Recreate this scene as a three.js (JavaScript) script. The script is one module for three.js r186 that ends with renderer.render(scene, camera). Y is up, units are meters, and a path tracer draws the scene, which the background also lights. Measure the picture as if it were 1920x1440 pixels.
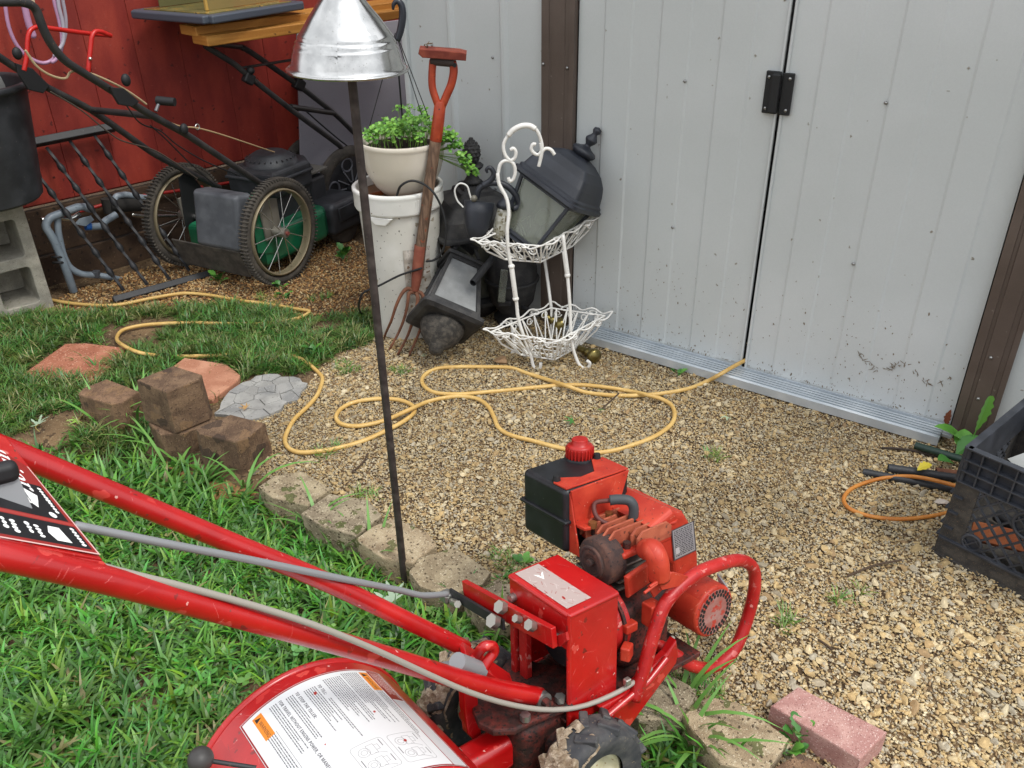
import * as THREE from 'three';
import { RoundedBoxGeometry } from 'three/addons/geometries/RoundedBoxGeometry.js';
import { mergeGeometries } from 'three/addons/utils/BufferGeometryUtils.js';

// ---------------------------------------------------------------- camera, sky, sun, exposure
const scene = new THREE.Scene();
const camera = new THREE.PerspectiveCamera(48.79, 4 / 3, 0.05, 400);
camera.position.set(0, 1.5, 0);
camera.up.set(...[0.0175,0.8633,-0.5045]);
camera.lookAt(...[0,-0.0136,-2.5902]);
const renderer = new THREE.WebGLRenderer({ antialias: true });
renderer.toneMapping = THREE.LinearToneMapping;
renderer.toneMappingExposure = 1.38;
renderer.shadowMap.enabled = true;
{
  // bright overcast sky: thin cloud with a brighter part round the veiled sun
  const w = 512, h = 256, d = new Float32Array(w * h * 4), sd = new THREE.Vector3(0.42, 0.86, 0.3).normalize();
  for (let j = 0; j < h; j++) for (let i = 0; i < w; i++) {
    const th = (1 - (j + 0.5) / h) * Math.PI, ph = ((i + 0.5) / w - 0.5) * 2 * Math.PI;
    const y = Math.cos(th), s = Math.sin(th), x = s * Math.cos(ph), z = s * Math.sin(ph);
    let c = 0, a = 0.5, f = 2.2;
    for (let o = 0; o < 5; o++) { c += a * Math.sin(f * x * 1.7 + 3 * o + Math.sin(f * z * 1.3 + o)) * Math.cos(f * z * 1.9 - o + Math.sin(f * y * 2.1)); a *= 0.55; f *= 1.9; }
    const m = x * sd.x + y * sd.y + z * sd.z, el = Math.max(0, y);
    let b = (0.78 + 0.3 * el) * (1 + 0.22 * c) + 0.9 * Math.pow(Math.max(0, m), 10);
    const k = (j * w + i) * 4;
    d[k] = b * 0.97; d[k + 1] = b * 1.0; d[k + 2] = b * 1.05; d[k + 3] = 1;
    if (y < 0) { d[k] = d[k + 1] = d[k + 2] = b * 0.8; }
  }
  const t = new THREE.DataTexture(d, w, h, THREE.RGBAFormat, THREE.FloatType);
  t.mapping = THREE.EquirectangularReflectionMapping; t.magFilter = THREE.LinearFilter; t.minFilter = THREE.LinearFilter; t.needsUpdate = true;
  scene.background = t; scene.environment = t;
}
const sun = new THREE.DirectionalLight(new THREE.Color(1.0, 0.96, 0.88), 1.2);
sun.position.set(4.2, 8.6, 3.0); sun.target.position.set(0, 0, -2); sun.position.add(sun.target.position);
sun.castShadow = true; sun.shadow.radius = 22; sun.shadow.mapSize.set(2048, 2048);
Object.assign(sun.shadow.camera, { left: -5, right: 5, top: 5, bottom: -5, near: 0.5, far: 30 });
scene.add(sun, sun.target);

// ---------------------------------------------------------------- helpers
function rng(seed) { let s = seed >>> 0; return () => { s = (s + 0x6D2B79F5) | 0; let t = Math.imul(s ^ (s >>> 15), 1 | s); t = (t + Math.imul(t ^ (t >>> 7), 61 | t)) ^ t; return ((t ^ (t >>> 14)) >>> 0) / 4294967296; }; }
const R = rng(7);
const rr = (a, b) => a + (b - a) * R();
const V3 = (a, b, c) => Array.isArray(a) ? new THREE.Vector3(...a) : a && a.isVector3 ? a.clone() : new THREE.Vector3(a, b, c);
const lerp = (a, b, t) => a + (b - a) * t, clamp = (x, a = 0, b = 1) => Math.min(b, Math.max(a, x));
const sst = (a, b, x) => { const t = clamp((x - a) / (b - a)); return t * t * (3 - 2 * t); };
const mix3 = (a, b, t) => [lerp(a[0], b[0], t), lerp(a[1], b[1], t), lerp(a[2], b[2], t)];
// tileable value noise
const perm = (() => { const r = rng(91), p = []; for (let i = 0; i < 256; i++) p.push(i); for (let i = 255; i > 0; i--) { const j = Math.floor(r() * (i + 1)); [p[i], p[j]] = [p[j], p[i]]; } return p; })();
const h2 = (x, y) => perm[(perm[x & 255] + y) & 255] / 255;
function vn(x, y, px = 256, py = 256) {
  const xi = Math.floor(x), yi = Math.floor(y), fx = x - xi, fy = y - yi, u = fx * fx * (3 - 2 * fx), v = fy * fy * (3 - 2 * fy);
  const w = (a, n) => ((a % n) + n) % n, x0 = w(xi, px), x1 = w(xi + 1, px), y0 = w(yi, py), y1 = w(yi + 1, py);
  return lerp(lerp(h2(x0, y0), h2(x1, y0), u), lerp(h2(x0, y1), h2(x1, y1), u), v);
}
function fbm(x, y, p, o = 4) { let s = 0, a = 0.5, f = 1; for (let i = 0; i < o; i++) { s += a * vn(x * f + i * 7, y * f + i * 13, p * f, p * f); a *= 0.5; f *= 2; } return s / (1 - Math.pow(0.5, o)); }
function texOf(size, fn, srgb = true, metres = 1) {
  const d = new Uint8Array(size * size * 4);
  for (let j = 0; j < size; j++) for (let i = 0; i < size; i++) {
    const c = fn(i / size, j / size), k = (j * size + i) * 4;
    d[k] = clamp(c[0], 0, 255); d[k + 1] = clamp(c[1], 0, 255); d[k + 2] = clamp(c[2], 0, 255); d[k + 3] = 255;
  }
  const t = new THREE.DataTexture(d, size, size, THREE.RGBAFormat); t.wrapS = t.wrapT = THREE.RepeatWrapping;
  t.magFilter = THREE.LinearFilter; t.minFilter = THREE.LinearMipmapLinearFilter; t.generateMipmaps = true;
  if (srgb) t.colorSpace = THREE.SRGBColorSpace;
  t.repeat.set(1 / metres, 1 / metres); t.needsUpdate = true; return t;
}
// a surface: base sRGB colour, mottled, with flecks that have outlines of their own
// o: {c, c2, f (cells), amt, grain, flecks:[[colour, cells, radius, chance]], size, m (metres), rough, metal, bump}
function surf(o) {
  const N = o.size || 256, r = rng(o.seed || 5), f = o.f || 6, amt = o.amt ?? 0.6, gr = o.grain ?? 8, sd = (o.seed || 5) * 3.7, st = o.stretch || [1, 1];
  const col = new Float32Array(N * N * 3), hgt = new Float32Array(N * N), c2 = o.c2 || o.c, oct = N > 256 ? 5 : 4;
  for (let j = 0; j < N; j++) for (let i = 0; i < N; i++) {
    const n = fbm(i / N * f * st[0] + sd, j / N * f * st[1] + sd, f, oct), q = clamp((n - 0.5) * 2.4 * amt + 0.5 * amt), k = j * N + i;
    for (let c = 0; c < 3; c++) col[k * 3 + c] = lerp(o.c[c], c2[c], q);
    hgt[k] = n + (r() - 0.5) * (o.hg ?? 0.25);
  }
  for (const [fc, n, rad, ch] of o.flecks || []) for (let e = 0; e < n * n; e++) {
    if (r() > ch) continue;
    const X = (e % n + r()) / n * N, Y = (Math.floor(e / n) + r()) / n * N, rd = rad * (0.4 + 0.9 * r()) / n * N, ph = r(), q1 = r() * 6.3, q2 = r() * 6.3, q3 = r() * 6.3, b1 = 0.45 * r(), b2 = 0.3 * r(), w = Math.ceil(rd * 1.9);
    for (let y = -w; y <= w; y++) for (let x = -w; x <= w; x++) {
      const an = Math.atan2(y, x); if (x * x + y * y > (rd * (1 + b1 * Math.sin(an * 2 + q1) + b2 * Math.sin(an * 3 + q2) + 0.14 * Math.sin(an * 5 + q3))) ** 2) continue;
      const k = ((Math.floor(Y) + y + N) % N) * N + (Math.floor(X) + x + N) % N, t = 0.55 + 0.45 * ph;
      for (let c = 0; c < 3; c++) col[k * 3 + c] = lerp(col[k * 3 + c], fc[c], t); hgt[k] += 0.2;
    }
  }
  for (const [lc, n, len, lw] of o.lines || []) for (let e = 0; e < n; e++) { // scratches and scuffs
    let x = r() * N, y = r() * N, a = (o.la ?? 0) + (r() - 0.5) * (o.ls ?? 6.3); const L = len * (0.3 + r()), t = 0.12 + 0.42 * r(), w0 = lw * (0.4 + 0.9 * r());
    for (let s = 0; s < L; s++) { x += Math.cos(a); y += Math.sin(a); a += (r() - 0.5) * 0.12; const w = w0 * Math.sin(Math.PI * (s + 0.5) / L); for (let q = -Math.ceil(w); q <= w; q++) { if (r() < 0.25) continue; const k = ((Math.floor(y + q) % N + N) % N) * N + (Math.floor(x) % N + N) % N; for (let c = 0; c < 3; c++) col[k * 3 + c] = lerp(col[k * 3 + c], lc[c], t); } }
  }
  const idx = (u, v) => Math.floor(v * N + 0.5) * N + Math.floor(u * N + 0.5);
  const map = texOf(N, (u, v) => { const k = idx(u, v) * 3, g = (r() - 0.5) * gr; return [col[k] + g, col[k + 1] + g, col[k + 2] + g]; }, true, o.m || 0.3);
  const P = { map, roughness: o.rough ?? 0.7, metalness: o.metal ?? 0 };
  if (o.bump) { P.bumpMap = texOf(N, (u, v) => { const q = clamp(hgt[idx(u, v)]) * 255; return [q, q, q]; }, false, o.m || 0.3); P.bumpScale = o.bump; }
  if (o.clear) { P.clearcoat = o.clear; P.clearcoatRoughness = o.cr ?? 0.15; }
  return new THREE.MeshPhysicalMaterial(P);
}
const flat = (c, rough = 0.6, metal = 0, x = {}) => new THREE.MeshPhysicalMaterial({ color: new THREE.Color(c), roughness: rough, metalness: metal, ...x });

function boxUV(g) {
  if (g.index) g = g.toNonIndexed();
  if (!g.attributes.normal) g.computeVertexNormals();
  const p = g.attributes.position, uv = new Float32Array(p.count * 2), a = V3(0, 0, 0), b = V3(0, 0, 0), c = V3(0, 0, 0), n = V3(0, 0, 0);
  for (let i = 0; i < p.count; i += 3) {
    a.fromBufferAttribute(p, i); b.fromBufferAttribute(p, i + 1); c.fromBufferAttribute(p, i + 2);
    n.crossVectors(b.clone().sub(a), c.clone().sub(a)); const x = Math.abs(n.x), y = Math.abs(n.y), z = Math.abs(n.z);
    [a, b, c].forEach((q, k) => {
      const s = y >= x && y >= z ? [q.x, q.z] : x >= z ? [q.z, q.y] : [q.x, q.y];
      uv[(i + k) * 2] = s[0]; uv[(i + k) * 2 + 1] = s[1];
    });
  }
  g.setAttribute('uv', new THREE.BufferAttribute(uv, 2)); return g;
}
const names = {};
function numbered(n) { const k = names[n] = (names[n] ?? -1) + 1; return k ? n + '_' + String(k).padStart(3, '0') : n; }
function userd(o, label, category, group, kind) { if (label) o.userData.label = label; if (category) o.userData.category = category; if (group) o.userData.group = group; if (kind) o.userData.kind = kind; return o; }
// a thing: a Group standing at its base; the geometry of its parts is given in world metres
function thing(name, label, category, pos, group) {
  const o = new THREE.Group(); o.name = numbered(name); scene.add(o); o.position.set(...(pos.isVector3 ? pos.toArray() : pos));
  return userd(o, label, category, group);
}
const OWN = new Set();
const root = o => { while (o.parent && o.parent !== scene) o = o.parent; return o; };
function part(t, name, geo, mat, label) {
  const r = root(t);
  if (!OWN.has(r)) { geo = geo.clone(); geo.translate(-r.position.x, -r.position.y, -r.position.z); }
  if ((mat.map || mat.bumpMap) && !geo.userData.uv) geo = boxUV(geo);
  const m = new THREE.Mesh(geo, mat); m.name = name; m.castShadow = m.receiveShadow = true; if (label) m.userData.label = label;
  t.add(m); return m;
}
// a thing that is one mesh
function solo(name, label, category, geo, mat, pos, group) {
  if ((mat.map || mat.bumpMap) && !geo.userData.uv) geo = boxUV(geo);
  geo = geo.clone(); geo.translate(-pos[0], -pos[1], -pos[2]);
  const m = new THREE.Mesh(geo, mat); m.name = numbered(name); m.position.set(...pos); m.castShadow = m.receiveShadow = true; scene.add(m);
  return userd(m, label, category, group);
}
const merge = a => { a = a.map(g => { g = g.index ? g.toNonIndexed() : g; if (!g.attributes.uv) g.setAttribute('uv', new THREE.BufferAttribute(new Float32Array(g.attributes.position.count * 2), 2)); for (const k of Object.keys(g.attributes)) if (!['position', 'normal', 'uv'].includes(k)) g.deleteAttribute(k); g.morphAttributes = {}; return g; }); return mergeGeometries(a); };
function tube(pts, r, o = {}) {
  const P = pts.map(p => V3(p)), c = o.poly ? new THREE.CurvePath() : new THREE.CatmullRomCurve3(P, !!o.closed, o.type || 'centripetal');
  if (o.poly) for (let i = 1; i < P.length; i++) c.add(new THREE.LineCurve3(P[i - 1], P[i]));
  const n = o.n || Math.max(8, P.length * 8);
  const g = new THREE.TubeGeometry(c, n, r, o.rs || 8, !!o.closed);
  if (o.closed || o.open) return g;
  const cap = (p, d, s) => { const k = new THREE.SphereGeometry(r, o.rs || 8, 4); k.translate(p.x, p.y, p.z); return k; };
  return merge([g, cap(P[0]), cap(P[P.length - 1])]);
}
// tube along a polyline with rounded corners of radius q
function bent(pts, r, q, o = {}) {
  const P = pts.map(p => V3(p)), out = [];
  for (let i = 0; i < P.length; i++) {
    if (i === 0 || i === P.length - 1) { out.push(P[i]); continue; }
    const a = P[i - 1].clone().sub(P[i]), b = P[i + 1].clone().sub(P[i]), l = Math.min(q, a.length() * 0.48, b.length() * 0.48);
    const s = P[i].clone().addScaledVector(a.normalize(), l), e = P[i].clone().addScaledVector(b.normalize(), l);
    for (let k = 0; k <= 6; k++) { const t = k / 6; out.push(s.clone().multiplyScalar((1 - t) ** 2).addScaledVector(P[i], 2 * t * (1 - t)).addScaledVector(e, t * t)); }
  }
  const c = new THREE.CurvePath(); for (let i = 1; i < out.length; i++) c.add(new THREE.LineCurve3(out[i - 1], out[i]));
  // frames along the polyline
  const g = sweep(out, r, o.rs || 10); return g;
}
function sweep(P, r, rs = 8) {
  const rad = Array.isArray(r) ? r : P.map(() => r), pos = [], idx = [];
  let n = null;
  for (let i = 0; i < P.length; i++) {
    const t = P[Math.min(i + 1, P.length - 1)].clone().sub(P[Math.max(i - 1, 0)]).normalize();
    if (!n) { n = Math.abs(t.y) < 0.9 ? V3(0, 1, 0) : V3(1, 0, 0); }
    n.addScaledVector(t, -n.dot(t)).normalize(); const b = t.clone().cross(n);
    for (let k = 0; k < rs; k++) { const a = k / rs * 2 * Math.PI, q = P[i].clone().addScaledVector(n, Math.cos(a) * rad[i]).addScaledVector(b, Math.sin(a) * rad[i]); pos.push(q.x, q.y, q.z); }
  }
  for (let i = 0; i < P.length - 1; i++) for (let k = 0; k < rs; k++) { const a = i * rs + k, b = i * rs + (k + 1) % rs; idx.push(a, b, a + rs, b, b + rs, a + rs); }
  const c0 = pos.length / 3; pos.push(...P[0].toArray(), ...P[P.length - 1].toArray()); const e = (P.length - 1) * rs;
  for (let k = 0; k < rs; k++) { idx.push(c0, (k + 1) % rs, k); idx.push(c0 + 1, e + k, e + (k + 1) % rs); }
  const g = new THREE.BufferGeometry(); g.setAttribute('position', new THREE.Float32BufferAttribute(pos, 3)); g.setIndex(idx); g.computeVertexNormals(); return g;
}
function along(g, a, b) { // geometry built on +y from 0, laid from a to b
  a = V3(a); b = V3(b); const q = new THREE.Quaternion().setFromUnitVectors(V3(0, 1, 0), b.clone().sub(a).normalize()); g.applyQuaternion(q); g.translate(a.x, a.y, a.z); return g;
}
function rod(a, b, r1, r2 = r1, rs = 14) { const l = V3(a).distanceTo(V3(b)), g = new THREE.CylinderGeometry(r2, r1, l, rs); g.translate(0, l / 2, 0); return along(g, a, b); }
function bar(a, b, w, d, twist = 0, bev = 0.15) { const l = V3(a).distanceTo(V3(b)), g = new RoundedBoxGeometry(w, l, d, 2, Math.min(w, d) * bev); g.translate(0, l / 2, 0); if (twist) g.rotateY(twist); return along(g, a, b); }
function lathe(prof, rs = 32) { return new THREE.LatheGeometry(prof.map(p => new THREE.Vector2(Math.max(p[0], 0.0001), p[1])), rs); }
function rbox(w, h, d, bev = 0.004, p = [0, 0, 0], s = 2) { const g = new RoundedBoxGeometry(w, h, d, s, Math.min(bev, w * 0.49, h * 0.49, d * 0.49)); g.translate(...p); return g; }
function shapeOf(pts) { const s = new THREE.Shape(); pts.forEach((p, i) => i ? s.lineTo(p[0], p[1]) : s.moveTo(p[0], p[1])); s.closePath(); return s; }
function ext(shape, depth, bev = 0, o = {}) { return new THREE.ExtrudeGeometry(shape, { depth: depth - 2 * bev, bevelEnabled: bev > 0, bevelSize: bev, bevelThickness: bev, bevelOffset: -bev, bevelSegments: o.bs || 2, curveSegments: o.cs || 8 }).translate(0, 0, bev); }
// plate: an outline of 3-D points (near a plane) given a thickness, centred on the plane
function plate(pts, th, bev = 0, side = 0) {
  const P = pts.map(p => V3(p)), c = P.reduce((s, p) => s.add(p), V3(0, 0, 0)).multiplyScalar(1 / P.length), n = V3(0, 0, 0);
  for (let i = 0; i < P.length; i++) n.add(P[i].clone().sub(c).cross(P[(i + 1) % P.length].clone().sub(c)));
  n.normalize(); const x = P[1].clone().sub(P[0]).normalize(); x.addScaledVector(n, -x.dot(n)).normalize(); const y = n.clone().cross(x);
  const g = ext(shapeOf(P.map(p => { const q = p.clone().sub(c); return [q.dot(x), q.dot(y)]; })), th, bev);
  g.translate(0, 0, -th / 2 + side * th / 2); g.applyMatrix4(new THREE.Matrix4().makeBasis(x, y, n)); g.translate(c.x, c.y, c.z); return g;
}
// prism: a top outline on the level y = top, carried down to y = bottom and spread by k
function prism(pts, top, bottom, bev = 0.006, k = 0, jit = 0, cut = 6) {
  const c = pts.reduce((s, p) => [s[0] + p[0] / pts.length, s[1] + p[2] / pts.length], [0, 0]);
  let s2 = shapeOf(pts.map(p => [p[0] - c[0], -(p[2] - c[1])]));
  const g = new THREE.ExtrudeGeometry(s2, { depth: top - bottom - bev * 2, bevelEnabled: true, bevelSize: bev, bevelThickness: bev, bevelOffset: -bev, bevelSegments: 2, steps: cut });
  g.translate(0, 0, bev); g.rotateX(-Math.PI / 2); const p = g.attributes.position, h = top - bottom;
  for (let i = 0; i < p.count; i++) {
    const f = 1 + k * (1 - p.getY(i) / h), X = p.getX(i), Y = p.getY(i), Z = p.getZ(i);
    const j = jit ? (fbm(X * 40 + Y * 31 + c[0] * 50, Z * 40 + Y * 23 + c[1] * 50, 256, 3) - 0.5) * jit : 0, l = Math.hypot(X, Z) || 1;
    p.setXYZ(i, X * f + X / l * j, Y + (Y > h * 0.5 ? j * 0.4 : 0), Z * f + Z / l * j);
  }
  g.translate(c[0], bottom, c[1]); g.computeVertexNormals(); return g;
}
function inside(poly, x, z) { let c = false; for (let i = 0, j = poly.length - 1; i < poly.length; j = i++) { const a = poly[i], b = poly[j]; if ((a[2] > z) !== (b[2] > z) && x < (b[0] - a[0]) * (z - a[2]) / (b[2] - a[2]) + a[0]) c = !c; } return c; }
const frame = (o, X, Y, Z) => o.quaternion.setFromRotationMatrix(new THREE.Matrix4().makeBasis(V3(X), V3(Y), V3(Z)));

// ---------------------------------------------------------------- ground
const edgeLine = [[-2.4531,0,-1.8339],[-1.6284,0,-2.2373],[-1.485,0,-2.2937],[-1.1885,0,-2.2844],[-0.8146,0,-2.0442],[-0.6382,0,-1.9619],[-0.4806,0,-1.8491],[-0.3185,0,-1.7233],[-0.1633,0,-1.5988],[-0.0353,0,-1.5125],[0.3134,0,-1.1878],[0.4254,0,-1.0899],[0.5358,0,-0.9951],[0.8113,0,-0.742]];
function edgeSide(x, z) { // metres from the edging, positive on the lawn side
  let best = 1e9, s = 1;
  for (let i = 1; i < edgeLine.length; i++) {
    const a = edgeLine[i - 1], b = edgeLine[i], dx = b[0] - a[0], dz = b[2] - a[2], t = clamp(((x - a[0]) * dx + (z - a[2]) * dz) / (dx * dx + dz * dz)), px = x - a[0] - t * dx, pz = z - a[2] - t * dz, d = Math.hypot(px, pz);
    if (d < best) { best = d; s = dx * (z - a[2]) - dz * (x - a[0]) > 0 ? 1 : -1; }
  }
  return best * s;
}
function gh(x, z) { return -0.055 * sst(-0.01, 0.1, edgeSide(x, z)) + 0.012 * (fbm(x * 6 + 40, z * 6 + 40, 256, 3) - 0.5); }
const gravelPoly = [[-0.8174,0,-2.0846],[-0.9418,0,-2.3236],[-0.7893,0,-2.4168],[-0.7242,0,-2.5368],[-0.7003,0,-2.707],[-0.6222,0,-2.828],[-0.5326,0,-2.912],[-0.4924,0,-3.098],[-0.3569,0,-3.2994],[0.0967,0,-3.2805],[0.3046,0,-3.0664],[0.873,0,-2.6119],[1.3831,0,-2.1592],[1.751,0,-1.9567],[2.0743,0,-1.6106],[1.3167,0,-0.6192],[0.7435,0,-0.7856],[0.5425,0,-1.0173],[0.4296,0,-1.1082],[0.3168,0,-1.208],[-0.0353,0,-1.5305],[-0.1644,0,-1.6181],[-0.3208,0,-1.7446],[-0.4845,0,-1.8726],[-0.6436,0,-1.9873]];
const mulchPoly = [[-1.9935,0,-3.2082],[-1.9211,0,-3.4493],[-1.7341,0,-3.6393],[-1.5491,0,-3.8271],[-1.2614,0,-4.0048],[-0.8521,0,-4.0975],[-0.599,0,-3.7964],[-0.5395,0,-3.3071],[-0.5863,0,-3.1516],[-0.6948,0,-3.1459],[-0.8713,0,-3.153],[-1.0799,0,-3.197],[-1.2115,0,-3.2703],[-1.4804,0,-3.2655],[-1.6539,0,-3.2203]];
{
  const ax = (lo, hi, st, out) => { const a = []; for (let k = out.length - 1; k >= 0; k--) a.push(lo - out[k]); for (let x = lo; x <= hi + 1e-6; x += st) a.push(x); for (const o of out) a.push(hi + o); return a; };
  const out = [0.2, 0.6, 1.5, 4, 10, 25, 60, 120], xs = ax(-3.6, 2.8, 0.035, out), zs = ax(-5.6, 0.7, 0.035, out), pos = [], uv = [], idx = [];
  for (const z of zs) for (const x of xs) { const far = x < -3.6 || x > 2.81 || z < -5.6 || z > 0.71; pos.push(x, far ? gh(clamp(x, -3.6, 2.8), clamp(z, -5.6, 0.7)) * 0.6 : gh(x, z), z); uv.push(x, z); }
  const n = xs.length;
  for (let j = 0; j < zs.length - 1; j++) for (let i = 0; i < n - 1; i++) { const a = j * n + i; idx.push(a, a + n, a + 1, a + 1, a + n, a + n + 1); }
  const g = new THREE.BufferGeometry(); g.setAttribute('position', new THREE.Float32BufferAttribute(pos, 3)); g.setAttribute('uv', new THREE.Float32BufferAttribute(uv, 2)); g.setIndex(idx); g.computeVertexNormals();
  const m = new THREE.Mesh(g, surf({ c: [92, 72, 50], c2: [138, 112, 80], f: 8, amt: 0.9, grain: 26, size: 1024, m: 0.9, rough: 0.95, bump: 0.008, hg: 0.5, seed: 3, flecks: [[[140, 118, 88], 60, 0.32, 0.5], [[66, 50, 34], 50, 0.35, 0.3], [[168, 150, 115], 90, 0.25, 0.25]] }));
  m.name = 'ground'; m.userData.kind = 'structure'; m.receiveShadow = m.castShadow = true; scene.add(m);
}
// ---------------------------------------------------------------- gravel
function stoneGeo(seed, det = 1, flatn = 0.62) {
  const r = rng(seed), g = new THREE.IcosahedronGeometry(1, det), p = g.attributes.position, cut = [];
  for (let k = 0; k < 7; k++) { const v = V3(r() - 0.5, r() - 0.5, r() - 0.5).normalize(); cut.push([v, 0.42 + 0.38 * r()]); }
  for (let i = 0; i < p.count; i++) { const v = V3(0, 0, 0).fromBufferAttribute(p, i); for (const [n, d] of cut) { const s = v.dot(n); if (s > d) v.addScaledVector(n, (d - s) * 0.9); } p.setXYZ(i, v.x, v.y * flatn, v.z * 0.8); }
  g.computeVertexNormals(); return g;
}
const srgb = (r, g, b) => new THREE.Color().setRGB(r / 255, g / 255, b / 255, THREE.SRGBColorSpace);
function scatter(name, label, category, geo, mat, list) {
  const m = new THREE.InstancedMesh(geo, mat, list.length), M = new THREE.Matrix4(), q = new THREE.Quaternion(), e = new THREE.Euler();
  list.forEach((s, i) => { e.set(s.rx || 0, s.ry || 0, s.rz || 0, 'YXZ'); q.setFromEuler(e); M.compose(V3(s.p), q, V3(s.s)); m.setMatrixAt(i, M); m.setColorAt(i, s.c); });
  m.name = name; userd(m, label, category, null, 'stuff'); m.castShadow = m.receiveShadow = true; scene.add(m); return m;
}
const tones = [[228, 212, 176], [216, 194, 150], [238, 226, 198], [206, 178, 130], [184, 154, 112], [224, 214, 190], [198, 194, 184], [172, 168, 160], [212, 186, 138], [156, 128, 96], [242, 236, 216], [222, 196, 144], [232, 218, 186], [210, 182, 132], [188, 188, 186]].map(c => srgb(...mix3(c, [222, 200, 158], 0.3)));
const stoneMat = surf({ c: [215, 212, 205], c2: [255, 252, 245], f: 5, amt: 0.8, grain: 20, size: 128, m: 1, rough: 0.8, seed: 8 });
{
  const coarse = [], fine = [], warm = new THREE.Color().setRGB(0.95, 0.92, 0.86);
  // corner of the world that the bed covers
  const xs = gravelPoly.map(p => p[0]), zs = gravelPoly.map(p => p[2]), x0 = Math.min(...xs), x1 = Math.min(2.3, Math.max(...xs)), z0 = Math.min(...zs), z1 = Math.min(0.2, Math.max(...zs));
  const A = (x1 - x0) * (z1 - z0);
  const edge = (x, z) => { // thins out towards the lawn in the far left
    const d = clamp((x + 1.15 + (z + 2.6) * 0.25) / 0.55); return d;
  };
  for (let k = 0; k < A * 23000; k++) {
    const x = rr(x0, x1), z = rr(z0, z1); if (!inside(gravelPoly, x, z)) continue; if (R() > edge(x, z) + 0.1) continue; { const wd = (x - 0.815) * -0.5807 + (z - -2.5992) * 0.8141; if (wd < 0.17 && R() < 0.62 * (1 - wd / 0.3)) continue; }
    const damp = 1 - 0.3 * sst(0.5, 0.72, fbm(x * 1.6 + 21, z * 1.6 + 63, 256, 4)), near = clamp((z + 2.4) / 1.4), pat = fbm(x * 3 + 9, z * 3 + 2, 256, 3), s = (0.0025 + 0.0028 * R() * R() + (R() < 0.045 ? 0.003 + 0.0045 * R() : 0)) * (0.95 + 0.25 * near);
    const c = tones[Math.floor(R() * tones.length)].clone().multiply(warm).multiplyScalar((0.84 + 0.2 * R() + 0.5 * (pat - 0.5)) * damp);
    coarse.push({ p: [x, gh(x, z) + rr(0, 0.006) + s * 0.2, z], s: [s * rr(0.9, 1.6), s * rr(0.6, 1.0), s * rr(0.85, 1.3)], rx: rr(-0.4, 0.4), ry: rr(0, 6.3), rz: rr(-0.4, 0.4), c });
  }
  for (let k = 0; k < A * 22000; k++) {
    const x = rr(x0, x1), z = rr(z0, z1); if (!inside(gravelPoly, x, z) || R() > edge(x, z) + 0.25) continue; const s = rr(0.0018, 0.004);
    fine.push({ p: [x, gh(x, z) + rr(-0.001, 0.006), z], s: [s * 1.3, s, s], rx: rr(-1, 1), ry: rr(0, 6), rz: rr(-1, 1), c: tones[Math.floor(R() * tones.length)].clone().multiplyScalar(rr(0.62, 1.0)) });
  }
  scatter('gravel', 'tan and cream crushed stone covering the ground before the shed', 'gravel', stoneGeo(11), stoneMat, coarse);
  scatter('gravel_fines', 'fine brown grit between the larger gravel stones', 'gravel', stoneGeo(12, 0), stoneMat, fine);
  const mulch = [], mx = mulchPoly.map(p => p[0]), mz = mulchPoly.map(p => p[2]); const mt = [[214, 170, 110], [198, 148, 90], [226, 190, 134], [166, 120, 76], [140, 104, 70], [230, 206, 162]].map(c => srgb(...c));
  const a0 = Math.min(...mx), a1 = Math.max(...mx), b0 = Math.min(...mz), b1 = Math.max(...mz);
  for (let k = 0; k < (a1 - a0) * (b1 - b0) * 15000; k++) {
    const x = rr(a0, a1), z = rr(b0, b1); if (!inside(mulchPoly, x, z) || R() < 0.12) continue; const s = rr(0.003, 0.0062);
    mulch.push({ p: [x, gh(x, z) + rr(0, 0.007), z], s: [s * 1.4, s, s], rx: rr(-1, 1), ry: rr(0, 6), rz: rr(-1, 1), c: mt[Math.floor(R() * mt.length)].clone().multiplyScalar(rr(0.55, 1)) });
  }
  scatter('pea_gravel', 'fine orange tan pea gravel along the garage under the mowers', 'gravel', stoneGeo(13, 1, 0.75), stoneMat, mulch);
}
// ---------------------------------------------------------------- grass
function blade(len, w, lean, curl, yaw, px = 0, pz = 0, seg = 4) {
  const pos = [], idx = [], c = Math.cos(yaw), s = Math.sin(yaw); let a = lean, x = 0, y = 0; const st = len / seg;
  for (let i = 0; i <= seg; i++) {
    const t = i / seg, ww = w * (1 - t * t) * (0.55 + 0.9 * Math.min(1, t * 3)) * 0.5 + 0.0001;
    pos.push(px + c * x - s * ww, y, pz + s * x + c * ww, px + c * x + s * ww, y + ww * 0.25, pz + s * x - c * ww);
    if (i < seg) idx.push(i * 2, i * 2 + 1, i * 2 + 2, i * 2 + 1, i * 2 + 3, i * 2 + 2);
    x += Math.sin(a) * st; y += Math.cos(a) * st; a += curl / seg;
  }
  const g = new THREE.BufferGeometry(); g.setAttribute('position', new THREE.Float32BufferAttribute(pos, 3)); g.setIndex(idx); g.computeVertexNormals(); return g;
}
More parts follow.
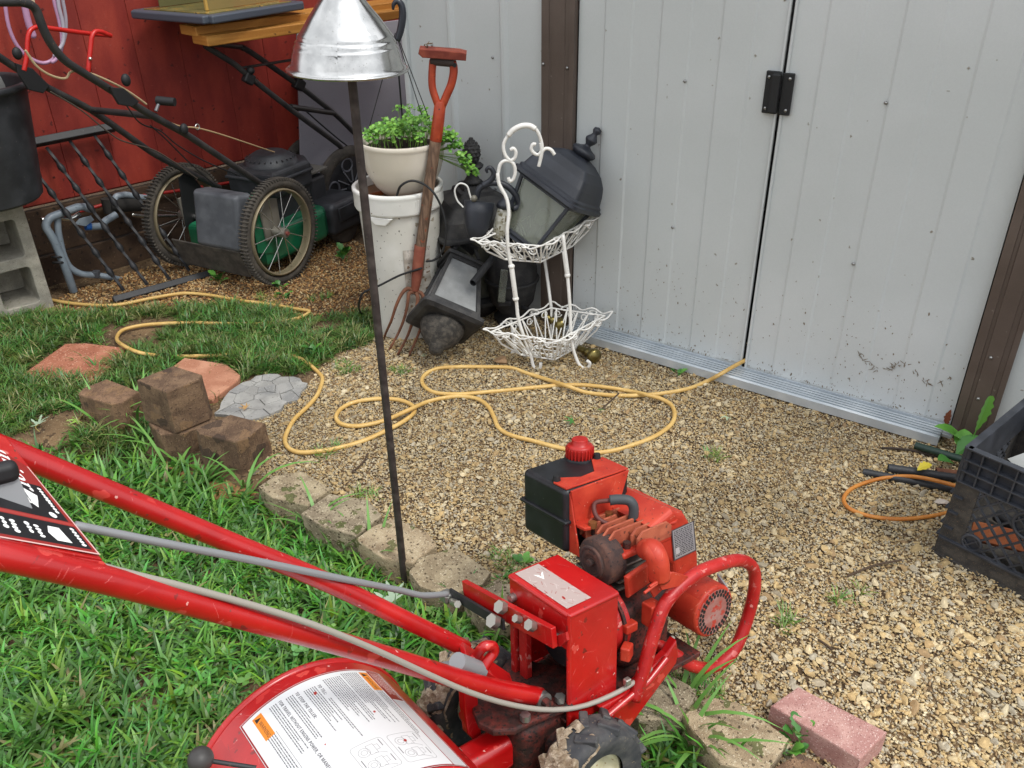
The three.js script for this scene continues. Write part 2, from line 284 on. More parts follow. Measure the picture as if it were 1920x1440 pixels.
const bare = [[[-1.7872,0,-2.6903],[-1.7439,0,-2.9579],[-1.6633,0,-2.9548],[-1.4244,0,-2.8837],[-1.4966,0,-2.6723],[-1.505,0,-2.619],[-1.5497,0,-2.6433]],[[-1.2645,0,-2.7272],[-1.2322,0,-2.8208],[-1.0595,0,-2.7645],[-0.9728,0,-2.6694],[-0.9701,0,-2.6231],[-1.0264,0,-2.4795],[-1.1078,0,-2.5175]],[[-1.0019,0,-2.397],[-1.0018,0,-2.521],[-0.9718,0,-2.6156],[-0.8911,0,-2.69],[-0.7844,0,-2.6627],[-0.7194,0,-2.6069],[-0.719,0,-2.5115],[-0.7686,0,-2.4364],[-0.8157,0,-2.3777],[-0.8749,0,-2.3471]]];
function tuft(seed, n, len, w, spread, curl) {
  const r = rng(seed), a = []; for (let k = 0; k < n; k++) { const yaw = r() * 6.283; a.push(blade(len * (0.5 + 0.6 * r()), w * (0.6 + 0.6 * r()), 0.15 + spread * r(), curl * (0.4 + r()), yaw, (r() - 0.5) * 0.02, (r() - 0.5) * 0.02)); } return merge(a);
}
const leafMat = (x = {}) => new THREE.MeshPhysicalMaterial({ color: 0xffffff, roughness: 0.42, ...x });
const grassMat = leafMat();
{
  const lush = [], lush2 = [], thin = [];
  const gc = () => { const t = R(); return srgb(lerp(80, 140, t * R()), lerp(122, 174, t), lerp(44, 70, R())).multiplyScalar(rr(0.45, 1.0)); };
  for (let k = 0; k < 21000; k++) {
    const x = rr(-2.3, 1.2), z = rr(-2.6, 0.1), d = edgeSide(x, z); if (d < 0.035 || (d < 0.075 && R() < 0.6)) continue;
    if (z < -0.05 + Math.abs(x) * -0.2 && false) continue;
    const p = fbm(x * 5 + 3, z * 5 + 8, 256, 3), hgt = (0.55 + 0.75 * p) * (d < 0.25 ? 1.15 : 1);
    if (z < -2.15 && R() < 0.5) continue;
    (R() < 0.6 ? lush : lush2).push({ p: [x, gh(x, z) - 0.004, z], s: [hgt, hgt * rr(0.7, 1.05), hgt], ry: rr(0, 6.28), rx: rr(-0.2, 0.2), c: R() < 0.03 ? srgb(142, 136, 84).multiplyScalar(rr(0.6, 1)) : gc() });
  }
  const lx = [[-2.9275,0,-3.4069],[-2.1847,0,-3.3212],[-1.6539,0,-3.2203],[-1.2069,0,-3.2543],[-0.7802,0,-3.1343],[-0.5863,0,-3.1516],[-0.5326,0,-2.912],[-0.6425,0,-2.8288],[-0.7199,0,-2.7077],[-0.8008,0,-2.6325],[-0.9639,0,-2.6003],[-0.9963,0,-2.3902],[-1.1887,0,-2.2387],[-1.4498,0,-2.217],[-1.5904,0,-2.1633],[-2.0205,0,-2.066]];
  for (let k = 0; k < 30000; k++) {
    const x = rr(-3.4, -0.4), z = rr(-3.7, -2.1); if (!inside(lx, x, z)) continue; if (bare.some(b => inside(b, x, z)) && R() < 0.97) continue;
    const p = fbm(x * 4 + 31, z * 4 + 18, 256, 4); if (p < 0.36 + 0.16 * R()) continue; const s = rr(0.5, 1.1) * (0.6 + 0.6 * p);
    thin.push({ p: [x, gh(x, z) - 0.003, z], s: [s, s * rr(0.7, 1.2), s], ry: rr(0, 6.28), rx: rr(-0.25, 0.25), c: (R() < 0.12 ? srgb(150, 150, 96) : srgb(rr(66, 108), rr(104, 140), rr(46, 62))).multiplyScalar(rr(0.7, 1)) });
  }
  const bx = [], wisp = [[-0.5652,0,-2.1609],[-0.4212,0,-1.9557],[0.6414,0,-1.4273],[0.8114,0,-1.519],[-0.5766,0,-2.6632],[-0.6219,0,-2.7042],[0.5943,0,-2.0976],[-0.3834,0,-2.6564],[-0.8146,0,-3.3186],[-1.0451,0,-3.3282],[-0.6882,0,-3.1058],[-0.0218,0,-1.6641],[-0.0084,0,-1.6142],[0.39,0,-1.2341],[0.3697,0,-1.2486],[0.4213,0,-1.2195]];
  for (const [x, , z] of wisp) for (let k = 0; k < 8; k++) { const X = x + rr(-0.035, 0.035), Z = z + rr(-0.03, 0.03); bx.push({ p: [X, gh(X, Z), Z], s: [rr(0.5, 0.8), rr(0.5, 0.8), rr(0.5, 0.8)], ry: rr(0, 6.28), c: srgb(rr(80, 120), rr(120, 150), rr(50, 66)) }); }
  scatter('lawn_grass', 'lush wide bladed green lawn grass below the stone edging', 'grass', tuft(21, 9, 0.085, 0.0088, 1.15, 1.7), grassMat, lush);
  scatter('lawn_grass_blades', 'longer arching blades rising out of the lush lawn', 'grass', tuft(22, 6, 0.12, 0.0095, 0.95, 1.9), grassMat, lush2);
  scatter('sparse_grass', 'thin short grass with bare soil between around the red pavers', 'grass', tuft(23, 10, 0.085, 0.004, 1.0, 1.3), grassMat, thin);
  const clo = []; for (let k = 0; k < 900; k++) { const x = rr(-1.9, 0.9), z = rr(-2.3, 0), d = edgeSide(x, z); if (d < 0.05 || fbm(x * 3 + 70, z * 3 + 5, 256, 3) < 0.52) continue; const s = rr(0.7, 1.2); clo.push({ p: [x, gh(x, z) + rr(0.02, 0.045), z], s: [s, s, s], ry: rr(0, 6.28), rx: rr(-0.3, 0.3), rz: rr(-0.3, 0.3), c: srgb(rr(84, 120), rr(130, 158), rr(60, 84)) }); }
  const tre = merge([0, 1, 2].map(k => { const g = new THREE.CircleGeometry(0.008, 8); g.scale(0.9, 1.1, 1); g.translate(0, 0.0085, 0); g.rotateX(-Math.PI / 2 + 0.2); g.rotateY(k * 2.094); return g; }).concat([rod([0, -0.04, 0], [0, 0, 0], 0.0009, 0.0009, 4)]));
  scatter('lawn_clover', 'small three lobed clover leaves mixed into the lush lawn', 'clover', tre, grassMat, clo);
  scatter('gravel_weeds', 'small wisps of grass sprouting through the gravel', 'grass', tuft(24, 7, 0.06, 0.0035, 1.0, 1.2), grassMat, bx);
}

// ---------------------------------------------------------------- the metal shed (own frame: x along the front, z out of it)
const shed = thing('metal_shed', 'pale grey metal garden shed with brown trim and ribbed double doors', 'shed', [0.815,0,-2.5992]); OWN.add(shed); shed.rotation.y = -0.6196;
const shedDirt = [[[96, 84, 66], 70, 0.16, 0.05], [[60, 52, 42], 60, 0.12, 0.03]];
const shedMat = surf({ c: [193, 198, 197], c2: [204, 208, 208], f: 3, amt: 0.8, grain: 4, size: 512, m: 1.3, rough: 0.4, bump: 0.005, hg: 0.0, seed: 14, flecks: [[[120, 112, 98], 40, 0.09, 0.03]] });
const trimMat = surf({ c: [84, 72, 64], c2: [98, 86, 78], f: 4, amt: 0.8, grain: 5, size: 256, m: 0.5, rough: 0.5, seed: 15, flecks: [[[140, 130, 120], 20, 0.08, 0.03]] });
const screwMat = flat(0x9a9a98, 0.3, 0.9), darkMat = flat(0x17181a, 0.6);
function ribbed(w, h, xs, lip, d = 0.0035, sl = 0.007, back = 0.004) { // a sheet whose outline steps in and out at xs
  const pts = [[0, 0]]; let z = 0; const fr = [];
  for (const x of xs) { fr.push([x - sl / 2, z]); z = z ? 0 : d; fr.push([x + sl / 2, z]); }
  fr.unshift([0, 0]); fr.push([w, z]);
  const s = shapeOf([...fr, [w, -back], [0, -back]]);
  const g = ext(s, h, 0); g.rotateX(-Math.PI / 2); // outline in x,-z ; up y
  const p = g.attributes.position; for (let i = 0; i < p.count; i++) p.setZ(i, -p.getZ(i)); // put the steps outward
  const ix = g.index; if (ix) { } else { for (const k of Object.keys(g.attributes)) { const a = g.attributes[k], n = a.itemSize; for (let t = 0; t < a.count; t += 3) for (let c = 0; c < n; c++) { const q = a.array[(t + 1) * n + c]; a.array[(t + 1) * n + c] = a.array[(t + 2) * n + c]; a.array[(t + 2) * n + c] = q; } } }
  g.computeVertexNormals(); return g;
}
const screwG = (() => { const g = new THREE.SphereGeometry(0.0055, 12, 6, 0, 6.3, 0, 1.4); g.rotateX(Math.PI / 2); return g; })();
function screw(parent, x, y, z) { const g = screwG.clone(); g.translate(x, y, z); return part(parent, 'screw', g, screwMat); }
{
  const H = 1.93, bt = 0.036;
  const ld = part(shed, 'door', ribbed(0.697, H - bt, [0.1, 0.2, 0.3, 0.4, 0.5, 0.6].map(x => x - 0.002), 0).translate(-0.7035, bt, 0), shedMat);
  const rd = part(shed, 'door', ribbed(0.672, H - bt, [0.098, 0.198, 0.298, 0.398, 0.498, 0.598], 0).translate(0.0045, bt, 0), shedMat);
  part(ld, 'folded_edge', rbox(0.008, H - bt, 0.014, 0.003, [-0.0085, bt + (H - bt) / 2, 0.001]), shedMat);
  part(rd, 'folded_edge', rbox(0.008, H - bt, 0.014, 0.003, [0.0095, bt + (H - bt) / 2, 0.001]), shedMat);
  for (const y of [0.49, 0.97, 1.5]) { screw(ld, -0.309, y, 0.004); screw(rd, 0.298, y, 0.004); }
  // pull plates
  const lp = part(ld, 'pull_handle', rbox(0.045, 0.122, 0.01, 0.003, [-0.0265, 0.966, 0.009]), darkMat); 
  part(ld, 'pull_handle', rbox(0.027, 0.114, 0.022, 0.006, [-0.0135, 0.966, 0.02]), darkMat);
  part(rd, 'pull_handle', rbox(0.0345, 0.12, 0.01, 0.003, [0.0185, 0.965, 0.009]), darkMat);
  for (const y of [1.01, 0.92]) { screw(rd, 0.024, y, 0.0135); const s = screw(ld, -0.038, y, 0.0135); s.scale.set(1, 1, 1); }
  // dirt splashed up by the rain on the feet of the doors and rust-brown wisps of dry grass
  const r = rng(61), dirt = [], spl = (x, y, w, h, z, a) => { const g = new THREE.CircleGeometry(1, 6); g.scale(w, h, 1); g.rotateZ(a); g.translate(x, y, z); dirt.push(g); };
  for (let k = 0; k < 560; k++) { const x = -0.69 + 1.36 * r(), y = 0.045 + 0.34 * Math.pow(r(), 3), s = 0.0007 + 0.002 * r() * r(); const st = Math.floor((x < 0 ? x + 0.7035 + 0.002 : x + 0.0045) / 0.1) % 2 ? 0.0035 : 0; spl(x, y, s, s * (1 + 1.8 * r()), st + 0.0012, (r() - 0.5)); }
  for (let k = 0; k < 60; k++) { const x = 0.36 + 0.29 * r(), y = 0.17 + 0.02 * Math.sin(x * 40) + 0.02 * r(); spl(x, y, 0.0012, 0.004 + 0.008 * r(), 0.005, r() * 3); }
  const dm = part(shed, 'mud_splash', merge(dirt), flat(0x7d705f, 0.95)); dm.userData.kind = 'stuff';
  // front wall left of the doors, and right of them, with narrow raised ribs
  const rib = (x, w = 0.012) => [x - w, x + w];
  part(shed, 'wall_panel', ribbed(0.62, H, [...rib(0.215), ...rib(0.452)].map(x => x), 0, 0.011, 0.012).translate(-1.462, 0, 0.0), shedMat);
  part(shed, 'wall_panel', ribbed(1.2, H, [...rib(0.3), ...rib(0.55), ...rib(0.8)], 0, 0.011, 0.012).translate(0.76, 0, 0.0), shedMat);
  part(shed, 'corner_post', rbox(0.026, H, 0.026, 0.006, [-1.466, H / 2, 0.004]), shedMat);
  for (const [x, y] of [[-1.06, 0.98], [-1.06, 0.5], [-1.34, 1.0]]) screw(shed, x, y, 0.001);
  // side, back and roof
  part(shed, 'side_wall', rbox(0.02, H, 1.7, 0.002, [-1.455, H / 2, -0.87]), shedMat);
  part(shed, 'side_wall', rbox(0.02, H, 1.7, 0.002, [1.95, H / 2, -0.87]), shedMat);
  part(shed, 'back_wall', rbox(3.4, H, 0.02, 0.002, [0.247, H / 2, -1.73]), shedMat);
  const rf = rbox(3.6, 0.03, 2.0, 0.004, [0.247, 0, 0]); rf.rotateX(-0.08); rf.translate(0, H + 0.09, -0.85); part(shed, 'roof', rf, trimMat);
  // inside shade: the dark seen through the gap of the doors
  // brown door trims: channel profile with two flutes
  const trim = (x, w, out) => {
    const s = shapeOf([[0, 0], [w, 0], [w, out], [w * 0.86, out], [w * 0.84, out - 0.004], [w * 0.72, out - 0.004], [w * 0.70, out], [w * 0.34, out], [w * 0.32, out - 0.004], [w * 0.24, out - 0.004], [w * 0.22, out], [0, out]]);
    const g = ext(s, H, 0); g.rotateX(-Math.PI / 2); g.rotateY(0); const p = g.attributes.position; for (let i = 0; i < p.count; i++) p.setZ(i, -p.getZ(i));
    for (const k of Object.keys(g.attributes)) { const a = g.attributes[k], n = a.itemSize; for (let t = 0; t < a.count; t += 3) for (let c = 0; c < n; c++) { const q = a.array[(t + 1) * n + c]; a.array[(t + 1) * n + c] = a.array[(t + 2) * n + c]; a.array[(t + 2) * n + c] = q; } }
    g.computeVertexNormals(); g.translate(x, 0, 0); return part(shed, 'door_trim', g, trimMat);
  };
  const t1 = trim(-0.838, 0.13, 0.022), t2 = trim(0.681, 0.108, 0.022);
  screw(t1, -0.83, 0.98, 0.022); screw(t1, -0.735, 0.975, 0.019); screw(t2, 0.73, 0.16, 0.022); screw(t2, 0.73, 0.3, 0.022);
  // aluminium door track: a low ramp with four ridges
  const alu = surf({ c: [196, 204, 210], c2: [222, 228, 232], f: 5, amt: 0.9, grain: 6, size: 256, m: 0.4, rough: 0.3, metal: 0.45, seed: 17 });
  const pr = [[0.0, 0.006], [0.0, 0.04], [0.012, 0.044], [0.014, 0.026]]; for (let k = 0; k < 4; k++) { const z = 0.022 + k * 0.015; pr.push([z, 0.026], [z + 0.0008, 0.04], [z + 0.0085, 0.04], [z + 0.0093, 0.026]); }
  pr.push([0.083, 0.026], [0.084, 0.04], [0.092, 0.036], [0.094, 0.008], [0.09, 0.006]);
  const tg = ext(shapeOf(pr), 1.35, 0); tg.rotateY(-Math.PI / 2); tg.translate(0.664, 0, 0.006);
  part(shed, 'door_track', tg, alu);
  part(shed, 'track_end', rbox(0.03, 0.012, 0.05, 0.002, [0.68, 0.03, 0.04]), alu);
  part(shed, 'floor_frame', rbox(3.38, 0.05, 1.68, 0.002, [0.247, -0.012, -0.875]), darkMat);
  // dry brown leaf litter caught at the foot of the right trim
}
// ---------------------------------------------------------------- the red garage
{
  const g0 = thing('red_garage', 'dark red garage wall of vertical painted boards above a brown base', 'garage', [-1.8397,0,-3.7204]); OWN.add(g0); g0.rotation.y = 0.7505;
  const reds = [0, 1, 2].map(k => surf({ c: [124 + k * 4, 35 + k, 26 + k], c2: [150 + k * 4, 52 + k * 2, 38], f: 4, amt: 0.9, grain: 8, size: 256, m: 0.6, rough: 0.6, bump: 0.0016, seed: 31 + k, stretch: [3, 1], flecks: [[[150, 70, 58], 30, 0.16, 0.05], [[74, 18, 14], 24, 0.2, 0.06]] }));
  const base = surf({ c: [62, 46, 34], c2: [84, 64, 46], f: 6, amt: 0.9, grain: 14, size: 256, m: 0.5, rough: 0.9, bump: 0.003, seed: 35, flecks: [[[104, 84, 62], 30, 0.2, 0.15], [[36, 28, 22], 24, 0.25, 0.2]] });
  let k = 0;
  for (let x = -1.72; x < 4.2; x += 0.203) { const w = 0.2018; part(g0, 'siding_board', rbox(w, 2.15, 0.02, 0.002, [x + w / 2, 0.36 + 1.075, -0.01]), reds[(k * 7 + (k >> 1)) % 3]); k++; }
  part(g0, 'sheathing', rbox(6.0, 2.15, 0.03, 0.002, [1.25, 0.345 + 1.078, -0.04]), reds[1]);
  part(g0, 'skirting', rbox(6.0, 0.2, 0.03, 0.006, [1.25, 0.24, -0.012]), base);
  part(g0, 'skirting', rbox(6.0, 0.16, 0.05, 0.006, [1.25, 0.056, -0.01]), base);
  part(g0, 'roof', (() => { const g = rbox(6.6, 0.05, 2.4, 0.004); g.rotateX(0.35); g.translate(1.2, 2.85, -0.85); return g; })(), flat(0x3a3836, 0.9));
}

// ---------------------------------------------------------------- things along the garage
const ironMat = surf({ c: [30, 31, 34], c2: [48, 48, 50], f: 6, amt: 0.8, grain: 8, size: 256, m: 0.3, rough: 0.55, seed: 41, flecks: [[[84, 66, 52], 22, 0.18, 0.08], [[92, 92, 92], 26, 0.12, 0.06]] });
const blackTube = surf({ c: [36, 36, 37], c2: [54, 52, 50], f: 6, amt: 0.8, grain: 6, size: 256, m: 0.25, rough: 0.5, seed: 42, flecks: [[[98, 80, 62], 22, 0.16, 0.1]] });
const blackPlastic = surf({ c: [40, 42, 45], c2: [58, 60, 64], f: 6, amt: 0.9, grain: 8, size: 256, m: 0.3, rough: 0.5, seed: 43, flecks: [[[96, 94, 88], 26, 0.12, 0.06]] });
const rubber = surf({ c: [60, 56, 51], c2: [84, 78, 70], f: 8, amt: 0.9, grain: 12, size: 256, m: 0.2, rough: 0.9, seed: 44, flecks: [[[120, 106, 88], 26, 0.15, 0.12]] });
const chrome = flat(0xc8c8c4, 0.25, 0.95), rustMat = surf({ c: [98, 62, 44], c2: [128, 82, 58], f: 8, amt: 0.9, grain: 14, size: 256, m: 0.2, rough: 0.85, bump: 0.001, seed: 45, flecks: [[[70, 44, 34], 26, 0.2, 0.15]] });
const concrete = surf({ c: [150, 146, 134], c2: [178, 172, 158], f: 8, amt: 0.9, grain: 20, size: 256, m: 0.25, rough: 0.95, bump: 0.003, hg: 0.5, seed: 46, flecks: [[[120, 114, 102], 40, 0.2, 0.2], [[200, 196, 184], 50, 0.16, 0.15]] });

{ // concrete block on end: right front bottom corner at the origin of its frame
  const t = thing('concrete_block', 'grey hollow concrete block standing on end under the black bin', 'block', [-1.9277,0,-3.2732]); OWN.add(t); t.rotation.y = 0.7505;
  const w = 0.225, h = 0.452, s = shapeOf([[-w, 0], [0, 0], [0, h], [-w, h]]);
  for (const y of [0.05, 0.25]) { const q = new THREE.Path(); const a = -w + 0.045, b = -0.045, r = 0.018, y0 = y, y1 = y + 0.155; q.moveTo(a + r, y0); q.lineTo(b - r, y0); q.quadraticCurveTo(b, y0, b, y0 + r); q.lineTo(b, y1 - r); q.quadraticCurveTo(b, y1, b - r, y1); q.lineTo(a + r, y1); q.quadraticCurveTo(a, y1, a, y1 - r); q.lineTo(a, y0 + r); q.quadraticCurveTo(a, y0, a + r, y0); s.holes.push(q); }
  const g = ext(s, 0.24, 0.004); g.translate(0, -0.004, -0.24); part(t, 'block_body', g, concrete);
  part(t, 'core_web', rbox(0.15, 0.16, 0.01, 0.002, [-w / 2, 0.13, -0.2]), concrete); part(t, 'core_web', rbox(0.15, 0.16, 0.01, 0.002, [-w / 2, 0.33, -0.2]), concrete);
}

{ // black tub on the block
  const c = [-2.0073,0.4933,-3.195], t = thing('black_tub', 'tall black plastic tub with rolled rim standing on the concrete block', 'tub', c);
  const g = lathe([[0, 0], [0.185, 0], [0.195, 0.01], [0.243, 0.40], [0.262, 0.405], [0.264, 0.425], [0.25, 0.43], [0.236, 0.42], [0.19, 0.02], [0, 0.015]], 40); g.translate(...c); part(t, 'tub_wall', g, blackPlastic);
  const n = thing('wire_mesh_roll', 'grey ribbed mesh roll lying in the top of the black tub', 'mesh', [c[0], c[1] + 0.34, c[2]]);
  for (let k = 0; k < 9; k++) { const q = new THREE.TorusGeometry(0.15 - Math.abs(k - 4) * 0.004, 0.006, 6, 32); q.translate(0, 0, 0.02 * k - 0.08); q.rotateY(0.5); q.rotateX(0.15); q.translate(c[0] + 0.02, c[1] + 0.40, c[2]); part(n, 'mesh_ring', q, flat(0x8b8c8a, 0.6, 0.3)); }
}
{ // support hidden behind the block so that the tub stands
  const b = thing('concrete_block', 'grey hollow concrete block lying behind the upright block', 'block', [-2.2796,0,-3.1228]); OWN.add(b); b.rotation.y = 0.7505;
  const s = shapeOf([[-0.1, 0], [0.1, 0], [0.1, 0.448], [-0.1, 0.448]]); for (const y of [0.05, 0.25]) { const q = new THREE.Path(); q.moveTo(-0.06, y); q.lineTo(0.06, y); q.lineTo(0.06, y + 0.15); q.lineTo(-0.06, y + 0.15); q.closePath(); s.holes.push(q); }
  const g = ext(s, 0.22, 0.004); g.translate(0, -0.004, -0.11); part(b, 'block_body', g, concrete);
}
// ---------------------------------------------------------------- high-wheel mower
function spokedWheel(t, r, tw, tread, spokes, hubMat) { // axis on z, centre at 0; returns parts in t's frame through f
}
{
  const o = [-1.2402,0,-3.6392], t = thing('high_wheel_mower', 'green lawn mower with tall spoked wheels and a black engine', 'lawn mower', o); OWN.add(t); t.rotation.y = 1.1013;
  const green = surf({ c: [18, 92, 62], c2: [26, 112, 76], f: 5, amt: 0.8, grain: 6, size: 256, m: 0.3, rough: 0.35, seed: 47, clear: 0.4, flecks: [[[110, 120, 100], 26, 0.1, 0.05]] });
  const flapMat = surf({ c: [76, 79, 84], c2: [98, 101, 106], f: 5, amt: 0.9, grain: 8, size: 256, m: 0.25, rough: 0.6, seed: 48 });
  for (const z of [0.275, -0.275]) {
    const rad = 0.23, w = part(t, 'wheel', new THREE.TorusGeometry(rad - 0.02, 0.0195, 14, 64).translate(0, rad, z), rubber);
    const lug = []; for (let k = 0; k < 88; k++) { const g = rbox(0.0065, 0.012, 0.042, 0.002, [0, rad - 0.002, 0]); g.rotateZ(k / 88 * 6.2832); g.translate(0, rad, z); lug.push(g); } part(w, 'tread', merge(lug), rubber);
    part(w, 'rim', lathe([[rad - 0.052, -0.018], [rad - 0.042, -0.02], [rad - 0.04, 0], [rad - 0.042, 0.02], [rad - 0.052, 0.018], [rad - 0.047, 0], [rad - 0.052, -0.018]], 56).rotateX(Math.PI / 2).translate(0, rad, z), flat(0x8d8168, 0.5, 0.4));
    part(w, 'hub', rod([0, rad, z - 0.028], [0, rad, z + 0.036], 0.022, 0.02, 18), flat(0x9a968c, 0.45, 0.7)); part(w, 'axle_nut', rod([0, rad, z + 0.036], [0, rad, z + 0.046], 0.009, 0.009, 6), flat(0x7c4038, 0.7));
    for (let k = 0; k < 14; k++) { const a = k / 14 * 6.2832, s = k % 2 ? 1 : -1, b = a + (k % 4 < 2 ? 0.22 : -0.22); part(w, 'spoke', rod([0.018 * Math.cos(b), rad + 0.018 * Math.sin(b), z + s * 0.02], [(rad - 0.05) * Math.cos(a), rad + (rad - 0.05) * Math.sin(a), z], 0.0022, 0.0022, 6), chrome); }
  }
  // deck: a shell with a skirt, and the grey rear flap
  const ds = shapeOf([[-0.1, -0.22], [0.3, -0.24], [0.48, -0.16], [0.56, 0], [0.48, 0.16], [0.3, 0.24], [-0.1, 0.22]]), dg = ext(ds, 0.15, 0.03, { bs: 4 }); dg.rotateX(-Math.PI / 2); dg.translate(0.05, 0.07, 0); part(t, 'deck', dg, green);
  part(t, 'side_plate', plate([[-0.1, 0.16, 0.225], [0.02, 0.12, 0.225], [0.04, 0.3, 0.225], [-0.06, 0.42, 0.225], [-0.1, 0.4, 0.225]], 0.006, 0.002), green);
  part(t, 'side_plate', plate([[-0.06, 0.2, -0.225], [0.06, 0.16, -0.225], [0.08, 0.34, -0.225], [0.02, 0.44, -0.225], [-0.04, 0.42, -0.225]], 0.006, 0.002), darkMat);
  part(t, 'discharge_housing', rbox(0.1, 0.24, 0.25, 0.02, [0, 0, 0], 3).rotateZ(-0.16).translate(-0.12, 0.3, 0.085), flapMat);
  part(t, 'flap_skirt', plate([[-0.18, 0.19, -0.19], [-0.18, 0.19, 0.2], [-0.14, 0.06, 0.2], [-0.14, 0.06, -0.19]], 0.008, 0.003), rubber);
  part(t, 'axle', rod([0, 0.23, -0.3], [0, 0.23, 0.3], 0.012), chrome); part(t, 'height_bracket', plate([[-0.05, 0.2, 0.235], [0.05, 0.2, 0.235], [0.05, 0.36, 0.235], [-0.01, 0.38, 0.235], [-0.06, 0.33, 0.235]], 0.01, 0.002), flat(0x8c887e, 0.6, 0.5));
  part(t, 'height_bracket', plate([[-0.05, 0.2, -0.235], [0.05, 0.2, -0.235], [0.05, 0.34, -0.235], [-0.06, 0.33, -0.235]], 0.01, 0.002), flat(0x8c887e, 0.6, 0.5));
  // engine: lower block, shroud with a belt line, round recoil cover with slots
  part(t, 'engine_block', rbox(0.24, 0.16, 0.22, 0.02, [0.27, 0.26, 0.04]), blackPlastic);
  const sh = part(t, 'engine_shroud', (() => { const g = ext(shapeOf([[-0.15, -0.13], [0.1, -0.14], [0.17, -0.06], [0.17, 0.06], [0.1, 0.14], [-0.15, 0.13]]), 0.12, 0.022, { bs: 4 }); g.rotateX(-Math.PI / 2); g.translate(0.27, 0.32, 0.04); return g; })(), blackPlastic);
  part(sh, 'shroud_lip', (() => { const g = ext(shapeOf([[-0.16, -0.14], [0.105, -0.15], [0.18, -0.065], [0.18, 0.065], [0.105, 0.15], [-0.16, 0.14]]), 0.014, 0.005); g.rotateX(-Math.PI / 2); g.translate(0.27, 0.392, 0.04); return g; })(), blackPlastic);
  const rc = part(t, 'recoil_cover', lathe([[0, 0.05], [0.07, 0.05], [0.085, 0.042], [0.115, 0.02], [0.122, 0]], 36).translate(0.27, 0.438, 0.04), blackPlastic);
  for (let k = 0; k < 26; k++) { const a = k / 26 * 6.283; const g = rbox(0.03, 0.004, 0.006, 0.0015, [0.1, 0.466, 0]); g.rotateZ(0); g.rotateY(a); g.translate(0.27, 0.0, 0.04); part(rc, 'slot_rib', g, ironMat); }
  part(t, 'muffler_guard', rbox(0.12, 0.012, 0.14, 0.003, [0.47, 0.36, 0.08]), flat(0x77756e, 0.6, 0.4)); part(t, 'fuel_tank', rbox(0.12, 0.15, 0.18, 0.02, [0.46, 0.26, 0.05]), blackPlastic);
  part(t, 'front_cover', (() => { const g = rbox(0.24, 0.16, 0.2, 0.03, [0.5, 0.15, 0.17]); return g; })(), blackPlastic); part(t, 'front_cover_panel', rbox(0.16, 0.07, 0.008, 0.006, [0.5, 0.17, 0.272]), blackPlastic);
  part(t, 'front_wheel', lathe([[0.03, -0.03], [0.09, -0.028], [0.1, 0], [0.09, 0.028], [0.03, 0.03]], 30).rotateX(Math.PI / 2).translate(0.5, 0.1, 0.22), rubber);
  part(t, 'front_wheel', lathe([[0.03, -0.03], [0.09, -0.028], [0.1, 0], [0.09, 0.028], [0.03, 0.03]], 30).rotateX(Math.PI / 2).translate(0.5, 0.1, -0.24), rubber);
  // handle: two rails, top bends, brace, knobs, cables
  const near = [[0.0431,0.4047,0.2],[-0.3343,0.7179,0.2],[-0.4849,0.8239,0.2],[-0.6172,0.9292,0.2],[-0.7718,1.0525,0.2],[-0.8032,1.1109,0.2],[-0.8144,1.1677,0.2],[-0.8175,1.2133,0.2],[-0.8554,1.2305,0.2],[-0.9267,1.2377,0.2],[-1.0231,1.2474,0.2]], far = [[0.1643,0.3203,-0.2],[-0.1598,0.555,-0.2],[-0.4099,0.792,-0.2],[-0.5817,0.9115,-0.2],[-0.7112,1.0262,-0.2],[-0.8394,1.1489,-0.2]];
  part(t, 'handle_rail', bent(near, 0.0135, 0.05), blackTube); part(t, 'handle_rail', bent(far, 0.0135, 0.05), blackTube);
  const top = near[near.length - 1]; part(t, 'handle_crossbar', bent([top, [top[0] - 0.06, top[1] + 0.02, 0.0], far[far.length - 1]], 0.013, 0.1), blackTube);
  part(t, 'handle_brace', rod([-0.4589,0.811,0.2], [-0.4059,0.7891,-0.2], 0.0125), blackTube);
  part(t, 'bracket_plate', plate([[-0.6729,1.0037,-0.185],[-0.6148,0.9766,-0.185],[-0.5672,0.91,-0.185],[-0.6012,0.8883,-0.185],[-0.6544,0.911,-0.185],[-0.6739,0.9649,-0.185]], 0.01, 0.003), darkMat);
  part(t, 'bracket_plate', plate([[-0.6403,0.947,0.22],[-0.5883,0.9341,0.22],[-0.5351,0.8797,0.22],[-0.5714,0.8688,0.22],[-0.6214,0.8859,0.22],[-0.6343,0.9165,0.22]], 0.012, 0.003), darkMat);
  for (const q of [[-0.6547,1.0325,-0.185],[-0.5676,0.9567,0.22],[-0.3601,0.7453,0.22]]) part(t, 'clamp_knob', new THREE.SphereGeometry(0.017, 14, 10).scale(1, 1.25, 0.8).translate(...q), darkMat);
  const lk = [-0.4331,0.8628,0.21]; part(t, 'throttle_lever', rod([-0.4624,0.8313,0.21], lk, 0.006), flat(0x77777a, 0.5, 0.5)); part(t, 'throttle_grip', rod([lk[0] - 0.005, lk[1], lk[2] - 0.01], [lk[0] + 0.02, lk[1] - 0.006, lk[2] + 0.05], 0.016, 0.015), darkMat);
  const cord = flat(0xa98d68, 0.9); part(t, 'starter_rope', tube([...[[-0.4321,0.8007,0.19],[-0.3547,0.7531,0.19],[-0.2666,0.7258,0.19]], [0.3, 0.475, 0.06]], 0.0032), cord); part(t, 'rope_guide', new THREE.TorusGeometry(0.01, 0.003, 6, 14).translate(...[-0.2656,0.7296,0.19]), chrome);
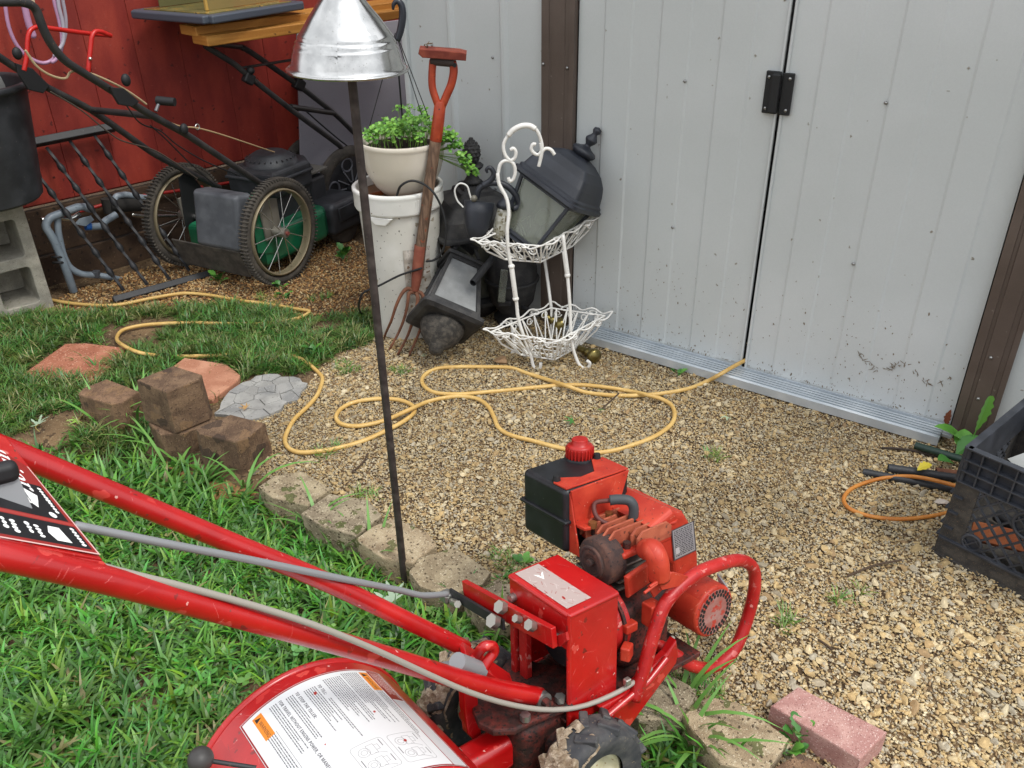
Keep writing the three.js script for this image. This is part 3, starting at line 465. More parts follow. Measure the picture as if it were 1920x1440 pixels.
  part(t, 'control_cable', tube([[-0.8764,1.0938,0.18],[-0.8525,1.0433,0.18],[-0.8067,1.0068,0.18],[-0.7628,0.9944,0.18],[-0.7416,1.009,0.18],[-0.6864,0.9998,0.18],[-0.6118,0.9616,0.18],[-0.5457,0.9181,0.18],[-0.4945,0.8759,0.18],[-0.4716,0.8549,0.18]], 0.0038), flat(0xb09a78, 0.8));
  part(t, 'control_cable', tube([[-0.7013,0.9263,0],[-0.6069,0.8486,0],[-0.5202,0.7546,0],[-0.4727,0.7104,0],[-0.3261,0.6346,0],[-0.2245,0.5491,0],[-0.142,0.4713,0]], 0.0028), flat(0x4a4038, 0.8));
  part(t, 'control_cable', tube([[-0.492,0.8506,0.1],[-0.4503,0.7774,0.1],[-0.3667,0.7296,0.1],[-0.3045,0.6646,0.1],[-0.1871,0.5723,0.1],[0.0013,0.4554,0.1]], 0.0028), darkMat); part(t, 'control_cable', tube([[-0.4483,0.7719,0.15],[-0.394,0.7109,0.15],[-0.3143,0.6102,0.15],[-0.2035,0.4842,0.15]], 0.0028), darkMat);
}
// ---------------------------------------------------------------- second mower, only its handle and rear wheel clear of the first

{
  const t = thing('black_push_mower', 'black push mower with a folded handle behind the white bucket', 'lawn mower', [-0.8013,0,-4.2338]); OWN.add(t); t.rotation.y = 0.8203;
  const rad = 0.2, hy = [0,0.2819,0][1];
  for (const z of [0, -0.32]) {
    const w = part(t, 'wheel', new THREE.TorusGeometry(rad - 0.03, 0.032, 14, 48).scale(1, 1, 0.8).translate(0, rad + 0.01, z), rubber);
    part(w, 'rim', lathe([[0.03, 0.016], [0.06, 0.02], [0.11, 0.012], [0.15, 0.02], [0.155, 0], [0.03, -0.01]], 40).rotateX(Math.PI / 2).translate(0, rad + 0.01, z), ironMat);
    for (let k = 0; k < 12; k++) { const a = k / 12 * 6.283; part(w, 'spoke_rib', bar([0.03 * Math.cos(a), rad + 0.01 + 0.03 * Math.sin(a), z + 0.022], [0.1 * Math.cos(a), rad + 0.01 + 0.1 * Math.sin(a), z + 0.02], 0.006, 0.008), flat(0x6b6c70, 0.6)); }
    for (let k = 0; k < 5; k++) { const a = k / 5 * 6.283 + 0.5; part(w, 'rim_web', new THREE.TorusGeometry(0.032, 0.006, 6, 18).translate(0.115 * Math.cos(a), rad + 0.01 + 0.115 * Math.sin(a), z + 0.016), flat(0x55565c, 0.6)); }
    part(w, 'hub', rod([0, rad + 0.01, z - 0.02], [0, rad + 0.01, z + 0.034], 0.02, 0.016), darkMat);
  }
  part(t, 'deck', (() => { const g = ext(shapeOf([[-0.05, -0.32], [0.35, -0.32], [0.42, -0.16], [0.35, 0], [-0.05, 0]]), 0.13, 0.02); g.rotateX(-Math.PI / 2); g.translate(-0.0, 0.09, -0.02); return g; })(), darkMat);
  const a = [[0.0345,0.2108,0],[-0.031,0.414,0],[-0.2897,0.6379,0],[-0.458,0.7923,0],[-0.5352,0.8695,0],[-0.6553,0.9571,0]].map((p, i) => p), b = [[0.2536,0.309,-0.1153],[0.1506,0.4252,-0.1225],[0.0529,0.5354,-0.1293],[-0.1338,0.7037,-0.1424],[-0.2828,0.8243,-0.1528],[-0.3628,0.8871,-0.1584],[-0.3959,0.9068,-0.1607]];
  part(t, 'handle_rail', bent(a, 0.013, 0.03), blackTube); part(t, 'handle_rail', bent(b, 0.013, 0.06), blackTube);
  part(t, 'handle_crossbar', bent([a[a.length - 1], [-0.553,0.9469,-0.0715], b[b.length - 1]], 0.012, 0.05), blackTube);
  part(t, 'handle_brace', rod([-0.2877,0.6495,0], [0.0387,0.5456,-0.1303], 0.013), blackTube); part(t, 'handle_brace', rod([-0.5184,0.8498,0], [-0.1145,0.8221,-0.141], 0.006), blackTube);
  for (const [q, s] of [[[-0.4802,0.8023,0], 0.03], [[-0.133,0.7085,-0.1423], 0.034]]) { part(t, 'height_clamp', rbox(s * 1.6, s * 1.5, s * 1.2, 0.008).rotateZ(-0.6).translate(...q), darkMat); part(t, 'clamp_knob', new THREE.SphereGeometry(s * 0.6, 12, 8).translate(q[0] + 0.01, q[1] + s * 1.1, q[2] + 0.01), darkMat); }
  part(t, 'control_cable', tube([[-0.1841,0.613,-0.05],[-0.0766,0.5057,-0.05],[0.009,0.4241,-0.05],[0.0688,0.372,-0.05]], 0.004), darkMat);
}
// ---------------------------------------------------------------- grey board leaning on the garage
{
  const p = [[-1.0228,0.7051,-4.3591],[-1.0256,0.2723,-4.2061],[-0.4707,0.4046,-4.7235],[-0.5179,0.9073,-4.8573],[-1.0084,0.9385,-4.3999]];
  solo('grey_board', 'tall plain lavender grey board leaning against the red garage', 'board', plate([[-1.0767,0.0145,-4.2268],[-1.0112,0.9149,-4.3973],[-0.4251,0.9163,-4.9438],[-0.4114,0.0715,-4.8472]], 0.012, 0.003), surf({ c: [138, 136, 144], c2: [150, 148, 156], f: 4, amt: 0.8, grain: 4, size: 256, m: 0.7, rough: 0.6, seed: 51, flecks: [[[96, 92, 92], 30, 0.08, 0.03]] }), [-0.7763,-0.0295,-4.5069]);
}
// wooden boards across the handle of the black mower
{
  const wood = [0, 1].map(k => surf({ c: [176, 118, 48], c2: [206, 150, 72], f: 5, amt: 0.9, grain: 10, size: 256, m: 0.5, rough: 0.6, seed: 53 + k, stretch: [1, 7], flecks: [[[104, 66, 28], 14, 0.14, 0.08]] }));
  const A = [-1.3149,1.0156,-3.7723], B = [-0.5158,1.0207,-4.5721], A2 = [-1.2557,0.9853,-3.7181], B2 = [-0.5074,0.9933,-4.4706];
  const mk = (a, b, h, d, m, label) => { const l = V3(a).distanceTo(V3(b)), g = rbox(l, h, d, 0.006); g.translate(l / 2, 0, 0); const X = V3(b).sub(V3(a)).normalize(), Z = X.clone().cross(V3(0, 1, 0)).normalize(), Y = Z.clone().cross(X); g.applyMatrix4(new THREE.Matrix4().makeBasis(X, Y, Z)); g.translate(...a); solo('wooden_board', label, 'board', g, m, a); };
  mk(A, B, 0.04, 0.14, wood[0], 'upper varnished wooden board with the framed tray on its end'); mk(A2, B2, 0.04, 0.13, wood[1], 'lower varnished wooden board lying across the black mower handle');
}

{ // shallow framed tray with a murky pane
  const o = [-1.1753,1.0582,-3.6289], t = thing('framed_tray', 'slate grey shallow frame with murky yellow pane and leaves on wooden boards', 'tray', o); OWN.add(t); frame(t, [0.5236,-0.0005,-0.852], [0.0003,1,-0.0005], [0.852,0,0.5236]);
  const fm = flat(0x4a515c, 0.5), L = 0.52, D = 0.44, sec = (a, b) => { const p = V3(a), q = V3(b), l = p.distanceTo(q), g = ext(shapeOf([[0, 0], [0.055, -0.006], [0.06, 0.006], [0.05, 0.028], [0.02, 0.032], [0, 0.02]]), l, 0); const X = q.clone().sub(p).normalize(), Z = V3(0, 1, 0).clone().cross(X).negate(); const m = new THREE.Matrix4().makeBasis(Z.clone(), V3(0, 1, 0), X); g.applyMatrix4(m); g.translate(p.x, p.y, p.z); return g; };
  const cs = [[0, 0, 0], [L, 0, 0], [L, 0, -D], [0, 0, -D]];
  for (let i = 0; i < 4; i++) { const a = cs[i], b = cs[(i + 1) % 4]; part(t, 'frame_side', bar([a[0], a[1] + 0.014, a[2]], [b[0], b[1] + 0.014, b[2]], i % 2 ? 0.05 : 0.032, i % 2 ? 0.032 : 0.05, 0, 0.25), fm); }
  part(t, 'murky_pane', rbox(L - 0.05, 0.008, D - 0.05, 0.002, [L / 2, 0.03, -D / 2]), surf({ c: [104, 96, 52], c2: [150, 136, 84], f: 5, amt: 1, grain: 10, size: 256, m: 0.4, rough: 0.2, seed: 56, clear: 0.7, flecks: [[[196, 150, 60], 9, 0.3, 0.3], [[70, 66, 40], 12, 0.25, 0.3]] }));
  part(t, 'glass_wall', rbox(L - 0.12, 0.16, 0.006, 0.001).translate(L / 2 + 0.02, 0.115, -0.09), new THREE.MeshPhysicalMaterial({ color: 0xd8c890, roughness: 0.25, transmission: 0.75, thickness: 0 })); part(t, 'glass_wall', rbox(L - 0.12, 0.16, 0.006, 0.001).translate(L / 2 + 0.02, 0.115, -D + 0.06), flat(0x5e5b38, 0.5));
  part(t, 'inner_trim', rbox(0.012, 0.16, 0.012, 0.003).translate(0.078, 0.115, -0.09), flat(0xb8964c, 0.6));
}
// ---------------------------------------------------------------- black iron baluster panel
{
  const b0 = [-1.6944,0.012,-3.3127], b1 = [-1.3468,0.012,-3.5998], a0 = [-1.9935,0.6244,-3.5086], a1 = [-1.7147,0.6307,-3.7686], t = thing('iron_railing', 'black iron railing panel with twisted balusters leaning on the garage', 'railing', b0);
  part(t, 'bottom_rail', bar(b0, b1, 0.03, 0.03), ironMat); part(t, 'top_rail', bar(a0, a1, 0.034, 0.03), ironMat);
  const bal = [[[-1.9992,0.5975,-3.5033],[-1.6671,0.03,-3.3712]],[[-1.9272,0.5983,-3.5704],[-1.5874,0.03,-3.4304]],[[-1.8561,0.6068,-3.6367],[-1.5082,0.03,-3.4856]],[[-1.7813,0.6151,-3.7065],[-1.451,0.03,-3.5801]]];
  for (const [p, q] of bal) {
    const l = V3(p).distanceTo(V3(q)), m = part(t, 'baluster', (() => { const g = new THREE.BoxGeometry(0.0105, l, 0.0105, 1, 60, 1), a = g.attributes.position; for (let i = 0; i < a.count; i++) { const w = a.getY(i) * 16, x = a.getX(i), z = a.getZ(i); a.setX(i, x * Math.cos(w) - z * Math.sin(w)); a.setZ(i, x * Math.sin(w) + z * Math.cos(w)); } g.computeVertexNormals(); g.translate(0, l / 2, 0); return along(g, p, q); })(), ironMat);
    for (let k = 1; k < 7; k++) { const f = k / 7, c = V3(p).lerp(V3(q), f), d = V3(q).sub(V3(p)).normalize(); part(m, 'twist_knot', along(lathe([[0.005, 0], [0.012, 0.018], [0.0145, 0.03], [0.012, 0.042], [0.005, 0.06]], 8), c.clone().addScaledVector(d, -0.03), c.clone().addScaledVector(d, 0.03)), ironMat); }
  }
}
// ---------------------------------------------------------------- folded blue-grey tube frame
{
  const P = (px) => px, tm = surf({ c: [120, 132, 142], c2: [146, 156, 164], f: 5, amt: 0.8, grain: 6, size: 256, m: 0.25, rough: 0.4, seed: 58, flecks: [[[70, 76, 80], 24, 0.14, 0.08]] }), o = [-1.9135,0,-3.4318];
  const t = thing('tube_frame', 'folded blue grey tubular frame with straps beside the concrete block', 'frame', o);
  const A = [[-1.908,0.012,-3.4161],[-1.9027,0.1343,-3.3978],[-1.917,0.2594,-3.3981],[-1.9351,0.3166,-3.3962],[-1.92,0.345,-3.4199],[-1.8647,0.3523,-3.4906],[-1.8346,0.3547,-3.5378],[-1.8159,0.3279,-3.5744]];
  part(t, 'bent_tube', bent(A, 0.017, 0.05), tm);
  part(t, 'bent_tube', bent([[-1.9044,0.3437,-3.4631],[-1.9133,0.2844,-3.4453],[-1.9128,0.1765,-3.4266],[-1.9021,0.1173,-3.427],[-1.877,0.0772,-3.4504],[-1.8267,0.0473,-3.5069],[-1.7916,0.0224,-3.5396]], 0.014, 0.05), tm);
  part(t, 'tapered_end', rod([-1.7916,0.0224,-3.5396], [-1.7472,-0.0148,-3.6002], 0.013, 0.004), tm);
  part(t, 'bent_tube', bent([[-1.8347,0.2581,-3.5473],[-1.795,0.2431,-3.5939],[-1.7847,0.2616,-3.6035],[-1.7467,0.2772,-3.6485]], 0.016, 0.03), tm);
  part(t, 'blue_sleeve', rod([-1.8421,0.2631,-3.5404], [-1.8265,0.2576,-3.555], 0.0175), flat(0x1d5fae, 0.5));
  part(t, 'bent_tube', bent([[-1.8552,0.3173,-3.5514],[-1.8897,0.3018,-3.5152],[-1.9175,0.3242,-3.4796],[-1.9599,0.3327,-3.4306]], 0.012, 0.03), chrome);
  part(t, 'bent_tube', bent([[-1.7518,0.3231,-3.6725],[-1.7482,0.3481,-3.6854],[-1.7152,0.3474,-3.7161],[-1.6754,0.3169,-3.7629],[-1.6308,0.2946,-3.814]], 0.014, 0.03), tm);
  part(t, 'foam_grip', rod([-1.7776,0.3172,-3.6621], [-1.6834,0.2864,-3.765], 0.034), flat(0x262422, 0.9)); part(t, 'foam_grip', rod([-1.7773,0.3463,-3.6624], [-1.7787,0.2833,-3.6611], 0.026), flat(0x2c2926, 0.9));
  part(t, 'chrome_arm', bent([[-1.708,0.2542,-3.7133],[-1.6839,0.2384,-3.7358],[-1.5701,0.193,-3.8611]], 0.009, 0.02), chrome);
  part(t, 'hinge_plate', plate([[-1.8448,0.3074,-3.5105],[-1.8083,0.3092,-3.5445],[-1.8024,0.288,-3.5501],[-1.8325,0.2696,-3.522],[-1.8614,0.2893,-3.4951]], 0.006, 0.001), tm);
  for (const [q, d] of [[[-1.9199,0.1799,-3.394], 0.02], [[-1.9204,0.157,-3.3908], 0.02]]) part(t, 'strap', new THREE.TorusGeometry(d, 0.006, 6, 18).rotateX(1.2).translate(...q), darkMat);
  part(t, 'buckle', rbox(0.03, 0.03, 0.03, 0.004).translate(...[-1.8313,0.0572,-3.4958]), flat(0x4a4d52, 0.5));
  part(t, 'blue_sleeve', rod([-1.6405,0.3128,-3.8049], [-1.6199,0.2999,-3.8283], 0.018), flat(0x1d4f9a, 0.5));
}
// red conduit along the foot of the garage
solo('red_conduit', 'thin red pipe running along the foot of the garage wall', 'pipe', tube([[-1.8933,0.301,-3.6294],[-1.7358,0.3087,-3.7763],[-1.5715,0.2924,-3.9295],[-1.3949,0.2748,-4.0942],[-1.2693,0.2641,-4.2113]], 0.008), flat(0x9c1e18, 0.5), [-1.8933,0.301,-3.6294]);
// hanging tubing coil and the red wire rack
{
  const o = [-1.8407,0.9286,-3.5828], t = thing('tubing_coil', 'coil of pink clear vinyl tubing hanging on the red garage wall', 'tubing', o), pk = flat(0xb48aa8, 0.35), pl = flat(0xa9a3ae, 0.35);
  const loops = [[[-1.899,1.218,-3.5557],[-1.9145,1.1268,-3.5413],[-1.9188,1.0608,-3.5372],[-1.9117,1.0016,-3.5439],[-1.8888,0.9524,-3.5652],[-1.8573,0.9269,-3.5946],[-1.8289,0.9342,-3.621],[-1.8117,0.9598,-3.6371]],[[-1.8412,1.216,-3.5686],[-1.8483,1.1422,-3.562],[-1.8508,1.076,-3.5596],[-1.8479,1.035,-3.5624]],[[-1.8273,1.2122,-3.6089],[-1.8337,1.147,-3.6029],[-1.8321,1.099,-3.6044],[-1.8306,1.0639,-3.6058]],[[-1.7586,1.2091,-3.6319],[-1.7632,1.1433,-3.6276],[-1.7636,1.0757,-3.6273],[-1.7678,1.0172,-3.6234],[-1.7804,0.9693,-3.6116],[-1.8015,0.9386,-3.5919],[-1.8117,0.9322,-3.5824]],[[-1.7448,1.2054,-3.6721],[-1.7492,1.1388,-3.668],[-1.7533,1.0808,-3.6642],[-1.7663,1.0231,-3.6522],[-1.7869,0.9802,-3.6329],[-1.8106,0.9518,-3.6108]],[[-1.7385,1.2083,-3.6371],[-1.7491,1.1335,-3.6272],[-1.7508,1.0659,-3.6256],[-1.7642,0.9988,-3.6131],[-1.7848,0.9701,-3.5938]]];
  loops.forEach((l, i) => part(t, 'tubing_loop', tube(l, i === 1 ? 0.013 : 0.0075), [pk, pk, flat(0xc8b79a, 0.4), pk, pl, pl][i]));
}
{
  const o = [-1.3749,1.002,-2.9317], t = thing('red_wire_rack', 'bright red wire rack hooked over the mower handle', 'rack', o), red = flat(0xb81a12, 0.35);
  const Q = [[[-1.5911,1.0079,-2.9475],[-1.5809,1.0443,-2.9675],[-1.57,1.1036,-2.9892],[-1.5631,1.1245,-3.0026],[-1.5513,1.131,-3.026],[-1.5427,1.127,-3.0428]],[[-1.4833,1.1396,-2.939],[-1.4427,1.1171,-3.0189],[-1.4014,1.0953,-3.1004],[-1.3727,1.0836,-3.157]],[[-1.3749,1.002,-2.9317],[-1.3652,1.0485,-2.9507],[-1.3531,1.1054,-2.9745],[-1.3454,1.1194,-2.9898],[-1.3344,1.1147,-3.0113],[-1.3192,1.0971,-3.0413]]];
  Q.forEach(q => part(t, 'rack_wire', bent(q, 0.0075, 0.03), red)); part(t, 'rivet', new THREE.SphereGeometry(0.006, 8, 6).translate(...[-1.3601,1.0421,-2.9386]), chrome);
  part(t, 'rack_wire', tube([Q[0][5], Q[1][0]], 0.0075), red);
}

// ---------------------------------------------------------------- heat-lamp reflector on an iron rod

{
  const b = [-0.2838,-0.05,-1.6198], t = thing('lamp_on_pole', 'polished aluminium bell reflector topping a dark iron rod beside the edging', 'lamp', b);
  const poleM = surf({ c: [58, 50, 48], c2: [84, 76, 72], f: 8, amt: 0.9, grain: 8, size: 256, m: 0.15, rough: 0.6, metal: 0.3, seed: 63, flecks: [[[120, 110, 104], 18, 0.15, 0.08], [[70, 40, 28], 18, 0.2, 0.12]] });
  part(t, 'rod', rod([b[0], b[1] - 0.05, b[2]], [b[0] + 0.001, 1.3, b[2]], 0.0092, 0.0085, 12), poleM);
  const alu = surf({ c: [184, 184, 182], c2: [212, 211, 208], f: 6, amt: 0.9, grain: 4, size: 512, m: 0.12, rough: 0.2, metal: 1, seed: 64, flecks: [[[168, 166, 160], 30, 0.2, 0.1]] });
  const k = 0.000955, pf = [[113, 0], [114, 2], [112, 4], [109, 4], [106, 8], [104, 14], [100, 30], [97, 36], [98, 39], [96, 42], [93, 46], [94, 49], [91, 53], [88, 56], [89, 59], [86, 63], [82, 68], [76, 76], [66, 90], [56, 102], [48, 112], [42, 120], [37, 130], [35, 140], [34, 160], [33, 175]];
  const prof = pf.map(([r, y]) => [r * k, 1.222 + (y) * 0.00097]); const inn = prof.slice().reverse().map(([r, y]) => [r - 0.0012, y - 0.0005]);
  const g = lathe([...prof, ...inn], 96); const p = g.attributes.position, rx = rng(5);
  for (let i = 0; i < p.count; i++) { const a = Math.atan2(p.getZ(i), p.getX(i)), y = p.getY(i), d = 0.0012 * Math.sin(a * 3 + y * 60) * Math.sin(a * 2 + 1), r = Math.hypot(p.getX(i), p.getZ(i)); p.setX(i, p.getX(i) * (1 + d / r)); p.setZ(i, p.getZ(i) * (1 + d / r)); }
  g.computeVertexNormals(); g.rotateZ(-0.03); g.translate(b[0] - 0.041, 0.0, b[2]);
  const sh = part(t, 'reflector', g, alu);
  part(sh, 'rolled_rim', new THREE.TorusGeometry(0.108, 0.0028, 8, 96).rotateX(Math.PI / 2).translate(0, 1.2235, 0).rotateZ(-0.03).translate(b[0] - 0.041, 0, b[2]), alu);
  for (const a of [1.72, 0.2, 3.3, 4.8]) { const q = new THREE.CircleGeometry(0.0042, 14); q.scale(1, 1.25, 1); q.translate(0, 0, 0.0362); q.rotateY(Math.PI / 2 - a); q.translate(b[0], 1.341, b[2]); part(sh, 'vent_shade_disc', q, flat(0x0b0b12, 0.9)); }  // no openings: flat dark discs paint in the shade of vents
  part(t, 'socket', rod([b[0], 1.38, b[2]], [b[0], 1.46, b[2]], 0.024, 0.022), darkMat);
}
// ---------------------------------------------------------------- bucket and planter

{
  const c = [-0.405,0,-3.04], y0 = 0.0;
  const wm = surf({ c: [205, 203, 194], c2: [226, 225, 219], f: 4, amt: 0.9, grain: 5, size: 512, m: 0.45, rough: 0.45, seed: 66, flecks: [[[70, 62, 52], 34, 0.13, 0.12], [[40, 36, 32], 26, 0.14, 0.06], [[150, 138, 116], 14, 0.22, 0.08]] });
  const rimM = surf({ c: [214, 214, 208], c2: [232, 231, 226], f: 4, amt: 0.8, grain: 4, size: 256, m: 0.4, rough: 0.42, seed: 67, flecks: [[[120, 104, 80], 20, 0.1, 0.05]] });
  const t = thing('white_bucket', 'tall dirty white plastic bucket with a ribbed collar beside the shed', 'bucket', c);
  part(t, 'bucket_wall', lathe([[0, 0], [0.12, 0], [0.127, 0.006], [0.149, 0.505], [0.147, 0.51], [0.121, 0.012], [0, 0.008]], 56).translate(...c), wm);
  const col = part(t, 'collar', lathe([[0.147, 0.50], [0.158, 0.502], [0.163, 0.512], [0.163, 0.562], [0.166, 0.567], [0.166, 0.577], [0.158, 0.582], [0.148, 0.577], [0.147, 0.50]], 64).translate(...c), rimM);
  for (let k = 0; k < 22; k++) { const a = 0.5 + k * 0.055, g = rbox(0.004, 0.044, 0.004, 0.001, [0, 0.537, 0.163]); g.rotateY(a); g.translate(...c); part(col, 'collar_rib', g, rimM); }
  for (const a of [-0.35, 2.8]) { const g = plate([[-0.05, 0.5, 0.152], [0.05, 0.5, 0.152], [0.02, 0.472, 0.152], [-0.02, 0.472, 0.152]], 0.012, 0.003); g.rotateY(a); g.translate(...c); part(t, 'handle_lug', g, rimM); }
  part(t, 'brown_water', new THREE.CircleGeometry(0.146, 40).rotateX(-Math.PI / 2).translate(c[0], 0.547, c[2]), new THREE.MeshPhysicalMaterial({ color: 0x5a3410, roughness: 0.06 }));
  part(t, 'worn_label', (() => { const g = new THREE.CylinderGeometry(0.1455, 0.1335, 0.26, 20, 1, true, 0.12, 0.75); g.rotateY(0.0); g.translate(c[0], 0.245, c[2]); return g; })(), surf({ c: [160, 152, 140], c2: [206, 200, 190], f: 6, amt: 1, grain: 14, size: 256, m: 0.16, rough: 0.7, seed: 68, flecks: [[[60, 58, 60], 22, 0.2, 0.12], [[60, 90, 150], 8, 0.16, 0.06], [[120, 96, 72], 12, 0.3, 0.2]] }));
  // planter bowl
  const pc = [c[0] + 0.028, 0.548, c[2] + 0.0], pb = thing('planter_bowl', 'cream plastic hanging planter bowl standing on the white bucket', 'planter', pc);
  const cm = surf({ c: [214, 206, 190], c2: [226, 220, 208], f: 3, amt: 0.7, grain: 3, size: 256, m: 0.4, rough: 0.35, seed: 69, flecks: [[[70, 64, 54], 16, 0.07, 0.06]] });
  part(pb, 'bowl', lathe([[0, 0], [0.062, 0], [0.078, 0.006], [0.1, 0.028], [0.123, 0.066], [0.137, 0.11], [0.142, 0.155], [0.146, 0.158], [0.146, 0.169], [0.14, 0.171], [0.136, 0.16], [0.115, 0.075], [0.06, 0.015], [0, 0.012]].map(([q, y]) => [q * 1.07, y * 1.15]), 56).translate(...pc), cm);
  // orange tide stain low on the bowl: dried sediment with a ragged edge
  part(pb, 'soil', new THREE.CircleGeometry(0.134, 32).rotateX(-Math.PI / 2).translate(pc[0], pc[1] + 0.165, pc[2]), flat(0x2b2118, 1));
  const wires = [[[-0.3705,1.0895,-3.0446],[-0.4339,0.928,-3.016],[-0.5018,0.7422,-3.0271]],[[-0.3684,1.0727,-3.0449],[-0.3615,0.9172,-3.066],[-0.382,0.7385,-3.1641]],[[-0.3634,1.0692,-3.0455],[-0.3271,0.9372,-3.0504],[-0.2922,0.7512,-3.1055]],[[-0.3613,1.0725,-3.0458],[-0.3048,0.9187,-3.0534],[-0.2569,0.7322,-3.0799]],[[-0.3716,1.0762,-3.0444],[-0.37,0.8653,-3.1455],[-0.387,0.7006,-3.1836]]];
  for (const w of wires) part(pb, 'hanger_wire', tube([V3(w[0]).toArray(), V3(w[0]).lerp(V3(w[2]), 0.5).toArray(), w[2]], 0.0016, { rs: 5 }), darkMat);
  const hk = part(pb, 'hanger_hook', sweep(new THREE.CatmullRomCurve3([[-0.3714,1.1619,-3.0445],[-0.3683,1.178,-3.0449],[-0.3554,1.1872,-3.0466],[-0.3441,1.1772,-3.0481],[-0.341,1.1512,-3.0485],[-0.3448,1.1251,-3.048],[-0.3544,1.0923,-3.0467],[-0.3654,1.0659,-3.0453]].map(p => V3(p))).getPoints(30), [...Array(31)].map((_, i) => 0.004 + 0.009 * Math.sin(Math.min(1, i / 30) * 2.2)), 8), flat(0x2a2e36, 0.35));
  for (const p of [[-0.5007,0.7533,-3.0273],[-0.3881,0.7571,-3.1431]]) part(pb, 'blue_tie', new THREE.TorusGeometry(0.006, 0.003, 6, 10).translate(...p), flat(0x1d2f6e, 0.5));
  // plant
  const pt = thing('potted_parsley', 'bushy bright green parsley growing out of the cream planter', 'plant', [pc[0], pc[1] + 0.145, pc[2]]), r = rng(77), lv = [], lv2 = [], st = [];
  const leaflet = (p, s, o) => { const g = new THREE.BufferGeometry(), P = [], n = V3(r() - 0.5, 0.9, r() - 0.5 + 0.35).normalize(), u = V3(Math.cos(o), 0, Math.sin(o)); u.addScaledVector(n, -u.dot(n)).normalize(); const w = n.clone().cross(u); const rim = [[0, 0], [0.35, 0.22], [0.3, 0.55], [0.7, 0.45], [1, 0], [0.7, -0.45], [0.3, -0.55], [0.35, -0.22]]; for (let i = 1; i < rim.length - 1; i++) for (const q of [rim[0], rim[i], rim[i + 1]]) { const v = V3(p).addScaledVector(u, q[0] * s).addScaledVector(w, q[1] * s).addScaledVector(n, -Math.abs(q[1]) * 0.25 * s); P.push(v.x, v.y, v.z); } g.setAttribute('position', new THREE.Float32BufferAttribute(P, 3)); g.computeVertexNormals(); return g; };
  for (let k = 0; k < 92; k++) {
    const a = r() * 6.283, d = Math.sqrt(r()) * 0.12, x = pc[0] + d * Math.cos(a), z = pc[2] + d * Math.sin(a), trail = k < 26, lift = trail ? 0.02 : (0.03 + 0.1 * r() * (1 - Math.abs(x - pc[0] - 0.02) / 0.2) + (x > pc[0] ? 0.03 * r() : 0));
    let e = [x + (r() - 0.5) * 0.06, pc[1] + 0.18 + lift * 0.75, z + (r() - 0.5) * 0.06];
    if (trail) { const f = r(); e = [pc[0] + 0.13 + 0.13 * f, pc[1] + 0.225 - 0.17 * f * f + 0.03 * (r() - 0.3), pc[2] + 0.08 - 0.02 * f + 0.05 * (r() - 0.5)]; }
    const s0 = trail ? [pc[0] + 0.1, pc[1] + 0.155, pc[2] + 0.06] : [x, pc[1] + 0.155, z]; st.push(rod(s0, e, 0.0012, 0.001, 4));
    for (let j = 0; j < 10; j++) (r() < 0.5 ? lv : lv2).push(leaflet([e[0] + (r() - 0.5) * 0.035, e[1] + (r() - 0.4) * 0.022, e[2] + (r() - 0.5) * 0.035], 0.009 + 0.009 * r(), r() * 6.28));
  }
  part(pt, 'foliage', merge(lv), leafMat({ color: srgb(116, 168, 60) })).userData.kind = 'stuff'; part(pt, 'foliage', merge(lv2), leafMat({ color: srgb(84, 138, 46) })).userData.kind = 'stuff'; part(pt, 'stems', merge(st), flat(0x6d8f3e, 0.7)).userData.kind = 'stuff';
  // black cables round the bucket
  solo('black_cable', 'loose thin black cable arching over the bucket rim and round the fork', 'cable', tube([[-0.3908,0.5828,-2.8906],[-0.3709,0.622,-2.873],[-0.3371,0.6368,-2.8775],[-0.3014,0.6273,-2.8823],[-0.2606,0.6023,-2.8575],[-0.2339,0.547,-2.8509],[-0.2221,0.4821,-2.8424],[-0.2338,0.4038,-2.8409],[-0.2692,0.3579,-2.8462],[-0.2989,0.3498,-2.8524]], 0.0042), darkMat, [-0.3908,0.5828,-2.8906]);
  solo('black_cable', 'loose black cable slung low across the white bucket', 'cable', tube([[-0.5525,0.005,-3.0658],[-0.5984,0.01,-3.1213],[-0.5615,0.1856,-2.8779],[-0.5448,0.2212,-2.8701],[-0.4787,0.2525,-2.8688],[-0.4019,0.2889,-2.8739],[-0.3207,0.3205,-2.8596]], 0.004), darkMat, [-0.5525,0.005,-3.0658]);
}
// ---------------------------------------------------------------- garden fork

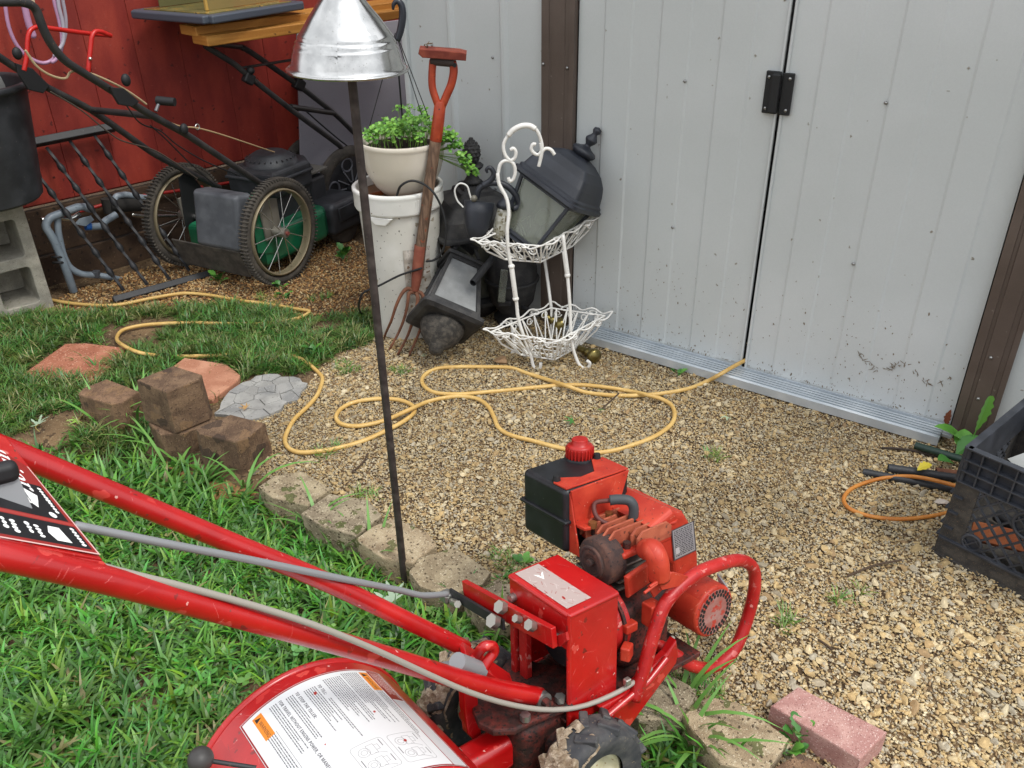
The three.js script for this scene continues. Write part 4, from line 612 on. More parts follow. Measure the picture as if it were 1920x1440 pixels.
{
  const t = thing('garden_fork', 'rusty four tined garden fork with an orange D grip leaning on the bucket', 'garden fork', [-0.4282,0,-2.8039]);
  const or = surf({ c: [150, 54, 28], c2: [176, 72, 40], f: 6, amt: 0.9, grain: 8, size: 256, m: 0.2, rough: 0.5, seed: 71, flecks: [[[66, 36, 26], 20, 0.2, 0.1]] });
  const sw = surf({ c: [84, 64, 50], c2: [128, 102, 82], f: 7, amt: 1, grain: 14, size: 256, m: 0.25, rough: 0.85, seed: 72, stretch: [6, 1], flecks: [[[140, 70, 44], 12, 0.2, 0.12]] });
  part(t, 'wooden_shaft', sweep([[-0.3397,0.2744,-2.8855],[-0.3177,0.4051,-2.8939],[-0.2816,0.5879,-2.9044],[-0.2586,0.6976,-2.9129],[-0.2458,0.7649,-2.9198]].map(p => V3(p)), 0.0195, 14), sw);
  part(t, 'socket', sweep([[-0.3519,0.2267,-2.8736],[-0.3407,0.2859,-2.8834],[-0.3219,0.3961,-2.8912]].map(p => V3(p)), [0.014, 0.0205, 0.021], 14), surf({ c: [118, 58, 42], c2: [138, 78, 58], f: 6, amt: 0.9, grain: 8, size: 256, m: 0.2, rough: 0.7, seed: 73 }));
  part(t, 'grip_socket', sweep([[-0.246,0.7613,-2.9198],[-0.2331,0.8298,-2.9238],[-0.2227,0.89,-2.9274]].map(p => V3(p)), [0.0205, 0.0205, 0.019], 14), or);
  const L = [...[[-0.2277,0.8642,-2.9266],[-0.2367,0.894,-2.9263],[-0.247,0.9329,-2.9298],[-0.2463,0.9748,-2.9319],[-0.2399,1.0212,-2.9329]]].map(p => V3(p)), Rr = [[-0.2242,0.864,-2.9271],[-0.204,0.9038,-2.9261],[-0.182,0.9497,-2.9254],[-0.173,0.9913,-2.9267],[-0.1769,1.0163,-2.9261]].map(p => V3(p));
  part(t, 'grip_arm', sweep(new THREE.CatmullRomCurve3(L).getPoints(20), 0.0125, 12), or); part(t, 'grip_arm', sweep(new THREE.CatmullRomCurve3(Rr).getPoints(20), 0.0135, 12), or);
  part(t, 'hand_grip', rod([-0.247,1.0212,-2.9338], [-0.17,1.0147,-2.9251], 0.017), flat(0x3c3330, 0.8)); part(t, 'grip_bolt', rod([-0.1774,1.0064,-2.9261], [-0.1679,1.0071,-2.9113], 0.007), darkMat);
  const T = [[[-0.3558,0.227,-2.873],[-0.3776,0.2396,-2.8647],[-0.3962,0.2288,-2.8467],[-0.4173,0.1926,-2.8335],[-0.4427,0.1273,-2.8347],[-0.4838,0.03,-2.9056],[-0.4966,-0.01,-2.93]],[[-0.3562,0.2206,-2.8729],[-0.372,0.2245,-2.8554],[-0.3758,0.206,-2.8397],[-0.3893,0.1492,-2.8326],[-0.4188,0.079,-2.8332],[-0.4541,0.02,-2.8184],[-0.4716,-0.02,-2.8512]],[[-0.3524,0.2203,-2.8735],[-0.3414,0.2134,-2.8549],[-0.3463,0.1737,-2.834],[-0.3654,0.1191,-2.8261],[-0.3899,0.059,-2.8274],[-0.4197,0.015,-2.7925],[-0.4367,-0.02,-2.8117]],[[-0.3521,0.2245,-2.8736],[-0.3283,0.2184,-2.867],[-0.3152,0.1815,-2.8437],[-0.3264,0.124,-2.837],[-0.3482,0.064,-2.8337],[-0.3745,0.02,-2.7815],[-0.3911,-0.02,-2.7974]]];
  for (const q of T) { const P = new THREE.CatmullRomCurve3(q.map(p => V3(p))).getPoints(28); part(t, 'tine', sweep(P, P.map((_, i) => lerp(0.0082, 0.0035, i / 28)), 8), rustMat); }
  // wooden offcut balanced on the grip
  solo('wood_block', 'red brown wooden offcut with debris balanced on the fork grip', 'block', plate([[-0.28,1.0625,-2.9248],[-0.2846,1.0464,-2.9241],[-0.2717,1.0344,-2.9261],[-0.1314,1.0221,-2.9269],[-0.1287,1.045,-2.9273],[-0.1508,1.0507,-2.924]], 0.05, 0.003), surf({ c: [108, 44, 32], c2: [136, 66, 48], f: 6, amt: 1, grain: 12, size: 256, m: 0.15, rough: 0.85, seed: 74, flecks: [[[66, 40, 30], 20, 0.2, 0.15]] }), [-0.2076,1.0285,-2.9256]);
  const r = rng(9), o = [-0.2542,1.059,-2.9236]; solo('dry_twigs', 'wisps of dry grass lying on the wooden offcut', 'twigs', merge([0, 1, 2, 3, 4].map(() => tube([[o[0], o[1], o[2]], [o[0] + 0.02 * (r() - 0.7), o[1] + 0.012, o[2] + 0.01], [o[0] + 0.05 * (r() - 0.6), o[1] + 0.012 + 0.012 * r(), o[2]]], 0.001, { rs: 4 }))), flat(0x6d5d48, 0.9), o);
}
// ---------------------------------------------------------------- lanterns
const lanMat = surf({ c: [38, 41, 48], c2: [50, 54, 62], f: 5, amt: 0.8, grain: 6, size: 256, m: 0.3, rough: 0.45, seed: 81, flecks: [[[84, 84, 84], 26, 0.08, 0.03]] });
const lanDusty = surf({ c: [34, 34, 36], c2: [58, 57, 56], f: 7, amt: 1, grain: 16, size: 256, m: 0.2, rough: 0.7, seed: 82, flecks: [[[104, 96, 84], 40, 0.16, 0.12]] });
const stipple = surf({ c: [44, 42, 39], c2: [78, 73, 66], f: 10, amt: 1, grain: 30, size: 256, m: 0.12, rough: 0.9, bump: 0.0008, hg: 0.8, seed: 83, flecks: [[[98, 88, 74], 40, 0.22, 0.3]] });
const clearGlass = new THREE.MeshPhysicalMaterial({ color: 0xd4d8cc, roughness: 0.12, transmission: 0.82, thickness: 0 });
const frosted = surf({ c: [150, 152, 152], c2: [176, 178, 178], f: 5, amt: 0.9, grain: 10, size: 256, m: 0.2, rough: 0.35, seed: 84, flecks: [[[196, 196, 192], 26, 0.12, 0.1], [[110, 108, 104], 30, 0.08, 0.06]] }); frosted.transmission = 0.35; frosted.thickness = 0;
function sqLoft(prof, rad = 0.12) { // square section with soft corners, prof [[half, y], ...]
  const n = 32, pos = [], idx = []; const pt = k => { const a = k / n * 2 * Math.PI, c = Math.cos(a), s = Math.sin(a), e = 0.17; return [Math.sign(c) * Math.abs(c) ** e, Math.sign(s) * Math.abs(s) ** e]; };
  for (const [h, y] of prof) for (let k = 0; k < n; k++) { const [a, b] = pt(k + 0.5); pos.push(a * h, y, b * h); }
  for (let i = 0; i < prof.length - 1; i++) for (let k = 0; k < n; k++) { const a = i * n + k, b = i * n + (k + 1) % n; idx.push(a, a + n, b, b, a + n, b + n); }
  const g = new THREE.BufferGeometry(); g.setAttribute('position', new THREE.Float32BufferAttribute(pos, 3)); g.setIndex(idx); const ng = g.toNonIndexed(); ng.computeVertexNormals();
  // crease between faces is kept sharp by the non-indexed normals; smooth along y only where the profile is smooth
  return ng;
}
function lantern(t, o) { // own frame: y up the axis, bottom of the glass at 0
  const { wb, wt, h, pw = 0.012, mat = lanMat, glass = clearGlass } = o, C = [[1, 1], [1, -1], [-1, -1], [-1, 1]];
  part(t, 'bottom_plate', sqLoft([[0.0001, -o.sill], [wb * 1.1, -o.sill], [wb * 1.28, -o.sill * 0.7], [wb * 1.28, -o.sill * 0.25], [wb * 1.1, 0], [0.0001, 0]]), mat);
  for (let i = 0; i < 4; i++) {
    const [a, b] = C[i], [c, d] = C[(i + 1) % 4]; part(t, 'corner_post', bar([a * wb, 0, b * wb], [a * wt, h, b * wt], pw, pw), mat);
    const e = 0.92; part(t, 'glass_pane', plate([[a * wb * e, 0.003, b * wb * e], [c * wb * e, 0.003, d * wb * e], [c * wt * e, h - 0.003, d * wt * e], [a * wt * e, h - 0.003, b * wt * e]], 0.003), glass);
    if (o.rails) part(t, 'pane_rail', bar([a * wb, 0.008, b * wb], [c * wb, 0.008, d * wb], pw, pw), mat), part(t, 'pane_rail', bar([a * wt, h - 0.005, b * wt], [c * wt, h - 0.005, d * wt], pw, pw), mat);
  }
  if (o.candle) { part(t, 'lamp_holder', rod([0, 0, 0], [0, h * 0.4, 0], 0.014), flat(0x8a8a7c, 0.5)); part(t, 'bulb', new THREE.SphereGeometry(0.024, 16, 12).scale(1, 1.4, 1).translate(0, h * 0.5, 0), flat(0xb9bab0, 0.3)); }
  if (o.roof) { const rf = part(t, 'roof', sqLoft(o.roof.map(([r, y]) => [r, h + y])), mat); if (o.finial) part(rf, 'finial', lathe(o.finial.map(([r, y]) => [r, h + y]), 28), o.finMat || mat); }
  if (o.cup) part(t, 'base_cup', lathe(o.cup.map(([r, y]) => [r, y]), 28), o.cupMat || mat);
}

{ // tilted lantern lying in the upper basket
  const h = 0.2, t = thing('carriage_lantern', 'black carriage lantern with clear panes tipped over in the upper wire basket', 'lantern', [0.0624,0.4075,-2.8896]); OWN.add(t); frame(t, [0.7228,-0.4021,0.5621], [0.544,0.8326,-0.104], [-0.4262,0.3809,0.8205]);
  lantern(t, { wb: 0.072, wt: 0.106, h, sill: 0.012, candle: true, rails: true, roof: [[0.0001, -0.004], [0.128, -0.004], [0.14, 0.004], [0.14, 0.016], [0.132, 0.02], [0.132, 0.028], [0.124, 0.034], [0.116, 0.065], [0.104, 0.095], [0.082, 0.122], [0.052, 0.142], [0.03, 0.15], [0.0001, 0.151]], finial: [[0, 0.144], [0.03, 0.148], [0.043, 0.16], [0.046, 0.169], [0.04, 0.177], [0.02, 0.184], [0.011, 0.19], [0.011, 0.195], [0.02, 0.208], [0.022, 0.216], [0.012, 0.23], [0.009, 0.236], [0.015, 0.246], [0.014, 0.256], [0, 0.262]] });
}
{ // front lantern with dusty panes, leaning back
  const t = thing('carriage_lantern', 'black lantern with grey dusty panes leaning back beside the garden fork', 'lantern', [-0.2374,0.1633,-2.7781]); OWN.add(t); frame(t, [0.8752,-0.4769,-0.081], [0.2297,0.557,-0.7981], [0.4258,0.6799,0.5971]);
  lantern(t, { wb: 0.092, wt: 0.056, h: 0.22, sill: 0.033, rails: true, mat: lanDusty, glass: frosted, pw: 0.014, cup: [[0.0001, -0.03], [0.08, -0.033], [0.081, -0.05], [0.07, -0.085], [0.048, -0.112], [0.03, -0.125], [0.022, -0.15], [0.0001, -0.155]], cupMat: stipple });
  part(t, 'top_plate', sqLoft([[0.0001, 0.22], [0.072, 0.22], [0.076, 0.23], [0.06, 0.241], [0.0001, 0.242]]), lanDusty);
  for (const [a, b] of [[1, 1], [1, -1], [-1, -1], [-1, 1]]) part(t, 'crown_strut', bar([a * 0.05, 0.25, b * 0.05], [a * 0.03, 0.3, b * 0.03], 0.012, 0.008), lanDusty);
  part(t, 'crown_plate', rbox(0.08, 0.01, 0.08, 0.003, [0, 0.303, 0]), lanDusty);
  part(t, 'arm_tube', (() => { const g = lathe([[0.011, 0], [0.013, 0], [0.013, 0.17], [0.011, 0.17]], 16); return along(g, [0.03, 0.1, 0.13], [0.09, 0.26, 0.1]); })(), ironMat);
  part(t, 'candle_sleeve', rod([-0.015, 0.0, 0], [-0.015, 0.09, 0], 0.011), flat(0x55544f, 0.7));
}

{ // big lantern behind, with a pineapple finial
  const t = thing('pineapple_lantern', 'large black lantern with a pineapple finial behind the leaning lantern', 'lantern', [-0.136,0,-3.1589]); OWN.add(t); t.rotation.y = 0.35;
  const y0 = 0.09, g = new THREE.Group();
  lantern(Object.assign(t), { wb: 0.1, wt: 0.135, h: 0.27, sill: 0.03, mat: lanDusty, glass: new THREE.MeshPhysicalMaterial({ color: 0x6d7068, roughness: 0.15, transmission: 0.6, thickness: 0 }), roof: [[0.0001, -0.004], [0.165, -0.004], [0.178, 0.003], [0.178, 0.012], [0.165, 0.018], [0.15, 0.07], [0.115, 0.115], [0.07, 0.135], [0.065, 0.15], [0.05, 0.155], [0.045, 0.17], [0.0001, 0.171]] });
  part(t, 'finial_stem', lathe([[0, 0.57], [0.045, 0.57], [0.03, 0.582], [0.02, 0.6], [0.022, 0.615], [0.04, 0.63], [0.044, 0.638], [0.036, 0.645], [0, 0.646]], 24).translate(0, -0.13, 0), lanDusty);
  const pn = part(t, 'pineapple', new THREE.SphereGeometry(0.031, 24, 18).scale(1, 1.4, 1).translate(0, 0.556, 0), lanDusty);
  for (let j = 0; j < 7; j++) for (let k = 0; k < 10; k++) { const ph = 0.45 + j * 0.33, a = (k + (j % 2) * 0.5) / 10 * 6.283, rr2 = 0.031 * Math.sin(ph); const s = new THREE.OctahedronGeometry(0.0095 * (0.5 + 0.5 * Math.sin(ph))); s.scale(1, 1.2, 0.6); s.translate(0, 0, rr2); s.rotateY(a); s.translate(0, 0.556 + 0.043 * Math.cos(ph), 0); part(pn, 'scale', s, lanDusty); }
  part(pn, 'crown_nub', rod([0, 0.596, 0], [0, 0.61, 0], 0.01, 0.008), lanDusty);
  part(t, 'base_cup', lathe([[0, -0.1], [0.06, -0.1], [0.09, -0.06], [0.1, -0.03]], 24), lanDusty);
  t.position.y += 0.1;
}

{ // wall sconce with a jar shade and a scrolled arm, propped on the big lantern
  const t = thing('scroll_sconce', 'black wall sconce with scrolled arm and dirty jar glass above the dusty lantern', 'wall lamp', [-0.1043,0.4429,-2.8632]);
  part(t, 'mount_cup', sweep([[-0.1171,0.4407,-2.8429],[-0.1138,0.48,-2.843],[-0.1072,0.5214,-2.8631],[-0.1024,0.5603,-2.8732]].map(p => V3(p)), [0.028, 0.042, 0.052, 0.053], 20), lanMat);
  part(t, 'scroll_arm', sweep(new THREE.CatmullRomCurve3([[-0.1127,0.5752,-2.863],[-0.1024,0.6071,-2.8632],[-0.0761,0.6252,-2.8637],[-0.0339,0.6249,-2.8746],[0.0026,0.6071,-2.8753],[0.0263,0.5762,-2.8758],[0.0333,0.5435,-2.876],[0.0107,0.5339,-2.8655]].map(p => V3(p))).getPoints(40), 0.011, 10), lanMat);
  part(t, 'leaf_scroll', sweep(new THREE.CatmullRomCurve3([[-0.0891,0.6199,-2.8635],[-0.061,0.6379,-2.864],[-0.0494,0.6617,-2.8643],[-0.0634,0.6822,-2.864],[-0.0745,0.6752,-2.8638],[-0.0712,0.664,-2.8638]].map(p => V3(p))).getPoints(30), [...Array(31)].map((_, i) => 0.012 - 0.008 * i / 30), 8), lanMat);
  part(t, 'shade_cap', sweep([[-0.0134,0.5455,-2.855],[-0.0112,0.5608,-2.8551],[-0.0091,0.5759,-2.8551]].map(p => V3(p)), [0.032, 0.028, 0.012], 20), lanMat);
  part(t, 'jar_glass', sweep([[-0.0133,0.5494,-2.855],[-0.0175,0.5226,-2.8549],[-0.0279,0.4742,-2.8547],[-0.0439,0.4331,-2.8544]].map(p => V3(p)), [0.024, 0.027, 0.029, 0.02], 20), surf({ c: [150, 146, 128], c2: [196, 194, 184], f: 7, amt: 1, grain: 10, size: 128, m: 0.1, rough: 0.3, seed: 86, flecks: [[[92, 84, 56], 8, 0.35, 0.4], [[226, 226, 222], 8, 0.3, 0.3]] }));
  part(t, 'lamp_wire', tube([[-0.1586,0.5558,-2.832],[-0.1776,0.5809,-2.8316],[-0.1831,0.6184,-2.8315],[-0.1658,0.6384,-2.8319],[-0.1426,0.6304,-2.8324],[-0.133,0.5986,-2.8326],[-0.1281,0.5816,-2.8327]], 0.003), flat(0xd8d8d4, 0.5));
  part(t, 'wire_nuts', new THREE.SphereGeometry(0.012, 10, 8).translate(...[-0.1189,0.5851,-2.8329]), flat(0x777368, 0.5, 0.4));
}

{ // round lantern in the shade behind the wire stand
  const c = [0.007,0,-3.0616], t = thing('round_lantern', 'dark round lantern with a bright glass strip behind the wire stand', 'lantern', c);
  part(t, 'globe_shell', lathe([[0, 0], [0.06, 0], [0.075, 0.03], [0.05, 0.05], [0.085, 0.1], [0.1, 0.18], [0.098, 0.24], [0.08, 0.31], [0.05, 0.35], [0, 0.36]], 36).translate(...c), lanDusty);
  part(t, 'glass_strip', rbox(0.03, 0.13, 0.012, 0.005, [0, 0, 0]).rotateX(-0.15).rotateZ(-0.12).translate(c[0] - 0.035, 0.2, c[2] + 0.098), clearGlass);
  part(t, 'strip_base', rbox(0.05, 0.02, 0.02, 0.004).translate(c[0] - 0.03, 0.125, c[2] + 0.092), lanDusty);
  part(t, 'collar_ring', new THREE.TorusGeometry(0.1, 0.008, 8, 36).rotateX(Math.PI / 2).translate(c[0], 0.19, c[2]), lanDusty);
}
solo('green_plastic_sheet', 'dark green plastic sheet wedged between the fork and the leaning lantern', 'sheet', plate([[-0.3846,0.1434,-2.9867],[-0.3307,0.3362,-2.9927],[-0.2814,0.3331,-2.9982],[-0.2871,0.1365,-2.9976],[-0.3343,-0.0218,-2.9923],[-0.3618,0.0039,-2.9892]], 0.05, 0.006), flat(0x0d4a32, 0.45), [-0.3418,0,-2.9729]);
// ---------------------------------------------------------------- white wire plant stand
{
  const wm = surf({ c: [224, 222, 216], c2: [236, 235, 230], f: 6, amt: 0.8, grain: 4, size: 256, m: 0.2, rough: 0.4, seed: 88, flecks: [[[150, 130, 104], 26, 0.14, 0.05]] });
  const lo = [[-0.07, 0.14, -2.70], [0.162, 0.14, -2.62], [0.346, 0.14, -2.812], [0.152, 0.14, -2.888]], hi = [[-0.106, 0.455, -2.765], [0.107, 0.455, -2.71], [0.318, 0.47, -2.965], [0.1, 0.46, -3.03]];
  const t = thing('wire_plant_stand', 'white wire plant stand with two scrolled tiered baskets by the shed door', 'plant stand', [0.13, 0, -2.76]);
  const W = 0.0034, wave = (a, b, n, amp, y) => { const P = []; for (let i = 0; i <= n * 6; i++) { const f = i / (n * 6), q = V3(a).lerp(V3(b), f), o = V3(b).sub(V3(a)).normalize(), nn = V3(-o.z, 0, o.x); q.y += y + amp * Math.cos(f * n * 6.283); q.addScaledVector(nn, -amp * 0.6 * Math.sin(f * n * 6.283)); P.push(q); } return P; };
  const curl = (c, u, v, r, turns, ph, dir = 1) => { const P = []; for (let i = 0; i <= 26; i++) { const f = i / 26, a = ph + dir * f * turns * 6.283, rad = r * (1 - 0.65 * f); P.push(V3(c).addScaledVector(u, rad * Math.cos(a)).addScaledVector(v, rad * Math.sin(a))); } return P; };
  for (const [cs, yb, k] of [[lo, 0.03, 0.52], [hi, 0.37, 0.58]]) {
    const c = cs.reduce((s, p) => s.add(V3(p)), V3(0, 0, 0)).multiplyScalar(0.25), bs = cs.map(p => V3(p).sub(c).multiplyScalar(k).add(V3(c.x, yb, c.z)).setY(yb)), sc = V3(c.x, 0, c.z);
    const bk = part(t, 'basket', merge([0, 1, 2, 3].map(i => sweep([V3(cs[i]), V3(cs[(i + 1) % 4])], W, 6))), wm);
    for (let i = 0; i < 4; i++) {
      const a = V3(cs[i]), b = V3(cs[(i + 1) % 4]), A = bs[i], B = bs[(i + 1) % 4], o = b.clone().sub(a).normalize(), out = V3(o.z, 0, -o.x); if (out.dot(a.clone().sub(c)) < 0) out.negate();
      const a2 = a.clone().addScaledVector(a.clone().sub(c).normalize(), 0.03), b2 = b.clone().addScaledVector(b.clone().sub(c).normalize(), 0.03);
      part(bk, 'wavy_rim', sweep(wave(a2.toArray(), b2.toArray(), 3, 0.008, 0.006), W, 6), wm);
      part(bk, 'base_wire', sweep([A, B], W, 6), wm);
      const N = 5, zz = []; for (let j = 0; j < N; j++) { zz.push(A.clone().lerp(B, j / N), a.clone().lerp(b, (j + 0.5) / N)); } zz.push(B); for (let j = 0; j + 1 < zz.length; j++) part(bk, 'side_wire', sweep([zz[j], zz[j + 1]], W * 0.85, 6), wm);
      for (let j = 0; j < 2; j++) { const m = a.clone().lerp(b, (j + 0.5) / 2).addScaledVector(out, 0.014); part(bk, 'rim_scroll', sweep(curl(m, o, out, 0.022, 1.3, j * 2, j % 2 ? 1 : -1), W * 0.8, 6), wm); }
      for (let j = 0; j < 4; j++) { const m = a.clone().lerp(b, (j + 0.5) / 4); m.y -= 0.018; part(bk, 'hanging_scroll', sweep(curl(m, o, V3(0, 1, 0), 0.016, 1.2, 3.3, j % 2 ? 1 : -1), W * 0.75, 6), wm); }
      for (let j = 0; j < 3; j++) { const m = A.clone().lerp(B, (j + 0.5) / 3).addScaledVector(out, -0.012); m.y += 0.008; part(bk, 'base_scroll', sweep(curl(m, o, out, 0.016, 1.3, 1, j % 2 ? 1 : -1), W * 0.8, 6), wm); }
      part(bk, 'corner_wire', sweep([a, a.clone().lerp(A, 0.5).addScaledVector(a.clone().sub(c).setY(0).normalize(), 0.018), A], W, 6), wm);
    }
    for (let j = 1; j < 4; j++) part(bk, 'floor_wire', sweep([bs[0].clone().lerp(bs[3], j / 4), bs[1].clone().lerp(bs[2], j / 4)], W * 0.85, 6), wm);
  }
  const sm = (q, n = 40) => new THREE.CatmullRomCurve3(q.map(p => V3(p))).getPoints(n);
  
  part(t, 'post', sweep(sm([[-0.0351,0.697,-2.7428],[-0.0307,0.6614,-2.7426],[-0.0069,0.6158,-2.7319],[-0.0007,0.5679,-2.7217],[-0.007,0.5158,-2.7119],[-0.0048,0.44,-2.7118],[0.0034,0.3856,-2.7115],[0.0135,0.3182,-2.7112],[0.0201,0.2574,-2.711],[0.0267,0.1828,-2.7108],[0.0486,0.1071,-2.7001],[0.071,0.043,-2.6894],[0.0803,0.0044,-2.6791],[0.1011,0.0011,-2.6685],[0.1049,0.0275,-2.6683]]), 0.0062, 8), wm);
  for (const q of [[0.0052,0.3836,-2.7115],[0.0183,0.2615,-2.7111]]) part(t, 'post_collar', new THREE.SphereGeometry(0.0105, 12, 8).scale(1.1, 0.9, 1.1).translate(...q), wm);
  part(t, 'post_sleeve', sweep([[0.0052,0.3836,-2.7115],[0.0117,0.3222,-2.7113],[0.0183,0.2615,-2.7111]].map(p => V3(p)), 0.0085, 10), wm);
  part(t, 'post', sweep(sm([[0.1829,0.4827,-2.7412],[0.1907,0.4097,-2.7304],[0.1992,0.3408,-2.7295],[0.2095,0.218,-2.7084],[0.2145,0.1179,-2.6978],[0.2265,0.0545,-2.6866],[0.2518,0.0039,-2.674],[0.2749,0.0003,-2.6717],[0.2819,0.0203,-2.671],[0.2702,0.0309,-2.6722]]), 0.006, 8), wm);
  part(t, 'post_collar', new THREE.SphereGeometry(0.0105, 12, 8).translate(...[0.1993,0.3389,-2.7295]), wm); part(t, 'post_sleeve', sweep([[0.1871,0.4271,-2.7357],[0.1993,0.3389,-2.7295]].map(p => V3(p)), 0.0085, 10), wm);
  part(t, 'post', sweep(sm([[0.0002,0.0888,-2.8962],[0.0071,0.0513,-2.8361],[0.0142,0.0158,-2.7961],[0.002,0.0055,-2.7862],[0.0062,0.019,-2.7861]]), 0.0055, 8), wm);
  part(t, 'post', sweep(sm([[0.1, 0.46, -3.03], [0.13, 0.3, -2.98], [0.152, 0.14, -2.9], [0.16, 0.06, -2.9], [0.17, 0.006, -2.93]]), 0.006, 8), wm);
  const hc = [[[934,325],[938,308],[948,301],[961,305],[966,320],[962,336],[956,340],[953,333]],[[957,302],[947,290],[944,272],[950,258],[962,244],[978,236],[994,236],[1006,244],[1014,262],[1016,280],[1009,290],[1000,286],[996,278],[1000,270],[1005,271]],[[957,302],[965,296],[967,284],[962,278],[957,281]],[[1013,300],[1015,288],[1022,279],[1032,280],[1040,290]],[[1014,262],[1018,280],[1014,300],[1008,330]]];
  const HP = [[[-0.0335,0.6941,-2.7527],[-0.0258,0.724,-2.7525],[-0.0081,0.7361,-2.7519],[0.0143,0.7289,-2.7512],[0.0227,0.7025,-2.751],[0.0153,0.6741,-2.7512],[0.0046,0.6671,-2.7515],[-0.0004,0.6796,-2.7517]],[[0.0075,0.7342,-2.7514],[-0.0095,0.7552,-2.752],[-0.0141,0.7863,-2.7521],[-0.0033,0.8101,-2.7518],[0.0176,0.8335,-2.7511],[0.045,0.8467,-2.7503],[0.0723,0.8464,-2.7494],[0.0927,0.8328,-2.7488],[0.1064,0.8022,-2.7483],[0.1099,0.7714,-2.7482],[0.0978,0.7543,-2.7486],[0.0823,0.7613,-2.7491],[0.0754,0.7752,-2.7493],[0.0823,0.7888,-2.7491],[0.0909,0.787,-2.7488]],[[0.0075,0.7342,-2.7514],[0.0215,0.7445,-2.751],[0.0253,0.7653,-2.7509],[0.0168,0.7757,-2.7511],[0.0081,0.7706,-2.7514]],[[0.1048,0.7368,-2.7484],[0.1082,0.7576,-2.7483],[0.1202,0.773,-2.7479],[0.1375,0.7712,-2.7474],[0.1514,0.7538,-2.7469]],[[0.1064,0.792,-2.7483],[0.1099,0.7628,-2.7482],[0.1048,0.7368,-2.7484],[0.0996,0.7159,-2.7485]]];
  HP.forEach(q => part(t, 'handle_scroll', sweep(sm(q, 48), 0.0058, 8), wm));
  part(t, 'handle_sleeve', sweep(sm([[0.0019,0.8168,-2.7516],[0.0176,0.8335,-2.7511],[0.045,0.8467,-2.7503],[0.0723,0.8464,-2.7494],[0.0893,0.8362,-2.7489]], 20), 0.009, 10), wm);
  // brass finials
  const brass = flat(0x7f7346, 0.3, 0.9), kn = (a, b, pf, name, label) => solo(name, label, 'door knob', along(lathe(pf, 24), a, b), brass, a);
  const pf = [[0, 0], [0.012, 0], [0.013, 0.03], [0.009, 0.036], [0.018, 0.045], [0.009, 0.052], [0.012, 0.058], [0.024, 0.066], [0.028, 0.08], [0.024, 0.094], [0, 0.1]];
  kn([0.1172,0.1126,-2.8884], [0.1846,0.0829,-2.8645], pf, 'brass_knob', 'tarnished brass door knob lying in the lower wire basket');
  kn([0.2511,0.03,-2.7731], [0.3109,0.03,-2.6965], pf, 'brass_knob', 'tarnished brass door knob lying on the gravel beside the wire stand');
  solo('iron_rod', 'dark iron rod sticking into the lower wire basket', 'rod', rod([0.0425,0.0961,-2.9929], [0.1257,0.1035,-2.8979], 0.008), ironMat, [0.0425,0.0961,-2.9929]);
}

// ---------------------------------------------------------------- the red tiller (own frame: x ahead, y up, z to its right-hand side)
const tillRed = surf({ lines: [[[222, 130, 122], 60, 40, 1.6], [[120, 40, 34], 40, 26, 1.4], [[236, 206, 198], 26, 14, 1.2]], c: [170, 12, 15], c2: [192, 26, 24], f: 5, amt: 0.9, grain: 5, size: 512, m: 0.3, rough: 0.32, seed: 91, clear: 0.5, cr: 0.2, flecks: [[[226, 190, 180], 22, 0.16, 0.05], [[120, 30, 24], 16, 0.22, 0.07], [[96, 64, 52], 24, 0.13, 0.05], [[206, 70, 62], 10, 0.35, 0.1]] });
const tillWorn = surf({ lines: [[[214, 140, 132], 110, 36, 2.4], [[88, 58, 48], 70, 30, 2], [[232, 206, 198], 40, 14, 1.6]], c: [164, 18, 18], c2: [186, 40, 36], f: 7, amt: 1, grain: 8, size: 512, m: 0.22, rough: 0.42, seed: 92, flecks: [[[206, 130, 122], 14, 0.3, 0.16], [[92, 66, 56], 26, 0.2, 0.1], [[230, 210, 200], 34, 0.1, 0.05]] });
const engRed = surf({ lines: [[[216, 150, 130], 60, 24, 1.6], [[96, 40, 30], 70, 26, 2]], c: [172, 44, 26], c2: [196, 66, 42], f: 6, amt: 0.9, grain: 8, size: 512, m: 0.22, rough: 0.5, seed: 93, flecks: [[[216, 150, 130], 26, 0.14, 0.06], [[104, 40, 28], 24, 0.18, 0.08]] });
const greasy = surf({ c: [44, 26, 22], c2: [96, 36, 28], f: 8, amt: 1, grain: 16, size: 256, m: 0.12, rough: 0.65, bump: 0.0015, seed: 94, flecks: [[[20, 16, 14], 16, 0.3, 0.4], [[140, 100, 80], 30, 0.12, 0.1]] });
const tankBlack = surf({ c: [22, 23, 26], c2: [34, 36, 40], f: 6, amt: 0.9, grain: 6, size: 256, m: 0.2, rough: 0.42, seed: 95, flecks: [[[84, 84, 88], 22, 0.12, 0.05]] });
const steel = flat(0xa8a8a4, 0.35, 0.85), zincBolt = flat(0xb4b2a8, 0.35, 0.8), greyPaint = flat(0x8e9092, 0.45, 0.2);
const tyreMat = surf({ c: [52, 53, 56], c2: [84, 82, 80], f: 8, amt: 0.9, grain: 10, size: 256, m: 0.15, rough: 0.75, seed: 96, flecks: [[[120, 106, 88], 22, 0.18, 0.15]] });
const mud = surf({ c: [138, 118, 94], c2: [188, 172, 150], f: 9, amt: 1, grain: 16, size: 256, m: 0.1, rough: 0.95, bump: 0.003, hg: 0.5, seed: 97, flecks: [[[110, 88, 66], 22, 0.22, 0.2], [[208, 196, 178], 26, 0.18, 0.2]] });
const til = thing('rotary_tiller', 'red walk-behind rotary tiller with black fuel tank and muddy lug tyres', 'tiller', [0,0,-1.05]); OWN.add(til); frame(til, [0.803,-0.1219,-0.5834], [-0.005,0.9775,-0.211], [0.596,0.1724,0.7843]);
const tp = (n, g, m, p = til, l) => part(p, n, g, m, l);
